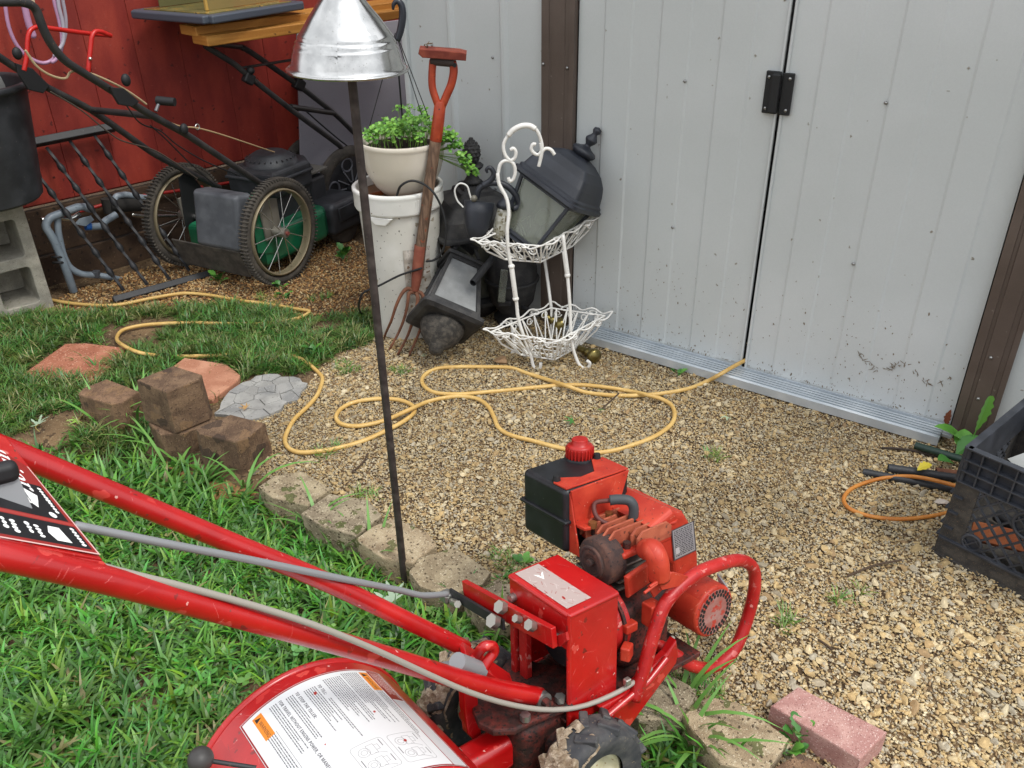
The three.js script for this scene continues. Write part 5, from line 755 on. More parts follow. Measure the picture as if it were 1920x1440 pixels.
const hexBolt = (p, a, b, r = 0.009, m = zincBolt) => tp('bolt', rod(a, b, r, r, 6), m, p);
{
  // ---- handlebars
  const near = [[0.0117,0.2096,0.055],[-0.0858,0.2733,0.055],[-0.1615,0.3305,0.055],[-0.324,0.4599,0.06],[-0.5297,0.6222,0.075],[-0.6605,0.7262,0.09],[-0.7582,0.7993,0.1],[-0.8408,0.857,0.1]], far = [[-0.0796,0.2956,-0.05],[-0.1933,0.3995,-0.06],[-0.3341,0.5262,-0.075],[-0.471,0.6383,-0.09],[-0.6138,0.7583,-0.1],[-0.7136,0.8417,-0.105],[-0.8192,0.928,-0.105]];
  const sm = q => new THREE.CatmullRomCurve3(q.map(p => V3(p))).getPoints(40);
  const hb = tp('handlebar', sweep(sm(near), 0.0168, 18), tillRed); tp('handlebar', sweep(sm(far), 0.0155, 18), tillRed);
  tp('flattened_end', plate([[-0.1183,0.3154,0.055],[-0.021,0.2523,0.055],[0.0168,0.2189,0.055],[0.0216,0.1976,0.055],[0.0064,0.1934,0.055],[-0.0517,0.234,0.055],[-0.1196,0.2832,0.055]], 0.012, 0.003), tillWorn, hb);
  const e = [0.0092,0.2109,0.055]; tp('pivot_washer', rod([e[0], e[1], e[2]], [e[0], e[1], e[2] + 0.018], 0.016, 0.016, 18), steel, hb); tp('pivot_bolt', rod([e[0], e[1], e[2]], [e[0], e[1], e[2] + 0.032], 0.009), greasy, hb);
  // ---- control panel between the bars
  const P = [[-0.7183,0.8591,-0.1],[-0.6602,0.7507,0.085],[-0.8358,0.8601,0.1],[-0.8269,0.941,-0.1]].map(p => V3(p)); const lift = V3(0, 0, 0);
  tp('control_panel', plate(P.map(p => p.toArray()), 0.006, 0.0015), tillWorn);
  const cv = document.createElement('canvas'); cv.width = 1024; cv.height = 1024; const x = cv.getContext('2d'), rb = rng(12);
  // canvas: x runs from the far bar to the near bar, y runs from the engine edge back to the operator; small print is worn to blots
  const blots = (X, Y, n, w, h) => { for (let k = 0; k < n; k++) { x.beginPath(); x.ellipse(X + k * w * 1.05 + w / 2, Y + h * 0.15 * (rb() - 0.5), w * (0.42 + 0.14 * rb()), h * (0.4 + 0.15 * rb()), 0.3 * (rb() - 0.5), 0, 7); x.fill(); } };
  x.fillStyle = '#8f2622'; x.fillRect(0, 0, 1024, 1024); x.fillStyle = '#17171a'; x.fillRect(450, 40, 310, 984); x.fillRect(800, 30, 190, 994); x.fillStyle = '#a33a34'; x.fillRect(768, 20, 24, 1004);
  x.strokeStyle = '#d8b0aa'; x.lineWidth = 12; x.strokeRect(5, 5, 1014, 1030);
  x.fillStyle = '#f2eeec'; x.font = 'italic bold 150px serif'; x.fillText('Junior', 30, 210);
  x.fillStyle = '#efefec'; blots(470, 70, 9, 24, 30); blots(815, 62, 6, 25, 30); x.beginPath(); x.arc(722, 120, 24, 0, 7); x.fill();
  x.beginPath(); x.moveTo(480, 250); x.lineTo(560, 130); x.lineTo(680, 190); x.lineTo(650, 215); x.lineTo(650, 330); x.lineTo(540, 330); x.lineTo(540, 270); x.closePath(); x.fill(); x.fillStyle = '#55565a'; blots(556, 215, 7, 11, 10); blots(562, 255, 5, 13, 10); x.fillStyle = '#efefec'; blots(560, 370, 4, 24, 30);
  x.beginPath(); x.moveTo(840, 150); x.lineTo(960, 130); x.lineTo(960, 220); x.lineTo(900, 245); x.lineTo(840, 220); x.closePath(); x.fill(); blots(850, 300, 4, 26, 34); blots(840, 352, 3, 30, 30); blots(846, 440, 4, 26, 34); blots(838, 492, 3, 30, 30); blots(846, 600, 5, 24, 34);
  const tx = new THREE.CanvasTexture(cv); tx.colorSpace = THREE.SRGBColorSpace; tx.magFilter = THREE.LinearFilter;
  const n = P[1].clone().sub(P[0]).cross(P[2].clone().sub(P[0])).normalize(); if (n.y < 0) n.negate();
  const ctr = P.reduce((s, p) => s.add(p), V3(0, 0, 0)).multiplyScalar(0.25), Q = P.map(p => p.clone().lerp(ctr, 0.03).addScaledVector(n, 0.0042)), g = new THREE.BufferGeometry(), pos = [], uv = [], N = 8;
  const at = (a, b) => Q[0].clone().lerp(Q[3], a).lerp(Q[1].clone().lerp(Q[2], a), b);
  for (let i = 0; i < N; i++) for (let j = 0; j < N; j++) for (const [a, b] of [[i, j], [i, j + 1], [i + 1, j], [i + 1, j], [i, j + 1], [i + 1, j + 1]]) { const q = at(a / N, b / N); pos.push(q.x, q.y, q.z); uv.push(b / N, 1 - a / N); }
  g.setAttribute('position', new THREE.Float32BufferAttribute(pos, 3)); g.setAttribute('uv', new THREE.Float32BufferAttribute(uv, 2)); g.computeVertexNormals(); g.userData.uv = true;
  tp('panel_decal', g, new THREE.MeshPhysicalMaterial({ map: tx, roughness: 0.3 }));
  tp('panel_flange', plate([[-0.6608,0.7509,0.088],[-0.8361,0.8597,0.106],[-0.8389,0.8466,0.108],[-0.6519,0.7334,0.088]], 0.006, 0.001), tillRed);
  const l0 = [-0.727,0.7992,0.03], l1 = [-0.7351,0.8487,0.02]; tp('clutch_lever', bar(l0, l1, 0.03, 0.005), greyPaint); tp('lever_grip', bar(l1, [-0.7359,0.8734,0.02], 0.034, 0.022, 0, 0.4), darkMat);
  // ---- rods and cables
  tp('control_rod', sweep(sm([[-0.6704,0.7608,-0.01],[-0.5738,0.6992,-0.02],[-0.4435,0.6147,-0.04],[-0.304,0.5228,-0.06],[-0.184,0.4398,-0.09],[-0.1364,0.4064,-0.1],[-0.0703,0.3729,-0.12]]), 0.0058, 10), greyPaint);
  tp('throttle_cable', sweep(sm([[-0.6972,0.7687,0.08],[-0.6547,0.7373,0.085],[-0.5669,0.6759,0.085],[-0.4769,0.609,0.085],[-0.4073,0.5546,0.09],[-0.3289,0.4836,0.09],[-0.2388,0.3951,0.085],[-0.1605,0.3216,0.085],[-0.0737,0.2525,0.085],[0.0058,0.2053,0.09],[0.0741,0.1843,0.1],[0.1458,0.1825,0.11],[0.2093,0.1847,0.11],[0.2783,0.19,0.1],[0.3403,0.2079,0.08]]), 0.0048, 10), flat(0x9a948a, 0.5));
  tp('cable_clip', rbox(0.014, 0.014, 0.012, 0.003).translate(...[0.1768,0.1995,0.115]), zincBolt);
}
{ // ---- tine hood with its instruction label
  const c = [-0.36, 0.1], r = 0.212, a0 = -0.15, a1 = 3.35, z0 = -0.175, z1 = 0.19, arc = (rad, z, n = 40) => [...Array(n + 1)].map((_, i) => { const a = lerp(a0, a1, i / n); return [c[0] + rad * Math.cos(a), c[1] + rad * Math.sin(a), z]; });
  const shell = (ra, rb, za, zb, aa = a0, ab = a1, n = 48, m = 1) => { const pos = [], idx = [], uv = []; for (let i = 0; i <= n; i++) for (let j = 0; j <= m; j++) { const a = lerp(aa, ab, i / n), rr2 = lerp(ra, rb, j / m); pos.push(c[0] + rr2 * Math.cos(a), c[1] + rr2 * Math.sin(a), lerp(za, zb, j / m)); uv.push(i / n, j / m); } for (let i = 0; i < n; i++) for (let j = 0; j < m; j++) { const k = i * (m + 1) + j; idx.push(k, k + m + 1, k + 1, k + 1, k + m + 1, k + m + 2); } const g = new THREE.BufferGeometry(); g.setAttribute('position', new THREE.Float32BufferAttribute(pos, 3)); g.setAttribute('uv', new THREE.Float32BufferAttribute(uv, 2)); g.setIndex(idx); g.computeVertexNormals(); return g; };
  const hood = tp('tine_hood', merge([shell(r, r, z0 + 0.02, z1 - 0.02), shell(r - 0.012, r, z0 + 0.006, z0 + 0.02), shell(r, r - 0.012, z1 - 0.02, z1 - 0.006), shell(0.02, r - 0.012, z0 + 0.006, z0 + 0.006, a0, a1), shell(r - 0.012, 0.02, z1 - 0.006, z1 - 0.006), shell(r - 0.003, r - 0.003, z1, z0)]), tillRed);
  tp('rolled_edge', sweep(arc(r - 0.004, z0 + 0.01).map(p => V3(p)), 0.008, 8), tillRed, hood);
  const cv = document.createElement('canvas'); cv.width = 1024; cv.height = 1024; const x = cv.getContext('2d'), rl = rng(4);
  // canvas x: from the far end towards the near end, y: round the hood from the engine side to the back
  x.fillStyle = '#dfe0e0'; x.fillRect(0, 0, 1024, 1024); x.strokeStyle = '#8f1512'; x.lineWidth = 10; x.strokeRect(8, 8, 1008, 1008);
  x.fillStyle = '#8f1512'; x.fillRect(16, 20, 330, 100); x.fillStyle = '#c9c9c9'; x.fillRect(356, 20, 660, 96); x.fillStyle = '#8f1512'; x.fillRect(16, 118, 1000, 7);
  const col = (px, py, w, n, s, ink = '#55565a') => { x.save(); x.translate(py, px); x.fillStyle = ink; for (let k = 0; k < n; k++) { let q = 0; const len = w * (0.55 + 0.45 * rl()); while (q < len) { const ww = 4 + 16 * rl(); x.fillRect(q, k * s, Math.min(ww, len - q), s * 0.42); q += ww + 4; } } x.restore(); };
  x.fillStyle = '#e9d6d2'; col(26, 30, 300, 8, 11, '#e8d8d4');
  const head = (px, py, s, t) => { x.save(); x.translate(py, px); x.fillStyle = '#3a3b40'; x.font = 'bold ' + s + 'px sans-serif'; x.fillText(t, 0, 0); x.restore(); };
  const warn = (px, py) => { x.save(); x.translate(py, px + 62); x.fillStyle = '#e5872a'; x.fillRect(0, -62, 212, 66); x.fillStyle = '#2a2320'; x.beginPath(); x.moveTo(14, -8); x.lineTo(32, -48); x.lineTo(50, -8); x.fill(); x.font = '32px sans-serif'; x.fillText('WARNING', 56, -16); x.restore(); };
  warn(130, 36); col(140, 250, 560, 4, 13); col(215, 40, 560, 9, 14); col(350, 60, 500, 9, 14);
  head(520, 90, 28, 'TO TILL:'); col(500, 240, 480, 2, 13); col(534, 90, 500, 6, 14);
  head(660, 70, 28, 'TO STOP THE TILLER:'); col(674, 70, 460, 4, 14);
  head(768, 56, 28, 'FOR TRAVEL WITHOUT ENGINE POWER, OR MANEUVERING:'); col(782, 56, 560, 4, 14);
  x.fillStyle = '#888'; x.fillRect(240, 868, 760, 3); warn(880, 40); col(884, 250, 640, 4, 14);
  x.strokeStyle = '#777'; x.lineWidth = 2; for (const [px, py] of [[190, 700], [420, 690]]) { x.save(); x.translate(py, px); x.beginPath(); x.roundRect ? x.roundRect(0, 0, 250, 200, 22) : x.rect(0, 0, 250, 200); x.stroke(); for (const q of [30, 140]) { x.beginPath(); x.arc(q + 40, 140, 34, 0, 7); x.stroke(); x.beginPath(); x.arc(q + 40, 140, 18, 0, 7); x.stroke(); x.strokeRect(q, 70, 76, 44); x.strokeRect(q + 14, 46, 40, 24); x.beginPath(); x.moveTo(q + 70, 90); x.lineTo(q + 96, 30); x.lineTo(q + 104, 30); x.stroke(); } x.fillStyle = '#666'; for (const [a, b] of [[12, 20], [150, 18], [110, 180]]) x.fillRect(a, b, 60, 5); x.restore(); }
  x.fillStyle = '#a8302a'; for (const [a, b, q] of [[560, 150, 15], [330, 470, 11], [300, 770, 13], [700, 560, 6]]) { x.beginPath(); x.ellipse(b, a, q, q * 0.7, 0.5, 0, 7); x.fill(); }
  const tx = new THREE.CanvasTexture(cv); tx.colorSpace = THREE.SRGBColorSpace; tx.magFilter = THREE.LinearFilter;
  const lab = shell(r + 0.0015, r + 0.0015, z0 + 0.048, z1 - 0.02, 0.86, 2.16, 48, 2); const u = lab.attributes.uv; for (let i = 0; i < u.count; i++) { const p = u.getX(i), q = u.getY(i); u.setXY(i, q, 1 - p); } lab.userData.uv = true;
  tp('instruction_label', lab, new THREE.MeshPhysicalMaterial({ map: tx, roughness: 0.38 }), hood);
  // ball knob and its rod
  const kb = [-0.5686,0.3376,-0.02]; tp('ball_knob', new THREE.SphereGeometry(0.019, 24, 16).translate(...kb), flat(0x3c3a38, 0.5)); tp('knob_rod', rod(kb, [-0.5022,0.3132,0.02], 0.0035), ironMat);
  // tines under the hood
  for (let k = 0; k < 4; k++) for (let j = 0; j < 4; j++) { const a = j * 1.57 + k * 0.4, z = -0.12 + k * 0.085; tp('tine', bent([[c[0], c[1], z], [c[0] + 0.11 * Math.cos(a), c[1] + 0.11 * Math.sin(a), z], [c[0] + 0.15 * Math.cos(a + 0.3), c[1] + 0.15 * Math.sin(a + 0.3), z + (j % 2 ? 0.03 : -0.03)]], 0.007, 0.03), ironMat); }
  tp('tine_shaft', rod([c[0], c[1], -0.16], [c[0], c[1], 0.17], 0.016), ironMat);
}
{ // ---- gear case, drawbar, uprights
  tp('drawbar', (() => { const a = [-0.1586,0.151,0.02], b = [0.003,0.1081,0.02]; return bar([-0.2, 0.1, 0.02], [0.06, 0.11, 0.02], 0.07, 0.06, 0, 0.3); })(), tillRed);
  hexBolt(til, [-0.15, 0.135, 0.02], [-0.15, 0.15, 0.02]);
  tp('gear_case', (() => { const g = rbox(0.2, 0.13, 0.13, 0.03, [0.05, 0.11, 0.01], 4); return g; })(), greasy);
  tp('axle_tube', rod([0.01, 0.11, -0.12], [0.04, 0.105, 0.11], 0.03), greasy);
  tp('case_lid', plate([[-0.0792,0.19,-0.0763],[-0.0229,0.19,-0.0803],[0.0232,0.19,0.0209],[0.0579,0.19,0.0961],[-0.0164,0.19,0.0866],[-0.0685,0.19,0.0837],[-0.0998,0.19,0.0624],[-0.1097,0.19,0.0303],[-0.0939,0.19,-0.0149]], 0.014, 0.004), greasy);
  for (const q of [[-0.0407,0.2,0.079],[-0.0428,0.2,-0.0251],[0.0401,0.2,0.0792]]) hexBolt(til, q, [q[0], q[1] + 0.012, q[2]], 0.01, steel);
  tp('upright_bracket', plate([[-0.1115,0.2447,-0.02],[-0.0816,0.2279,-0.02],[-0.0801,0.1798,-0.02],[-0.0748,0.1017,-0.02],[-0.0833,0.1038,-0.02],[-0.1069,0.1432,-0.02],[-0.1115,0.1957,-0.02]], 0.02, 0.003), tillRed);
  for (const q of [[-0.085,0.142,-0.06],[-0.085,0.1425,-0.0293]]) hexBolt(til, [q[0] + 0.02, q[1], q[2]], [q[0] - 0.004, q[1], q[2]], 0.009, tillWorn);
  // slotted quadrant and the grey clamp pin
  const qd = [[-0.0764,0.2584,0],[-0.0477,0.2933,0],[-0.0328,0.3094,0],[-0.0491,0.3223,0],[-0.0739,0.322,0],[-0.0886,0.305,0],[-0.1135,0.3385,0],[-0.1228,0.3317,0],[-0.104,0.2963,0],[-0.0234,0.2143,0],[-0.0084,0.2165,0],[-0.0128,0.2365,0],[-0.0461,0.2696,0]];
  tp('quadrant_arm', bar([-0.1034,0.3162,-0.02], [-0.0134,0.2166,0], 0.045, 0.01, 1.57), tillRed);
  tp('quadrant_loop', sweep(new THREE.CatmullRomCurve3([[-0.0952,0.2837,0.02],[-0.0781,0.3072,0.02],[-0.0636,0.3207,0.02],[-0.0655,0.3327,0.02],[-0.0837,0.3408,0.02],[-0.0883,0.3116,0],[-0.1038,0.3018,0]].map(p => V3(p))).getPoints(36), 0.0095, 10), tillRed);
  const k0 = [-0.1476,0.3436,0.03], k1 = [-0.0915,0.2903,0.015]; const pin = tp('clamp_pin', rod(k0, k1, 0.0165, 0.0165, 20), greyPaint); tp('pin_handle', rod([-0.1314,0.3373,0.03], [-0.1519,0.2953,-0.04], 0.006), greyPaint, pin); tp('pin_tip', rod(k1, [-0.0614,0.3136,0.015], 0.007), greyPaint, pin);
  tp('soil_tray', plate([[0.0807,0.165,-0.1238],[0.1248,0.165,-0.0221],[0.0771,0.165,0.0815],[0.021,0.165,-0.0016],[0.0144,0.165,-0.0886]], 0.01, 0.002), greasy);
}
{ // ---- belt cover box: a folded sheet with an open back
  const x0 = 0.052, x1 = 0.17, z0 = -0.083, z1 = 0.09, y1 = 0.385, y0 = 0.145, b = tp('belt_cover', rbox(0.004, 0.075, z1 - z0, 0.0018, [x0, y1 - 0.038, (z0 + z1) / 2]), tillRed);
  tp('cover_top', rbox(x1 - x0 + 0.004, 0.005, z1 - z0 + 0.002, 0.002, [(x0 + x1) / 2, y1, (z0 + z1) / 2]), tillRed, b);
  tp('cover_side', rbox(x1 - x0 + 0.002, y1 - y0, 0.005, 0.002, [(x0 + x1) / 2, (y1 + y0) / 2 - 0.001, z1]), tillRed, b); tp('cover_side', rbox(x1 - x0 + 0.002, y1 - y0 - 0.02, 0.005, 0.002, [(x0 + x1) / 2, (y1 + y0) / 2 + 0.01, z0]), tillRed, b);
  tp('cover_front', rbox(0.004, y1 - y0, z1 - z0 - 0.004, 0.0015, [x1, (y1 + y0) / 2, (z0 + z1) / 2]), tillWorn, b);
  tp('folded_edge', sweep([V3(x0, y1 - 0.003, z0), V3(x0, y1 - 0.003, z1)], 0.0055, 10), tillRed, b); tp('folded_edge', sweep([V3(x0, y1 - 0.003, z1), V3(x1, y1 - 0.003, z1)], 0.0055, 10), tillRed, b); tp('folded_edge', sweep([V3(x0, y0, z1), V3(x0, y1, z1)], 0.0045, 10), tillRed, b);
  // worn sticker on the lid with a white arrow
  const cv = document.createElement('canvas'); cv.width = 256; cv.height = 128; const x = cv.getContext('2d'), rl = rng(6); x.fillStyle = '#b5a29c'; x.fillRect(0, 0, 256, 128); for (let k = 0; k < 60; k++) { x.strokeStyle = rl() < 0.5 ? '#9a5a54' : '#cbbdb8'; x.lineWidth = 1 + 2 * rl(); x.beginPath(); const a = 256 * rl(), q = 128 * rl(); x.moveTo(a, q); x.lineTo(a + 50 * (rl() - 0.5), q + 40 * (rl() - 0.5)); x.stroke(); } x.fillStyle = '#f3f1ee'; x.beginPath(); x.moveTo(46, 26); x.lineTo(86, 60); x.lineTo(44, 74); x.lineTo(54, 58); x.lineTo(70, 56); x.lineTo(52, 42); x.fill(); x.fillStyle = '#a02822'; x.beginPath(); x.ellipse(205, 88, 10, 5, 0.4, 0, 7); x.fill();
  const tx = new THREE.CanvasTexture(cv); tx.colorSpace = THREE.SRGBColorSpace; tx.magFilter = THREE.LinearFilter; const st = new THREE.PlaneGeometry(0.155, 0.058); st.rotateX(-Math.PI / 2); st.rotateY(-Math.PI / 2); st.translate(x0 + 0.036, y1 + 0.0034, 0.0); st.userData.uv = true; tp('worn_sticker', st, new THREE.MeshPhysicalMaterial({ map: tx, roughness: 0.5 }), b);
  for (const [y, z] of [[0.345, -0.068], [0.325, 0.062]]) hexBolt(b, [x0, y, z], [x0 - 0.014, y, z], 0.009, steel);
  // slider bar with bolts below the lip
  const A = [0.03,0.3007,-0.213], B = [0.03,0.34,0.0772]; tp('shift_bar', bar(A, B, 0.012, 0.04), tillRed); tp('shift_strap', bar([0.015,0.2804,-0.2461], [0.015,0.3023,-0.0569], 0.006, 0.022), ironMat);
  tp('rod_clevis', rbox(0.025, 0.022, 0.03, 0.006).translate(...[0.01,0.271,-0.2535]), steel); hexBolt(til, [0.01,0.2683,-0.2332], [0,0.2842,-0.1967], 0.008);
  for (const [q, s] of [[[0.02,0.3343,-0.0641], 0.013], [[0.02,0.3354,-0.012], 0.008], [[0.02,0.3428,0.0283], 0.011], [[0,0.3131,-0.0618], 0.014]]) hexBolt(til, q, [q[0] - 0.012, q[1] + 0.008, q[2]], s);
  tp('bent_lip', plate([[0.04,0.3261,0.0574],[0.04,0.3598,0.0993],[0.04,0.3456,0.1036],[0.04,0.3209,0.083],[0.04,0.3116,0.0496]], 0.006, 0.001), tillWorn);
  // inside: dark pulleys and posts
  tp('pulley', rod([0.11, 0.26, -0.01], [0.13, 0.26, -0.01], 0.06, 0.06, 28), ironMat); tp('inner_post', rbox(0.014, 0.16, 0.024, 0.002, [0.06, 0.225, -0.05]), tillWorn); tp('inner_post', rbox(0.012, 0.14, 0.014, 0.002, [0.055, 0.23, -0.078]), tillWorn);
  tp('floor_plate', rbox(0.13, 0.006, 0.17, 0.002, [0.11, 0.155, 0.002]), greasy);
}
{ // ---- frame rails and bumper hoop
  tp('side_rail', plate([[0.1116,0.1691,0.1],[0.1909,0.169,0.1],[0.2928,0.2059,0.1],[0.3177,0.2273,0.1],[0.3259,0.1911,0.1],[0.3208,0.1705,0.1],[0.1862,0.0773,0.1],[0.1215,0.1421,0.1]], 0.02, 0.004), tillRed);
  tp('side_rail', plate([[0.1, 0.07, -0.1], [0.36, 0.08, -0.1], [0.4, 0.15, -0.1], [0.1, 0.15, -0.1]], 0.012, 0.003), tillRed);
  tp('rail_fold', sweep([[0.128,0.1485,0.115],[0.2338,0.1723,0.115],[0.2847,0.2019,0.115]].map(p => V3(p)), 0.008, 8), tillRed);
  tp('engine_bed', rbox(0.26, 0.012, 0.21, 0.003, [0.27, 0.155, 0]), greasy);
  tp('bumper_hoop', sweep(new THREE.CatmullRomCurve3([...[[0.1954,0.1489,0.115],[0.2182,0.1994,0.115],[0.2482,0.2825,0.115],[0.278,0.3342,0.115],[0.3517,0.3624,0.115],[0.4336,0.3575,0.113],[0.5059,0.3385,0.11],[0.5504,0.3023,0.108],[0.565,0.2513,0.105],[0.5499,0.1617,0.1],[0.512,0.1077,0.1],[0.4538,0.0945,0.097],[0.396,0.1185,0.09],[0.3481,0.1632,0.075],[0.3149,0.1899,0.05]]].map(p => V3(p)), false, 'centripetal').getPoints(90), 0.0135, 16), tillWorn);
}
{ // ---- engine
  const blk = tp('crankcase', rbox(0.14, 0.15, 0.16, 0.025, [0.29, 0.235, -0.02], 4), greasy);
  tp('crank_flange', rod([0.17, 0.27, 0], [0.225, 0.27, 0], 0.07, 0.075, 32), tillWorn); tp('flange_band', rod([0.205, 0.27, 0], [0.212, 0.27, 0], 0.079, 0.079, 32), greasy);
  tp('red_tab', rbox(0.028, 0.03, 0.02, 0.004).rotateY(0.5).translate(...[0.1985,0.2426,0.09]), engRed); tp('oil_plug', rbox(0.03, 0.02, 0.02, 0.004).translate(...[0.2191,0.282,0.075]), engRed);
  tp('cover_plate', plate([[0.2194,0.3842,0.06],[0.2912,0.3975,0.06],[0.2976,0.3511,0.06],[0.225,0.3375,0.06]], 0.012, 0.004), engRed);
  // cylinder with fins, head
  tp('cylinder', rbox(0.1, 0.1, 0.1, 0.02, [0.3, 0.345, -0.04]), greasy);
  for (let k = 0; k < 4; k++) tp('barrel_fin', rbox(0.125, 0.005, 0.13, 0.002, [0.3, 0.33 + k * 0.016, -0.04]), flat(0x777069, 0.5, 0.5));
  const finMat = surf({ c: [150, 72, 50], c2: [182, 98, 70], f: 7, amt: 1, grain: 10, size: 256, m: 0.16, rough: 0.7, seed: 103, flecks: [[[104, 56, 42], 18, 0.3, 0.25]] });
  tp('cylinder_head', rbox(0.135, 0.014, 0.165, 0.006, [0.305, 0.408, -0.045]), engRed);
  for (let k = 0; k < 10; k++) { const z = -0.12 + k * 0.0172, l = k > 7 ? 0.095 : 0.15; const g = ext(shapeOf([[-l / 2, 0], [l / 2, 0], [l / 2, 0.026], [l / 2 - 0.014, 0.038], [-l / 2 + 0.014, 0.038], [-l / 2, 0.026]]), 0.005, 0.0012); g.translate(0.305 + (k > 7 ? 0.015 : 0), 0.412, z); if (k === 4) { tp('head_fin', g.clone().scale(0.4, 1, 1).translate(0.15, 0, 0), finMat); } else tp('head_fin', g, finMat); }
  for (const q of [[0.262, 0.43, 0.02], [0.29, 0.43, 0.035], [0.25, 0.43, -0.06], [0.36, 0.43, -0.05]]) hexBolt(til, [q[0], 0.405, q[2]], [q[0], 0.428, q[2]], 0.0085, greasy);
  // spark plug with its boot and lead
  const sp = [0.318, 0.41, -0.02]; tp('spark_plug', lathe([[0, 0], [0.011, 0], [0.011, 0.012], [0.008, 0.016], [0.008, 0.034], [0, 0.036]], 16).translate(...sp), flat(0xc9c2b0, 0.3, 0.3)); 
  const bt = tp('plug_boot', sweep(new THREE.CatmullRomCurve3([[sp[0], 0.44, sp[2]], [sp[0], 0.472, sp[2]], [sp[0] - 0.006, 0.484, sp[2] - 0.006], [sp[0] - 0.022, 0.486, sp[2] - 0.022], [sp[0] - 0.035, 0.484, sp[2] - 0.033]].map(p => V3(p))).getPoints(20), 0.0105, 12), flat(0x3d4245, 0.6)); tp('plug_lead', tube([[sp[0] - 0.035, 0.484, sp[2] - 0.033], [sp[0] - 0.06, 0.478, sp[2] - 0.05], [sp[0] - 0.066, 0.455, sp[2] - 0.036], [sp[0] - 0.04, 0.437, sp[2] - 0.01], [sp[0] + 0.01, 0.43, sp[2] + 0.012], [sp[0] + 0.06, 0.425, sp[2]]], 0.005), flat(0x5b2c26, 0.6), bt);
  const muffMat = surf({ c: [58, 44, 42], c2: [88, 60, 50], f: 8, amt: 1, grain: 14, size: 256, m: 0.14, rough: 0.85, bump: 0.0012, seed: 100, flecks: [[[110, 66, 46], 20, 0.2, 0.12], [[40, 34, 34], 18, 0.25, 0.2]] });
  // rusty muffler canister facing back
  const mf = tp('muffler', (() => { const g = lathe([[0, 0], [0.018, 0.0], [0.02, -0.004], [0.03, -0.004], [0.034, 0.004], [0.046, 0.006], [0.05, 0.012], [0.05, 0.045], [0.045, 0.05], [0, 0.05]], 40); g.rotateZ(-Math.PI / 2); g.translate(0.2, 0.388, -0.012); return g; })(), muffMat); tp('muffler_ring', new THREE.TorusGeometry(0.03, 0.004, 8, 30).rotateY(Math.PI / 2).translate(0.198, 0.392, -0.012), muffMat, mf); tp('muffler_bolt', rod([0.2, 0.392, -0.012], [0.19, 0.392, -0.012], 0.008, 0.008, 6), muffMat, mf);
  // blower shroud
  const side = [[0.1621,0.5236,0.085],[0.216,0.5167,0.085],[0.271,0.4707,0.085],[0.2911,0.4122,0.085],[0.3256,0.3797,0.085],[0.3316,0.3258,0.085],[0.4089,0.2995,0.085],[0.4002,0.379,0.085],[0.3827,0.4506,0.085],[0.3461,0.4972,0.085],[0.2999,0.5308,0.085],[0.2489,0.5607,0.085],[0.2006,0.5754,0.085]];
  const shp = ext(shapeOf([[0.3148,0.4469],[0.3313,0.4153],[0.3425,0.3703],[0.3818,0.3363],[0.3951,0.2706],[0.4697,0.2467],[0.4618,0.335],[0.444,0.4014],[0.4137,0.4456],[0.3747,0.4676]]), 0.18, 0.012, { bs: 4 }); shp.translate(0, 0, 0.035 - 0.18); const sh = tp('blower_shroud', shp, engRed);
  const cv = document.createElement('canvas'); cv.width = 128; cv.height = 192; const x = cv.getContext('2d'), rl = rng(8); x.fillStyle = '#a2a3a6'; x.fillRect(0, 0, 128, 192); x.strokeStyle = '#3c3c42'; x.lineWidth = 5; x.strokeRect(3, 3, 122, 186); x.fillStyle = '#3c3f48'; for (let k = 0; k < 15; k++) { let q = 12; while (q < 112) { const w = 4 + 14 * rl(); x.fillRect(q, 14 + k * 11, Math.min(w, 114 - q), 6); q += w + 4; } } x.fillStyle = '#c9c9cc'; x.fillRect(14, 120, 22, 40);
  const tx = new THREE.CanvasTexture(cv); tx.colorSpace = THREE.SRGBColorSpace; tx.magFilter = THREE.LinearFilter; const Q = [[0.3697,0.4236,0.0375],[0.4364,0.4246,0.0375],[0.4496,0.3506,0.0375],[0.3815,0.3499,0.0375]], g = new THREE.BufferGeometry(); g.setAttribute('position', new THREE.Float32BufferAttribute([Q[0], Q[3], Q[1], Q[1], Q[3], Q[2]].flat(), 3)); g.setAttribute('uv', new THREE.Float32BufferAttribute([0, 1, 0, 0, 1, 1, 1, 1, 0, 0, 1, 0], 2)); g.computeVertexNormals(); g.userData.uv = true; tp('data_plate', g, new THREE.MeshPhysicalMaterial({ map: tx, roughness: 0.4, metalness: 0.3 }), sh);
  tp('shroud_flange', plate([[0.352, 0.44, -0.12], [0.42, 0.442, -0.12], [0.42, 0.442, 0.02], [0.38, 0.44, 0.04], [0.352, 0.436, 0.03], [0.362, 0.436, -0.03]], 0.006, 0.002), engRed, sh);
  for (const q of [[0.372, 0.446, 0.02], [0.38, 0.446, -0.06], [0.29, 0.446, -0.062], [0.235, 0.446, -0.05]]) hexBolt(sh, [q[0], q[1] - 0.006, q[2]], [q[0], q[1] + 0.006, q[2]], 0.009, flat(0x8a5a34, 0.5, 0.5));
  // tank, its bracket and cap
  const tk = tp('fuel_tank', rbox(0.176, 0.142, 0.142, 0.012, [0.283, 0.447, -0.157], 4), tankBlack); tp('tank_seam', rbox(0.186, 0.008, 0.152, 0.003, [0.283, 0.448, -0.157]), tankBlack, tk);
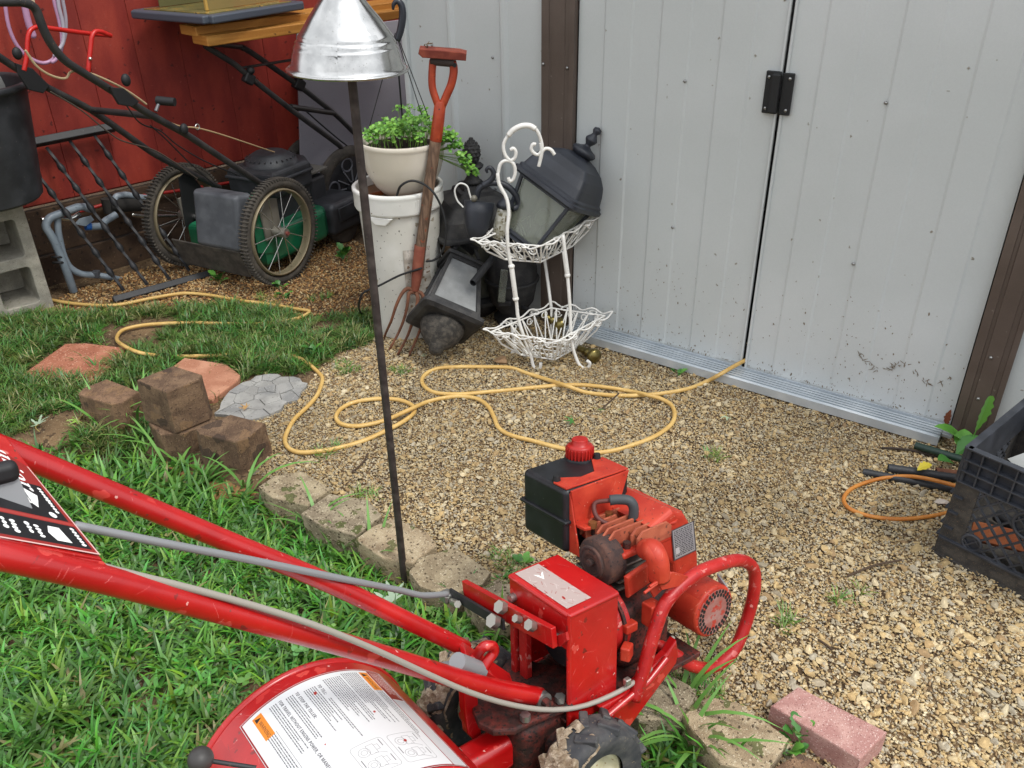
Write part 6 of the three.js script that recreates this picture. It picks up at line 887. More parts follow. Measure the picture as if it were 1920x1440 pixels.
  tp('tank_bracket', plate([[0.2, 0.5195, -0.09], [0.2, 0.5195, -0.13], [0.215, 0.5195, -0.145], [0.26, 0.5195, -0.115], [0.3, 0.5195, -0.118], [0.335, 0.5195, -0.165], [0.35, 0.5195, -0.175], [0.365, 0.5195, -0.16], [0.365, 0.5195, -0.085]], 0.004, 0.001), engRed, tk); tp('bracket_drop', plate([[0.205, 0.517, -0.083], [0.365, 0.517, -0.083], [0.34, 0.46, -0.083], [0.33, 0.438, -0.08], [0.215, 0.438, -0.08]], 0.005, 0.001), engRed, tk); tp('bracket_foot', plate([[0.21, 0.442, -0.085], [0.34, 0.442, -0.085], [0.33, 0.442, -0.07], [0.29, 0.442, -0.062], [0.26, 0.442, -0.068], [0.225, 0.442, -0.045], [0.213, 0.442, -0.05]], 0.006, 0.001), engRed, tk); tp('bracket_side', plate([[0.207, 0.44, -0.07], [0.207, 0.51, -0.085], [0.207, 0.51, -0.09], [0.207, 0.38, -0.09], [0.207, 0.38, -0.055]], 0.004, 0.001), engRed, tk);
  for (const q of [[0.21, 0.524, -0.132], [0.35, 0.524, -0.165]]) tp('rubber_stud', rod([q[0], q[1] - 0.006, q[2]], [q[0], q[1] + 0.008, q[2]], 0.009, 0.007), darkMat, tk);
  const cp = [0.3375,0.535,-0.1755]; const cg = lathe([[0, 0.032], [0.016, 0.032], [0.018, 0.03], [0.018, 0.02], [0.026, 0.018], [0.0295, 0.014], [0.0295, -0.014], [0, -0.014]], 36).translate(0.33, 0.53, -0.198); const cap = tp('fuel_cap', cg, flat(0xa81d16, 0.4)); for (let k = 0; k < 24; k++) { const g2 = rbox(0.003, 0.024, 0.004, 0.001, [0, 0.531, 0.0295]); g2.translate(0, 0, 0); g2.rotateY(k / 24 * 6.283); g2.translate(0.33, 0, -0.198); tp('grip_rib', g2, flat(0xa81d16, 0.4), cap); }
  tp('filler_neck', rod([0.33, 0.51, -0.198], [0.33, 0.5215, -0.198], 0.036, 0.033, 30), tankBlack, tk);
  // intake elbow, carburettor clutter
  tp('intake_elbow', sweep(new THREE.CatmullRomCurve3([[0.2754,0.4242,0.06],[0.2538,0.4447,0.1],[0.2557,0.4247,0.11],[0.2602,0.3887,0.11]].map(p => V3(p))).getPoints(20), 0.021, 16), engRed);
  tp('carburettor', rbox(0.06, 0.05, 0.06, 0.01).translate(...[0.37,0.2677,0.0088]), greasy); tp('linkage_plate', plate([[0.2407,0.4008,0.12],[0.2869,0.3983,0.12],[0.3301,0.3728,0.12],[0.3098,0.3594,0.12],[0.2563,0.3708,0.12]], 0.004, 0.001), engRed); tp('linkage_plate', plate([[0.241,0.374,0.1],[0.2843,0.3784,0.1],[0.3,0.3607,0.1],[0.2566,0.3446,0.1]], 0.005, 0.001), engRed); tp('linkage_rod', rod([0.2242,0.3901,0.12], [0.281,0.3982,0.12], 0.003), engRed); tp('linkage_rod', rod([0.2105,0.3818,0.12], [0.2553,0.3918,0.12], 0.003), engRed); tp('grey_bracket', plate([[0.47,0.3073,0.0789],[0.47,0.29,0.1041],[0.47,0.278,0.1105],[0.47,0.2798,0.0879]], 0.004), greyPaint);
  tp('governor_bracket', rbox(0.03, 0.05, 0.03, 0.004).translate(...[0.2644,0.3009,0.09]), engRed);
  // air cleaner can, axis on z; dark discs paint the shade of end holes
  const ac = [0.43,0.2467,0.1098], cx = ac[0], cy = ac[1], cz = ac[2]; const can = tp('air_cleaner', lathe([[0, 0], [0.052, 0], [0.0565, -0.003], [0.0575, -0.008], [0.0575, -0.105], [0.05, -0.112], [0, -0.112]], 56).rotateX(Math.PI / 2).translate(cx, cy, cz), engRed);
  const fc = tp('end_plate', new THREE.CylinderGeometry(0.05, 0.05, 0.002, 48).rotateX(Math.PI / 2).translate(cx, cy, cz + 0.001), surf({ c: [150, 92, 84], c2: [164, 122, 116], f: 5, amt: 1, grain: 6, size: 128, m: 0.08, rough: 0.5, seed: 99, flecks: [[[176, 52, 40], 6, 0.4, 0.4]] }), can);
  for (const [rad, n, o] of [[0.046, 28, 0], [0.038, 24, 0.5]]) for (let k = 0; k < n; k++) { const a = (k + o) / n * 6.283; tp('hole_shade_disc', new THREE.CircleGeometry(0.0038, 10).scale(1, 1.2, 1).translate(cx + rad * Math.cos(a), cy + rad * Math.sin(a), cz + 0.0024), darkMat, can); }
}
{ // ---- wheels with lug tyres and dried mud
  const rimMat = surf({ c: [190, 182, 150], c2: [212, 206, 180], f: 5, amt: 0.9, grain: 6, size: 128, m: 0.1, rough: 0.5, seed: 98, flecks: [[[140, 100, 60], 10, 0.2, 0.12]] });
  const wheel = (at, s) => { const c = [0, 0, 0];
    const R0 = 0.13, w = 0.042, t = tp('wheel', lathe([[0.062, -w * 0.8], [0.085, -w], [0.108, -w], [0.117, -w * 0.7], [0.12, 0], [0.117, w * 0.7], [0.108, w], [0.085, w], [0.062, w * 0.8]], 48).rotateX(Math.PI / 2).translate(...c), tyreMat);
    for (let k = 0; k < 12; k++) for (const d of [-1, 1]) { const g = rbox(0.019, 0.018, w * 1.15, 0.004, [0, R0 - 0.014, 0]); g.rotateY(d * 0.65); g.translate(0, 0, d * w * 0.5); g.rotateZ((k + (d > 0 ? 0.5 : 0)) / 12 * 6.283); g.translate(...c); const la = ((k + (d > 0 ? 0.5 : 0)) / 12 * 6.283 + Math.PI / 2) % 6.283; tp('tyre_lug', g, la > 1.5 && la < 3.8 && (k * 5 + s) % 3 ? mud : tyreMat, t); }
    tp('rim', lathe([[0, 0.004], [0.02, 0.006], [0.045, -0.004], [0.056, 0.02], [0.064, 0.028], [0.064, -0.028], [0.05, -0.02], [0, -0.01]], 36).rotateX(Math.PI / 2).translate(...c), rimMat, t);
    const r = rng(s), pos = [], a0 = s === 3 ? 1.7 : 1.1, a1 = s === 3 ? 3.7 : 3.7, nA = 46, nZ = 14, off = s * 11, pt = (i, j) => { const a = lerp(a0, a1, i / nA), z = lerp(-w, w, j / nZ), q = fbm(i * 0.28 + off, j * 0.33 + off, 256, 4), rad = 0.112 + 0.026 * q - 0.03 * Math.pow(Math.abs(z) / w, 4); return [[c[0] + rad * Math.cos(a), c[1] + rad * Math.sin(a), c[2] + z * 1.06], q]; };
    for (let i = 0; i < nA; i++) for (let j = 0; j < nZ; j++) { const P = [pt(i, j), pt(i + 1, j), pt(i, j + 1), pt(i + 1, j + 1)]; for (const [k0, k1, k2] of [[0, 1, 2], [2, 1, 3]]) if ((P[k0][1] + P[k1][1] + P[k2][1]) / 3 > 0.43) pos.push(...P[k0][0], ...P[k1][0], ...P[k2][0]); }
    const mg = new THREE.BufferGeometry(); mg.setAttribute('position', new THREE.Float32BufferAttribute(pos, 3)); mg.computeVertexNormals(); tp('dried_mud', mg, mud, t); t.position.set(...at); t.scale.setScalar(0.88);
  };
  wheel([0.055, 0.077, 0.147], 3); wheel([-0.005, 0.1, -0.15], 5);
}

// ---------------------------------------------------------------- yellow hose: one run from the shed doors across the gravel into the grass
{
  const P = [[0.8257,0.061,-2.6048],[0.7665,0.058,-2.5585],[0.7164,0.047,-2.5272],[0.6792,0.011,-2.543],[0.6033,0.011,-2.4946],[0.5354,0.011,-2.472],[0.4683,0.011,-2.4601],[0.3718,0.011,-2.4564],[0.3094,0.011,-2.4655],[0.2458,0.011,-2.4854],[0.1896,0.029,-2.4963],[0.1308,0.015,-2.5626],[0.0482,0.011,-2.6256],[0.001,0.011,-2.6623],[-0.1049,0.011,-2.674],[-0.2014,0.011,-2.6774],[-0.2683,0.011,-2.668],[-0.3041,0.011,-2.6342],[-0.3175,0.011,-2.5889],[-0.3042,0.011,-2.5403],[-0.2661,0.011,-2.4992],[-0.1917,0.015,-2.4794],[-0.0828,0.011,-2.4966],[0.0365,0.011,-2.514],[0.1516,0.011,-2.5319],[0.2496,0.011,-2.5321],[0.3449,0.011,-2.5071],[0.4079,0.011,-2.4834],[0.4567,0.029,-2.4271],[0.5003,0.015,-2.4246],[0.5274,0.011,-2.3927],[0.5305,0.011,-2.3395],[0.517,0.011,-2.2917],[0.4914,0.011,-2.2518],[0.4417,0.011,-2.2047],[0.3779,0.011,-2.1653],[0.3066,0.011,-2.1329],[0.2242,0.011,-2.1241],[0.1444,0.011,-2.1522],[0.0635,0.011,-2.1927],[-0.0112,0.011,-2.231],[-0.0451,0.011,-2.272],[-0.0611,0.011,-2.336],[-0.0814,0.011,-2.4028],[-0.1183,0.011,-2.452],[-0.1787,0.011,-2.4715],[-0.2398,0.011,-2.4595],[-0.2887,0.011,-2.4369],[-0.3378,0.029,-2.3623],[-0.403,0.011,-2.3374],[-0.4517,0.011,-2.3101],[-0.5153,0.011,-2.2963],[-0.5595,0.011,-2.3136],[-0.5801,0.011,-2.3528],[-0.5725,0.011,-2.4022],[-0.5376,0.011,-2.4418],[-0.463,0.011,-2.4635],[-0.3953,0.011,-2.4578],[-0.3494,0.011,-2.4321],[-0.3268,0.011,-2.4008],[-0.3273,0.011,-2.3675],[-0.3495,0.011,-2.326],[-0.4004,0.011,-2.2708],[-0.4719,0.011,-2.2093],[-0.549,0.011,-2.1706],[-0.6088,0.011,-2.1551],[-0.6612,0.011,-2.1538],[-0.6978,0.011,-2.178],[-0.7194,0.011,-2.223],[-0.722,0.011,-2.281],[-0.7139,0.011,-2.3474],[-0.6892,0.011,-2.4161],[-0.6712,0.011,-2.481],[-0.6675,0.011,-2.5491],[-0.6744,0.011,-2.6165],[-0.7158,0.011,-2.684],[-0.7652,0.011,-2.7461],[-0.8228,0.011,-2.7854],[-0.9162,0.011,-2.8014],[-1.036,0.011,-2.8016],[-1.1344,0.011,-2.7968],[-1.2339,0.011,-2.7963],[-1.3162,0.011,-2.8035],[-1.3669,0.041,-2.7706],[-1.4467,0.041,-2.8242],[-1.5358,0.015,-2.9526],[-1.5381,0.015,-3.0174],[-1.4881,0.015,-3.0534],[-1.4084,0.015,-3.0695],[-1.2815,0.015,-3.0742],[-1.127,0.015,-3.0584],[-0.9976,0.015,-3.0533],[-0.9063,0.015,-3.0739],[-0.843,0.011,-3.129],[-0.8269,0.015,-3.1603],[-0.8754,0.015,-3.1828],[-1.0216,0.015,-3.2409],[-1.169,0.015,-3.2897],[-1.2985,0.015,-3.3444],[-1.4085,0.015,-3.3657],[-1.5211,0.015,-3.3262],[-1.6646,0.015,-3.2568],[-1.8684,0.015,-3.2865],[-2.0727,0.015,-3.3826],[-2.3032,0.015,-3.5614],[-2.5687,0.015,-3.7831]];
  const c = new THREE.CatmullRomCurve3(P.map(p => V3(p)), false, 'centripetal'), pts = c.getSpacedPoints(1100);
  const hm = surf({ c: [200, 162, 92], c2: [218, 184, 116], f: 6, amt: 0.9, grain: 6, size: 256, m: 0.3, rough: 0.5, seed: 111, flecks: [[[120, 92, 52], 20, 0.14, 0.05], [[232, 204, 140], 20, 0.2, 0.08]] });
  solo('garden_hose', 'long yellow garden hose looped on the gravel and trailing through the grass', 'hose', sweep(pts, 0.0072, 10), hm, P[0]);
}
// ---------------------------------------------------------------- stones of the edging
const stoneMats = [[[146, 130, 104], [178, 162, 132], 121], [[138, 124, 102], [170, 156, 130], 122], [[156, 136, 108], [184, 166, 136], 123]].map(([c, c2, s]) => surf({ c, c2, f: 7, amt: 1, grain: 22, size: 256, m: 0.22, rough: 0.95, bump: 0.004, hg: 0.6, seed: s, flecks: [[[92, 96, 54], 7, 0.42, 0.2], [[78, 66, 48], 26, 0.3, 0.3], [[206, 192, 164], 30, 0.24, 0.3], [[84, 72, 56], 40, 0.2, 0.12], [[226, 214, 188], 46, 0.18, 0.14]] }));
const brownMats = [[[100, 78, 60], [132, 106, 82], 131], [[112, 86, 66], [142, 112, 86], 132]].map(([c, c2, s]) => surf({ c, c2, f: 7, amt: 1, grain: 18, size: 256, m: 0.2, rough: 0.95, bump: 0.004, hg: 0.6, seed: s, lines: [[[70, 54, 42], 160, 26, 1.2], [[150, 122, 92], 120, 22, 1.2]], la: 1.5708, ls: 0.5, flecks: [[[138, 108, 78], 6, 0.5, 0.3], [[74, 56, 44], 34, 0.26, 0.3], [[168, 142, 112], 44, 0.2, 0.22], [[76, 60, 48], 5, 0.5, 0.14]] }));
{
  const E = [
    [[[-0.722,0.045,-1.9379],[-0.6912,0.045,-1.9877],[-0.6163,0.045,-2.0063],[-0.5241,0.045,-1.9248],[-0.5732,0.045,-1.854],[-0.6723,0.045,-1.8876]], 'mossy end stone of the edging touching the stacked dark blocks'],
    [[[-0.574,0.045,-1.8147],[-0.5163,0.045,-1.8977],[-0.4043,0.045,-1.8658],[-0.362,0.045,-1.7998],[-0.4181,0.045,-1.7225],[-0.5088,0.045,-1.7594]], 'second edging stone after the stacked dark blocks'],
    [[[-0.4099,0.045,-1.7053],[-0.3721,0.045,-1.7557],[-0.3244,0.045,-1.7853],[-0.2309,0.045,-1.726],[-0.2052,0.045,-1.6792],[-0.2595,0.045,-1.6124],[-0.3345,0.045,-1.634]], 'edging stone just behind the lamp rod on the gravel side'],
    [[[-0.2589,0.045,-1.5777],[-0.2393,0.045,-1.6276],[-0.1549,0.045,-1.6635],[-0.0647,0.045,-1.5729],[-0.0836,0.045,-1.5324],[-0.1645,0.045,-1.4983],[-0.2284,0.045,-1.5287]], 'brown mossy edging stone at the foot of the lamp rod'],
    [[[-0.1207,0.045,-1.4866],[-0.0409,0.045,-1.5461],[0.042,0.045,-1.4862],[0.0533,0.045,-1.4478],[-0.0218,0.045,-1.3963],[-0.0836,0.045,-1.4241]], 'pale edging stone beside the tiller shift linkage'],
    [[[-0.0037,0.045,-1.3829],[0.0654,0.045,-1.4373],[0.1423,0.045,-1.386],[0.1549,0.045,-1.3476],[0.0828,0.045,-1.2944],[0.0193,0.045,-1.3229]], 'edging stone under the belt cover of the tiller'],
    [[[0.0999,0.045,-1.2881],[0.1624,0.045,-1.3381],[0.2282,0.045,-1.2911],[0.2407,0.045,-1.253],[0.1677,0.045,-1.207],[0.1134,0.045,-1.2303]], 'edging stone under the engine bed of the tiller'],
    [[[0.2006,0.045,-1.2008],[0.2692,0.045,-1.2524],[0.3205,0.045,-1.2512],[0.3737,0.045,-1.2081],[0.3571,0.045,-1.168],[0.327,0.045,-1.1349],[0.2474,0.045,-1.1366]], 'dark mossy edging stone below the tiller bumper hoop'],
    [[[0.338,0.05,-1.1384],[0.3581,0.05,-1.164],[0.399,0.05,-1.1817],[0.4529,0.05,-1.1673],[0.5291,0.05,-1.0822],[0.5078,0.05,-1.0587],[0.4614,0.05,-1.0089],[0.3881,0.05,-1.0331],[0.3461,0.05,-1.113]], 'large worn edging stone beside the pink brick'],
    [[[0.4634,0.04,-1.0114],[0.5471,0.04,-1.0534],[0.5934,0.04,-1.0179],[0.5574,0.04,-0.9572],[0.4829,0.04,-0.9377]], 'reddish edging stone below the pink brick'],
  ];
  E.forEach(([p0, l], i) => { const cx = p0.reduce((s, q) => s + q[0] / p0.length, 0), cz = p0.reduce((s, q) => s + q[2] / p0.length, 0), p = p0.map(q => [cx + (q[0] - cx) * 1.05, q[1], cz + (q[2] - cz) * 1.05]), g = prism(p, p[0][1], -0.1, 0.005, -0.08, 0.003, 8); solo('edging_stone', l, 'edging stone', g, i === 9 ? brownMats[1] : stoneMats[i % 3], [p[0][0], -0.1, p[0][2]], 'stones of the lawn edging'); });
}
// stacked retaining blocks: split faces with vertical scoring
function scored(p, top, bot, k, mat, name, label, group) {
  const g = prism(p, top, bot, 0.005, k, 0.003, 10); solo(name, label, 'wall block', g, mat, [p[0][0], bot, p[0][2]], group);
}
{
  const gr = 'stacked wall blocks', y1 = 0.125;
  const S1 = [[-1.4017,0.115,-2.3572],[-1.4005,0.115,-2.3944],[-1.3471,0.115,-2.4519],[-1.2075,0.115,-2.3674],[-1.2366,0.115,-2.2958],[-1.2683,0.115,-2.2904],[-1.3388,0.115,-2.322]]; scored(S1, 0.115, -0.05, 0.0, brownMats[1], 'wall_block', 'brown wall block standing alone beside the two block stack', gr);
  const S3 = [[-1.1332,0.085,-2.2239],[-1.0888,0.085,-2.3496],[-0.9527,0.085,-2.2867],[-0.9223,0.085,-2.2233],[-1.0012,0.085,-2.16],[-1.072,0.085,-2.1534]]; scored(S3, 0.085, -0.05, -0.06, brownMats[0], 'wall_block', 'dark lower wall block with another block resting on top', gr);
  const S2 = [[-1.136,0.235,-2.2297],[-1.0538,0.235,-2.3165],[-0.947,0.235,-2.2557],[-0.946,0.235,-2.2263],[-1.0209,0.235,-2.1533]]; scored(S2, 0.235, 0.088, 0.07, brownMats[0], 'wall_block', 'dark wall block resting on top of another block', gr);
  const S4 = [[-0.9529,0.115,-2.1393],[-0.8704,0.115,-2.2176],[-0.75,0.115,-2.1623],[-0.7816,0.115,-2.0852],[-0.8136,0.115,-2.0638],[-0.9325,0.115,-2.1098]]; scored(S4, 0.115, -0.012, 0.06, brownMats[0], 'wall_block', 'dark scored wall block set on a tan brick', gr);
  const tan = surf({ c: [150, 108, 66], c2: [178, 138, 92], f: 7, amt: 1, grain: 18, size: 256, m: 0.2, rough: 0.95, seed: 135, flecks: [[[110, 78, 48], 30, 0.22, 0.2], [[206, 176, 132], 36, 0.18, 0.15]] });
  const B1 = [[-0.9198,-0.015,-2.041],[-0.7308,-0.015,-2.1529],[-0.6899,-0.015,-2.0878],[-0.7544,-0.015,-1.9846],[-0.8728,-0.015,-1.9628]]; scored(B1, -0.015, -0.09, 0, tan, 'tan_brick', 'tan brick under the scored dark wall block');
  const B2 = [[-1.0991,-0.02,-2.1539],[-1.0461,-0.02,-2.2041],[-0.9288,-0.02,-2.1376],[-0.9254,-0.02,-2.0933],[-1.0087,-0.02,-2.0903]]; scored(B2, -0.02, -0.09, 0, tan, 'tan_brick', 'tan brick half sunk in grass before the two block stack');
}
// pavers, slab of cracked slate, pink brick
{
  const pv = surf({ c: [158, 98, 74], c2: [180, 120, 94], f: 6, amt: 0.9, grain: 18, size: 256, m: 0.3, rough: 0.95, bump: 0.002, hg: 0.6, seed: 141, flecks: [[[204, 156, 130], 34, 0.26, 0.3], [[116, 70, 52], 34, 0.26, 0.25], [[214, 198, 178], 34, 0.2, 0.08]] });
  const pv2 = surf({ c: [170, 116, 90], c2: [194, 142, 114], f: 6, amt: 0.9, grain: 18, size: 256, m: 0.3, rough: 0.95, bump: 0.002, hg: 0.6, seed: 142, flecks: [[[210, 166, 138], 44, 0.2, 0.15], [[130, 88, 68], 40, 0.2, 0.14]] });
  const A = [[-1.761,0.022,-2.6508],[-1.7102,0.022,-2.8965],[-1.6332,0.022,-2.898],[-1.4158,0.022,-2.8419],[-1.4778,0.022,-2.6409],[-1.4861,0.022,-2.5881],[-1.5303,0.022,-2.6122]], B = [[-1.2382,0.022,-2.6869],[-1.2101,0.022,-2.7668],[-1.0405,0.022,-2.7117],[-0.9682,0.022,-2.6306],[-0.9655,0.022,-2.5925],[-1.0155,0.022,-2.4571],[-1.0961,0.022,-2.4948]];
  solo('red_paver', 'flat square red paver alone in the thin grass', 'paver', prism(A, 0.022, -0.04, 0.005, 0, 0.003, 2), pv, [A[0][0], -0.04, A[0][2]]);
  solo('red_paver', 'flat pale red paver between the stacked blocks and the cracked slab', 'paver', prism(B, 0.022, -0.04, 0.005, 0, 0.003, 2), pv2, [B[0][0], -0.04, B[0][2]]);
  // slate broken into pieces: convex cells cut from the outline
  const O0 = [[-0.9884,0.014,-2.3844],[-0.985,0.014,-2.4973],[-0.9532,0.014,-2.5834],[-0.8789,0.014,-2.6492],[-0.7814,0.014,-2.6227],[-0.7241,0.014,-2.5829],[-0.7226,0.014,-2.5026],[-0.7681,0.014,-2.4275],[-0.8112,0.014,-2.3687],[-0.8701,0.014,-2.3381]], ro = rng(149), O = O0.flatMap((p, i) => { const n = O0[(i + 1) % O0.length]; return [0, 0.34, 0.67].map(f => [lerp(p[0], n[0], f) + 0.022 * (ro() - 0.5), p[1], lerp(p[2], n[2], f) + 0.022 * (ro() - 0.5)]); }), c = O.reduce((s, p) => [s[0] + p[0] / O.length, s[1] + p[2] / O.length], [0, 0]);
  const t = thing('slate_slab', 'grey slate slab cracked into many flat pieces beside the gravel', 'slab', [c[0], 0, c[1]]), r = rng(145), S = []; const xs = O.map(p => p[0]), zs = O.map(p => p[2]);
  let tries = 0; while (S.length < 75 && tries++ < 9000) { const p = [lerp(Math.min(...xs), Math.max(...xs), r()), lerp(Math.min(...zs), Math.max(...zs), r())]; if (inside(O, p[0], p[1]) && S.every(q => Math.hypot(q[0] - p[0], q[1] - p[1]) > 0.02 + 0.045 * Math.pow(((S.length * 7) % 11) / 11, 2))) S.push(p); }
  const sm = [[[142, 141, 137], [164, 163, 158], 146], [[134, 134, 132], [156, 155, 151], 147]].map(([a, b, s]) => surf({ c: a, c2: b, f: 6, amt: 1, grain: 12, size: 256, m: 0.25, rough: 0.8, bump: 0.002, seed: s, flecks: [[[176, 174, 168], 26, 0.2, 0.12], [[100, 98, 94], 26, 0.2, 0.12]] }));
  S.forEach((s, i) => {
    let poly = O.map(p => [p[0], p[2]]);
    for (const q of S) { if (q === s) continue; const nx = q[0] - s[0], nz = q[1] - s[1], l = Math.hypot(nx, nz), d = l / 2 - 0.0006, out = []; const f = p => ((p[0] - s[0]) * nx + (p[1] - s[1]) * nz) / l - d;
      for (let k = 0; k < poly.length; k++) { const a = poly[k], b = poly[(k + 1) % poly.length], fa = f(a), fb = f(b); if (fa <= 0) out.push(a); if (fa * fb < 0) { const w = fa / (fa - fb); out.push([lerp(a[0], b[0], w), lerp(a[1], b[1], w)]); } } poly = out; if (poly.length < 3) break; }
    if (poly.length < 3) return; const y = 0.013 + 0.005 * (r() - 0.5); part(t, 'slate_piece', prism(poly.map(p => [p[0], y, p[1]]), y, -0.01, 0.0015, 0, 0, 1), sm[i % 2]);
  });
  const pk = surf({ c: [176, 130, 122], c2: [198, 156, 146], f: 6, amt: 0.9, grain: 22, size: 256, m: 0.14, rough: 0.95, bump: 0.002, hg: 0.7, seed: 148, flecks: [[[232, 208, 198], 36, 0.24, 0.35], [[136, 88, 80], 34, 0.24, 0.3]] });
  const K = [[0.5147,0.062,-1.151],[0.5835,0.062,-1.1961],[0.7244,0.062,-1.0837],[0.6493,0.062,-1.0239]]; solo('pink_brick', 'rough pinkish red brick lying on the gravel beside the edging', 'brick', prism(K, 0.062, -0.006, 0.004, 0, 0.002, 4), pk, [K[0][0], 0, K[0][2]]);
  const rk = [-0.0375,0.012,-2.7178]; solo('round_rock', 'rounded tan rock lying before the dark lanterns', 'rock', stoneGeo(151, 3, 0.6).scale(0.034, 0.028, 0.03).translate(...rk), surf({ c: [150, 118, 86], c2: [178, 148, 114], f: 5, amt: 1, grain: 12, size: 128, m: 0.15, rough: 0.85, seed: 152 }), rk);
}
// ---------------------------------------------------------------- milk crate at the right edge

{
  const t = thing('milk_crate', 'dark grey plastic milk crate with lattice sides standing by the pipes', 'crate', [1.0871,0,-1.6661]); OWN.add(t); frame(t, [0.6428,0,0.766], [0,1,0], [-0.766,0,0.6428]);
  const m = surf({ c: [44, 47, 53], c2: [62, 65, 72], f: 6, amt: 0.9, grain: 8, size: 256, m: 0.25, rough: 0.55, seed: 161, flecks: [[[110, 104, 94], 26, 0.12, 0.08]] }), md = surf({ c: [52, 50, 48], c2: [76, 72, 66], f: 8, amt: 1, grain: 20, size: 256, m: 0.12, rough: 0.85, seed: 162, flecks: [[[128, 104, 76], 40, 0.2, 0.25]] });
  const L = 0.36, H = 0.315, sl = -0.012; // walls flare a little outward towards the rim
  const wallGeo = (f) => { // f maps (s along, y up, o out) to the crate frame
    const bars = [], add = (a, b, w, d) => bars.push(bar(f(...a), f(...b), w, d, 0, 0.1)); return { bars, add };
  };
  const walls = [(s, y, o) => [s * (L - 0.006 * y / H) / L + 0.003 * y / H, y * 1.05, o + sl * y / H * 0.4], (s, y, o) => [s * (L - 0.006 * y / H) / L + 0.003 * y / H, y * 1.05, -L - o - sl * y / H * 0.4], (s, y, o) => [-o - sl * y / H * 0.4, y * 1.05, -s], (s, y, o) => [L + o + sl * y / H * 0.4, y * 1.05, -s]];
  walls.forEach((f, w) => {
    const A = (n, a, b, ww, d, mm = m) => part(t, n, bar(f(...a), f(...b), ww, d, w > 1 ? Math.PI / 2 : 0, 0.12), mm);
    for (const y of [0.222, 0.252, 0.282, 0.312]) A('rim_rib', [0, y, 0], [L, y, 0], 0.004, 0.018);
    part(t, 'rim_back', plate([f(0, 0.222, -0.008), f(L, 0.222, -0.008), f(L, 0.312, -0.008), f(0, 0.312, -0.008)], 0.003), m);
    for (let k = 0; k <= 9; k++) A('rim_post', [k / 9 * L, 0.222, 0], [k / 9 * L, 0.312, 0], 0.004, 0.016);
    part(t, 'lower_band', plate([f(0, 0, 0), f(L, 0, 0), f(L, 0.055, 0), f(0, 0.055, 0)], 0.008, 0.002), md); A('base_rib', [0, 0.004, 0.004], [L, 0.004, 0.004], 0.008, 0.012, md); A('base_rib', [0, 0.056, 0.004], [L, 0.056, 0.004], 0.006, 0.014);
    for (const s0 of [0, L - 0.055]) { part(t, 'corner_panel', plate([f(s0, 0.055, 0), f(s0 + 0.055, 0.055, 0), f(s0 + 0.055, 0.222, 0), f(s0, 0.222, 0)], 0.005, 0.001), md); for (const y of [0.09, 0.135, 0.18]) A('corner_tab', [s0 + 0.004, y, 0.006], [s0 + 0.026, y, 0.006], 0.005, 0.01); }
    for (let k = -5; k < 9; k++) for (const d of [1, -1]) { // diagonal lattice between s .055 and L-.055, y .055 and .222
      let a = [0.055 + k * 0.036, d > 0 ? 0.055 : 0.222], b = [a[0] + 0.167, d > 0 ? 0.222 : 0.055]; const lo = 0.055, hi = L - 0.055; if (b[0] < lo + 0.01 || a[0] > hi - 0.01) continue;
      const cut = (p, q, x) => { const u = (x - p[0]) / (q[0] - p[0]); return [x, lerp(p[1], q[1], u)]; }; if (a[0] < lo) a = cut(a, b, lo); if (b[0] > hi) b = cut(a, b, hi); A('lattice_bar', [a[0], a[1], 0], [b[0], b[1], 0], 0.0045, 0.007); }
    for (const [s0, y0, r0] of [[0.075, 0.075, 0.022], [0.18, 0.185, 0.036], [L - 0.075, 0.075, 0.022]]) { const q = new THREE.TorusGeometry(r0, 0.0045, 8, 28); if (w > 1) q.rotateY(Math.PI / 2); q.translate(...f(s0, y0, 0.001)); part(t, 'boss_ring', q, m); const dsk = new THREE.CylinderGeometry(r0, r0, 0.003, 24).rotateX(Math.PI / 2); if (w > 1) dsk.rotateY(Math.PI / 2); dsk.translate(...f(s0, y0, -0.004)); part(t, 'boss_disc', dsk, m); }
  });
  part(t, 'crate_floor', rbox(L, 0.008, L, 0.002, [L / 2, 0.012, -L / 2]), md);
  // things in the crate
  const w = (x, y, z) => V3([1.0871,0,-1.6661]).addScaledVector(V3([0.6428,0,0.766]), x).addScaledVector(V3([0,1,0]), y).addScaledVector(V3([-0.766,0,0.6428]), z).toArray();
  solo('rusty_board', 'rust brown board lying inside the milk crate', 'board', bar(w(0.05, 0.07, -0.06), w(0.33, 0.13, -0.1), 0.02, 0.05), surf({ c: [128, 66, 34], c2: [156, 90, 52], f: 5, amt: 1, grain: 12, size: 128, m: 0.2, rough: 0.85, seed: 163 }), w(0.05, 0.07, -0.06));
  solo('folded_paper', 'folded white paper stuck in the top of the milk crate', 'paper', plate([w(0.06, 0.27, -0.12), w(0.11, 0.26, -0.1), w(0.12, 0.33, -0.14)], 0.002), flat(0xc9cac6, 0.8), w(0.09, 0.27, -0.11));
  solo('dark_pipe_offcut', 'dark metal pipe lying across the bottom of the milk crate', 'pipe', rod(w(0.06, 0.05, -0.2), w(0.32, 0.06, -0.12), 0.018), ironMat, w(0.06, 0.05, -0.2));
}
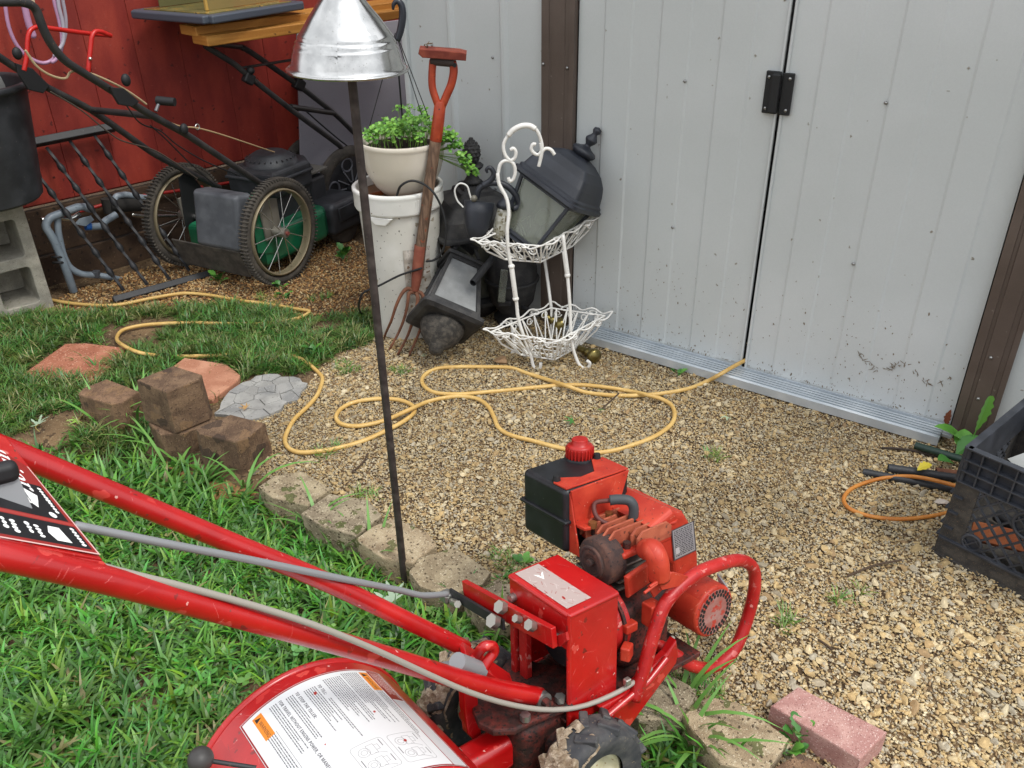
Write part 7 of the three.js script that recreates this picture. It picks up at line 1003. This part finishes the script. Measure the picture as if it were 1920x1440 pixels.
// pipes and the orange cord beside the crate
{
  const bp = blackPlastic; const pipe = (a, b, r, label, mat = bp, n = 'black_pipe') => solo(n, label, 'pipe', (() => { const l = V3(a).distanceTo(V3(b)); return along(lathe([[r * 0.75, 0], [r, 0], [r, l], [r * 0.75, l], [r * 0.75, 0.01]], 20), a, b); })(), mat, a);
  pipe([1.1004,0.014,-2.0141], [1.3523,0.014,-1.9369], 0.0135, 'black pipe with a taped end lying behind the orange cord'); pipe([1.0235,0.01,-2.0033], [1.3135,0.01,-1.8863], 0.011, 'long black pipe lying under the orange cord');
  pipe([1.2236,0.02,-2.1204], [1.3636,0.03,-2], 0.011, 'dark green pipe lying under the broad weed leaves', flat(0x1e352c, 0.5), 'green_pipe'); pipe([1.2288,0.016,-1.9865], [1.3591,0.016,-1.9517], 0.015, 'rusty pipe lying beside the yellow leaf', rustMat, 'rusty_pipe');
  solo('thin_stick', 'thin dark stick lying on the gravel by the shed track', 'stick', tube([[1.1309,0.006,-2.1292],[1.1834,0.008,-2.119],[1.2342,0.006,-2.1034],[1.2778,0.006,-2.0741]], 0.004), flat(0x3a3029, 0.9), [1.1309,0.006,-2.1292]);
  const cord = [[1.3198,0.03,-1.8796],[1.2499,0.035,-1.8921],[1.2144,0.035,-1.9129],[1.1717,0.034,-1.9355],[1.1325,0.022,-1.963],[1.076,0.012,-1.9705],[1.0069,0.01,-1.9496],[0.9522,0.01,-1.9162],[0.9221,0.01,-1.8732],[0.9245,0.01,-1.8377],[0.9553,0.01,-1.8091],[1.0068,0.01,-1.7918],[1.0632,0.01,-1.7881],[1.1323,0.01,-1.7975],[1.2072,0.01,-1.8183],[1.2793,0.01,-1.8466]];
  solo('orange_cord', 'orange extension cord bent into a loop on the gravel beside the crate', 'cord', tube(cord, 0.0058, { n: 120, rs: 10 }), surf({ c: [178, 108, 40], c2: [200, 134, 60], f: 6, amt: 0.9, grain: 6, size: 128, m: 0.2, rough: 0.55, seed: 165 }), cord[0]);
}
// ---------------------------------------------------------------- weeds and fallen leaves
function leafGeo(out, len, wid, bend, fold = 0.25) { // out: list of [t, half width] from 0 to 1
  const pos = [], P = []; for (const [t, w] of out) { const y = bend * Math.sin(t * Math.PI * 0.6) * len * 0.5; P.push([[t * len, y, 0], [t * len, y + w * wid * fold, w * wid], [t * len, y + w * wid * fold, -w * wid]]); }
  for (let i = 0; i + 1 < P.length; i++) { const [a, b, c] = P[i], [d, e, f] = P[i + 1]; for (const q of [a, b, d, b, e, d, a, d, c, c, d, f]) pos.push(...q); }
  const g = new THREE.BufferGeometry(); g.setAttribute('position', new THREE.Float32BufferAttribute(pos, 3)); g.computeVertexNormals(); return g;
}
const jag = (n, f) => [...Array(n + 1)].map((_, i) => { const t = i / n; return [t, f(t) * (i % 2 ? 1 : 0.72)]; });
function orient(g, p, yaw, pitch, roll = 0) { g.rotateX(roll); g.rotateZ(pitch); g.rotateY(yaw); g.translate(...p); return g; }
{
  const lg = leafMat({ color: srgb(92, 148, 58) }), ld = leafMat({ color: srgb(60, 112, 44) }), lw = leafMat({ color: srgb(150, 170, 144) }), ly = leafMat({ color: srgb(206, 188, 52) });
  // broad dock leaves at the corner of the shed
  const d0 = [1.3567,0,-2.1026], dk = thing('dock_weed', 'weed with broad green leaves growing at the foot of the shed trim', 'weed', d0);
  const broad = [[0, 0.02], [0.12, 0.3], [0.3, 0.85], [0.5, 1], [0.7, 0.8], [0.88, 0.4], [1, 0.02]];
  part(dk, 'leaf', orient(leafGeo(broad, 0.12, 0.032, 0.5), [1.382,0.02,-2.1155], 2.95, 0.25), lg); part(dk, 'leaf', orient(leafGeo(broad, 0.1, 0.034, 0.5), [1.3166,0.02,-2.0614], 0.2, 0.3), ld); part(dk, 'leaf', orient(leafGeo(broad, 0.07, 0.026, 0.5), [1.3069,0.01,-2.0349], 3.4, 0.15), ld); part(dk, 'leaf', orient(leafGeo(broad, 0.08, 0.03, 0.4), [1.3465,0.02,-2.0743], 1.2, 0.4), lg);
  const up0 = [1.3709,0.0412,-2.0934]; part(dk, 'upright_leaf', (() => { const g = leafGeo(jag(14, t => t < 0.3 ? 0.12 : 0.25 + 0.85 * Math.sin((t - 0.3) / 0.7 * 2.75)), 0.17, 0.024, 0.1); g.rotateX(Math.PI / 2); return orient(g, up0, 0.35, 1.5); })(), lg);
  solo('yellow_leaf', 'crumpled yellow leaf caught on the black pipes', 'leaf', orient(leafGeo(jag(8, t => Math.sin(t * 3.1) + 0.05), 0.042, 0.018, 0.6), [1.1644,0.035,-1.9728], 0.1, 0.1), ly, [1.1644,0.035,-1.9728]);
  const bl = [0.6651,0.0993,0.03]; solo('dry_leaf_clump', 'curled rusty brown dry leaf stuck at the foot of the shed door', 'leaf', orient(leafGeo(jag(10, t => Math.sin(t * 3.1)), 0.06, 0.012, 0.4), [1.3462,0.036,-2.1957], 0.6, 1.3), flat(0x6e3a22, 0.9), [1.3462,0.036,-2.1957]);
  // maple leaves
  const maple = () => { const s = new THREE.Shape(), N = 5; const pts = []; for (let k = 0; k < N; k++) { const a = -0.3 + (k - 2) * 0.78 + 0.3; const L = [0.55, 0.85, 1, 0.85, 0.55][k]; for (const [dr, da] of [[0.28, -0.38], [0.55, -0.16], [0.5, -0.1], [0.78, -0.1], [1, 0], [0.78, 0.1], [0.5, 0.1], [0.55, 0.16]]) pts.push([L * dr * Math.sin(a + da), L * dr * Math.cos(a + da)]); } pts.push([0.05, -0.05], [-0.05, -0.05]); pts.forEach((p, i) => i ? s.lineTo(p[0], p[1]) : s.moveTo(p[0], p[1])); s.closePath(); const g = new THREE.ShapeGeometry(s); g.rotateX(-Math.PI / 2); const p = g.attributes.position; for (let i = 0; i < p.count; i++) p.setY(i, 0.16 * Math.sin(p.getX(i) * 3) * Math.cos(p.getZ(i) * 2.5) + 0.1 * Math.abs(p.getX(i))); g.computeVertexNormals(); return g; };
  const ml = (p, s, yaw, mat, label, stem = true, tilt = 0.15) => { const t = thing('maple_leaf', label, 'leaf', p); part(t, 'blade', maple().scale(s, s, s).rotateX(tilt).rotateY(yaw).translate(p[0], p[1], p[2]), mat); if (stem) part(t, 'stalk', tube([[p[0], p[1], p[2]], [p[0] + s * 0.6 * Math.sin(yaw), p[1] + 0.006, p[2] + s * 0.6 * Math.cos(yaw)], [p[0] + s * 1.1 * Math.sin(yaw + 0.3), p[1] + 0.002, p[2] + s * 1.1 * Math.cos(yaw + 0.3)]], 0.0013, { rs: 5 }), flat(0x9a8a4a, 0.8)); };
  ml([-0.2954,0.02,-1.5074], 0.065, 0.4, lw, 'large silvery maple leaf lying upside down on the lawn'); ml([-0.231,0.01,-1.4549], 0.045, 2.6, lw, 'small silvery maple leaf lying on the lawn by the control rod', true, 0.4);
  ml([0.6909,0.018,-2.3038], 0.032, 3.0, leafMat({ color: srgb(164, 184, 150) }), 'small pale maple leaf lying on the gravel before the right door'); ml([0.194,0.018,-2.2976], 0.038, 1.9, ld, 'dark green maple leaf lying on the gravel inside the hose loop'); ml([0.283,0.016,-2.3627], 0.022, 4.4, ld, 'small curled green maple leaf beside the hose crossing');
  ml([-1.5436,0.02,-2.328], 0.05, 0.2, lw, 'pale maple leaf on a long stalk lying near the red paver'); ml([-1.4153,0.03,-2.3308], 0.04, 2.8, leafMat({ color: srgb(140, 176, 80) }), 'yellow green maple leaf beside the lone brown block'); ml([-0.3329,0.016,-2.754], 0.024, 5, leafMat({ color: srgb(164, 184, 150) }), 'tiny pale maple leaf lying below the fork tines', false);
  ml([-0.8862,0.022,-2.4049], 0.03, 1, flat(0xb08a56, 0.8), 'dry tan leaf lying on the cracked slate', false);
  // small leafy weeds by the mowers
  const r = rng(171), sprout = (p, h, n, s, label) => { const t = thing('leafy_weed', label, 'weed', p); part(t, 'stem', tube([p, [p[0] + 0.01, p[1] + h * 0.5, p[2]], [p[0] + 0.02 * (r() - 0.5), p[1] + h, p[2] + 0.01]], 0.002, { rs: 5 }), flat(0x5d7d38, 0.8)); for (let k = 0; k < n; k++) { const a = r() * 6.283, f = 0.25 + 0.75 * k / n; part(t, 'leaf', orient(leafGeo(jag(8, q => Math.sin(q * 2.9) * (1.1 - 0.3 * q)), s * (0.7 + 0.5 * r()), s * 0.42, 0.5), [p[0] + 0.008 * Math.cos(a), p[1] + h * f, p[2] + 0.008 * Math.sin(a)], a, 0.1 + 0.5 * r()), k % 2 ? lg : ld); } };
  sprout([-1.3866,0,-3.668], 0.1, 12, 0.055, 'leafy green weed growing before the far mower wheel'); sprout([-1.2903,0,-3.4803], 0.05, 8, 0.045, 'low leafy weed below the foot of the iron railing'); sprout([-0.7704,0,-3.7242], 0.06, 9, 0.05, 'leafy weed growing between the mower deck and the bucket'); sprout([-0.9996,0,-3.41], 0.035, 5, 0.035, 'tiny weed at the foot of the near mower wheel'); sprout([-0.9643,0,-3.3248], 0.02, 5, 0.04, 'flat weed sprout in the pea gravel beside the hose'); sprout([-1.132,0,-3.6886], 0.05, 7, 0.04, 'weed growing behind the spokes of the near mower wheel'); sprout([0.5584,0,-1.1056], 0.05, 7, 0.035, 'small weed growing between the large edging stone and the pink brick'); sprout([0.5354,-0.01,-1.0768], 0.03, 6, 0.035, 'low weed growing at the corner of the pink brick'); sprout([-0.7381,0,-2.7817], 0.04, 7, 0.04, 'weed sprouting beside the hose bend at the edge of the gravel'); sprout([0.0193,0,-1.643], 0.02, 5, 0.03, 'tiny weed in the gravel behind the belt cover'); sprout([0.5869,0,-2.6029], 0.02, 4, 0.03, 'tiny weed sprig beside the aluminium track');
  // twigs
  for (const [pp, l] of [[[[-0.4798,0.012,-2.0447],[-0.4546,0.012,-2.09],[-0.4449,0.014,-2.1372]], 'short brown twig lying inside the hose curve'], [[[0.2984,0.014,-2.3753],[0.3286,0.018,-2.4117],[0.358,0.03,-2.4392]], 'dark twig crossing the hose'], [[[0.6877,0.014,-1.3642],[0.7006,0.014,-1.3482],[0.7084,0.014,-1.3355]], 'dark twig lying on open gravel'], [[[0.8263,0.014,-1.5688],[0.9052,0.016,-1.603],[0.9808,0.014,-1.623]], 'thin twig lying before the orange cord']]) solo('twig', l, 'twig', tube(pp, 0.0028, { rs: 6 }), flat(0x4a3a2c, 0.9), pp[0]);
  const ls = [1.1535,0.012,-1.7026]; solo('pale_stone_chip', 'flat pale stone chip lying beside the crate corner', 'stone', stoneGeo(181, 2, 0.4).scale(0.022, 0.014, 0.018).translate(...[1.1875,0.012,-1.8537]), flat(0xc4b8ac, 0.9), [1.1875,0.012,-1.8537]);
  // long grass blades round the stones
  const lb = []; for (const [x, y, z] of [[-1.2222,-0.05,-2.3445],[-1.1534,-0.05,-2.2502],[-1.0453,-0.05,-2.1321],[-1.2661,-0.03,-2.3798],[-0.937,-0.05,-2.0482],[-1.3366,-0.03,-2.334],[-0.7813,-0.05,-2.005],[0.3384,-0.03,-1.126],[0.3253,-0.03,-1.1453],[0.3555,-0.03,-1.1009],[0.3583,-0.03,-1.2039],[-0.5451,-0.05,-1.8421],[-0.3778,-0.05,-1.7078]]) for (let k = 0; k < 6; k++) lb.push(orient(blade(0.14 + 0.1 * r(), 0.008, 0.25 + 0.5 * r(), 1.2 * r() + 0.5, r() * 6.28, 0, 0, 6), [x + 0.04 * (r() - 0.5), gh(x, z) - 0.004, z + 0.04 * (r() - 0.5)], 0, 0));
  const gb = new THREE.Mesh(merge(lb), leafMat({ color: srgb(104, 152, 70) })); gb.name = 'tall_grass_blades'; userd(gb, 'tall arching grass blades growing up along the edging stones', 'grass', null, 'stuff'); gb.castShadow = gb.receiveShadow = true; scene.add(gb);
}

// ---------------------------------------------------------------- unseen house added behind the camera for the reflector, tank and panes to mirror
{
  const h = thing('added_grey_house', 'unseen blue grey clapboard house added for reflections opposite the shed', 'house', [-3.5, -0.05, 8.5]); OWN.add(h); h.rotation.y = Math.PI - 0.35;
  const wall = flat(0x6f7d8c, 0.7), trim = flat(0xe2e2de, 0.6), roof = flat(0x3e3c3b, 0.9);
  part(h, 'wall', rbox(8, 2.9, 0.2, 0.01, [0, 1.45, -0.2]), flat(0x66737f, 0.8));
  for (let k = 0; k < 19; k++) { const b = rbox(8, 0.16, 0.02, 0.004, [0, 0.08 + k * 0.15, -0.085]); part(h, 'clapboard', b, wall); }
  for (const x of [-2.4, 0.4]) { const w = part(h, 'window', rbox(1.1, 1.25, 0.06, 0.01, [x, 1.65, -0.05]), trim); part(w, 'pane', rbox(0.46, 1.05, 0.02, 0.002, [x - 0.26, 1.65, -0.012]), flat(0x20262c, 0.05)); part(w, 'pane', rbox(0.46, 1.05, 0.02, 0.002, [x + 0.26, 1.65, -0.012]), flat(0x20262c, 0.05)); }
  const d = part(h, 'door', rbox(0.92, 2.05, 0.06, 0.01, [2.7, 1.05, -0.05]), trim); part(d, 'handle', new THREE.SphereGeometry(0.03, 12, 8).translate(2.36, 1.0, 0.0), chrome);
  part(h, 'roof', (() => { const g = rbox(8.8, 0.08, 3.2, 0.01); g.rotateX(0.5); g.translate(0, 3.55, -1.25); return g; })(), roof);
}

renderer.render(scene, camera);
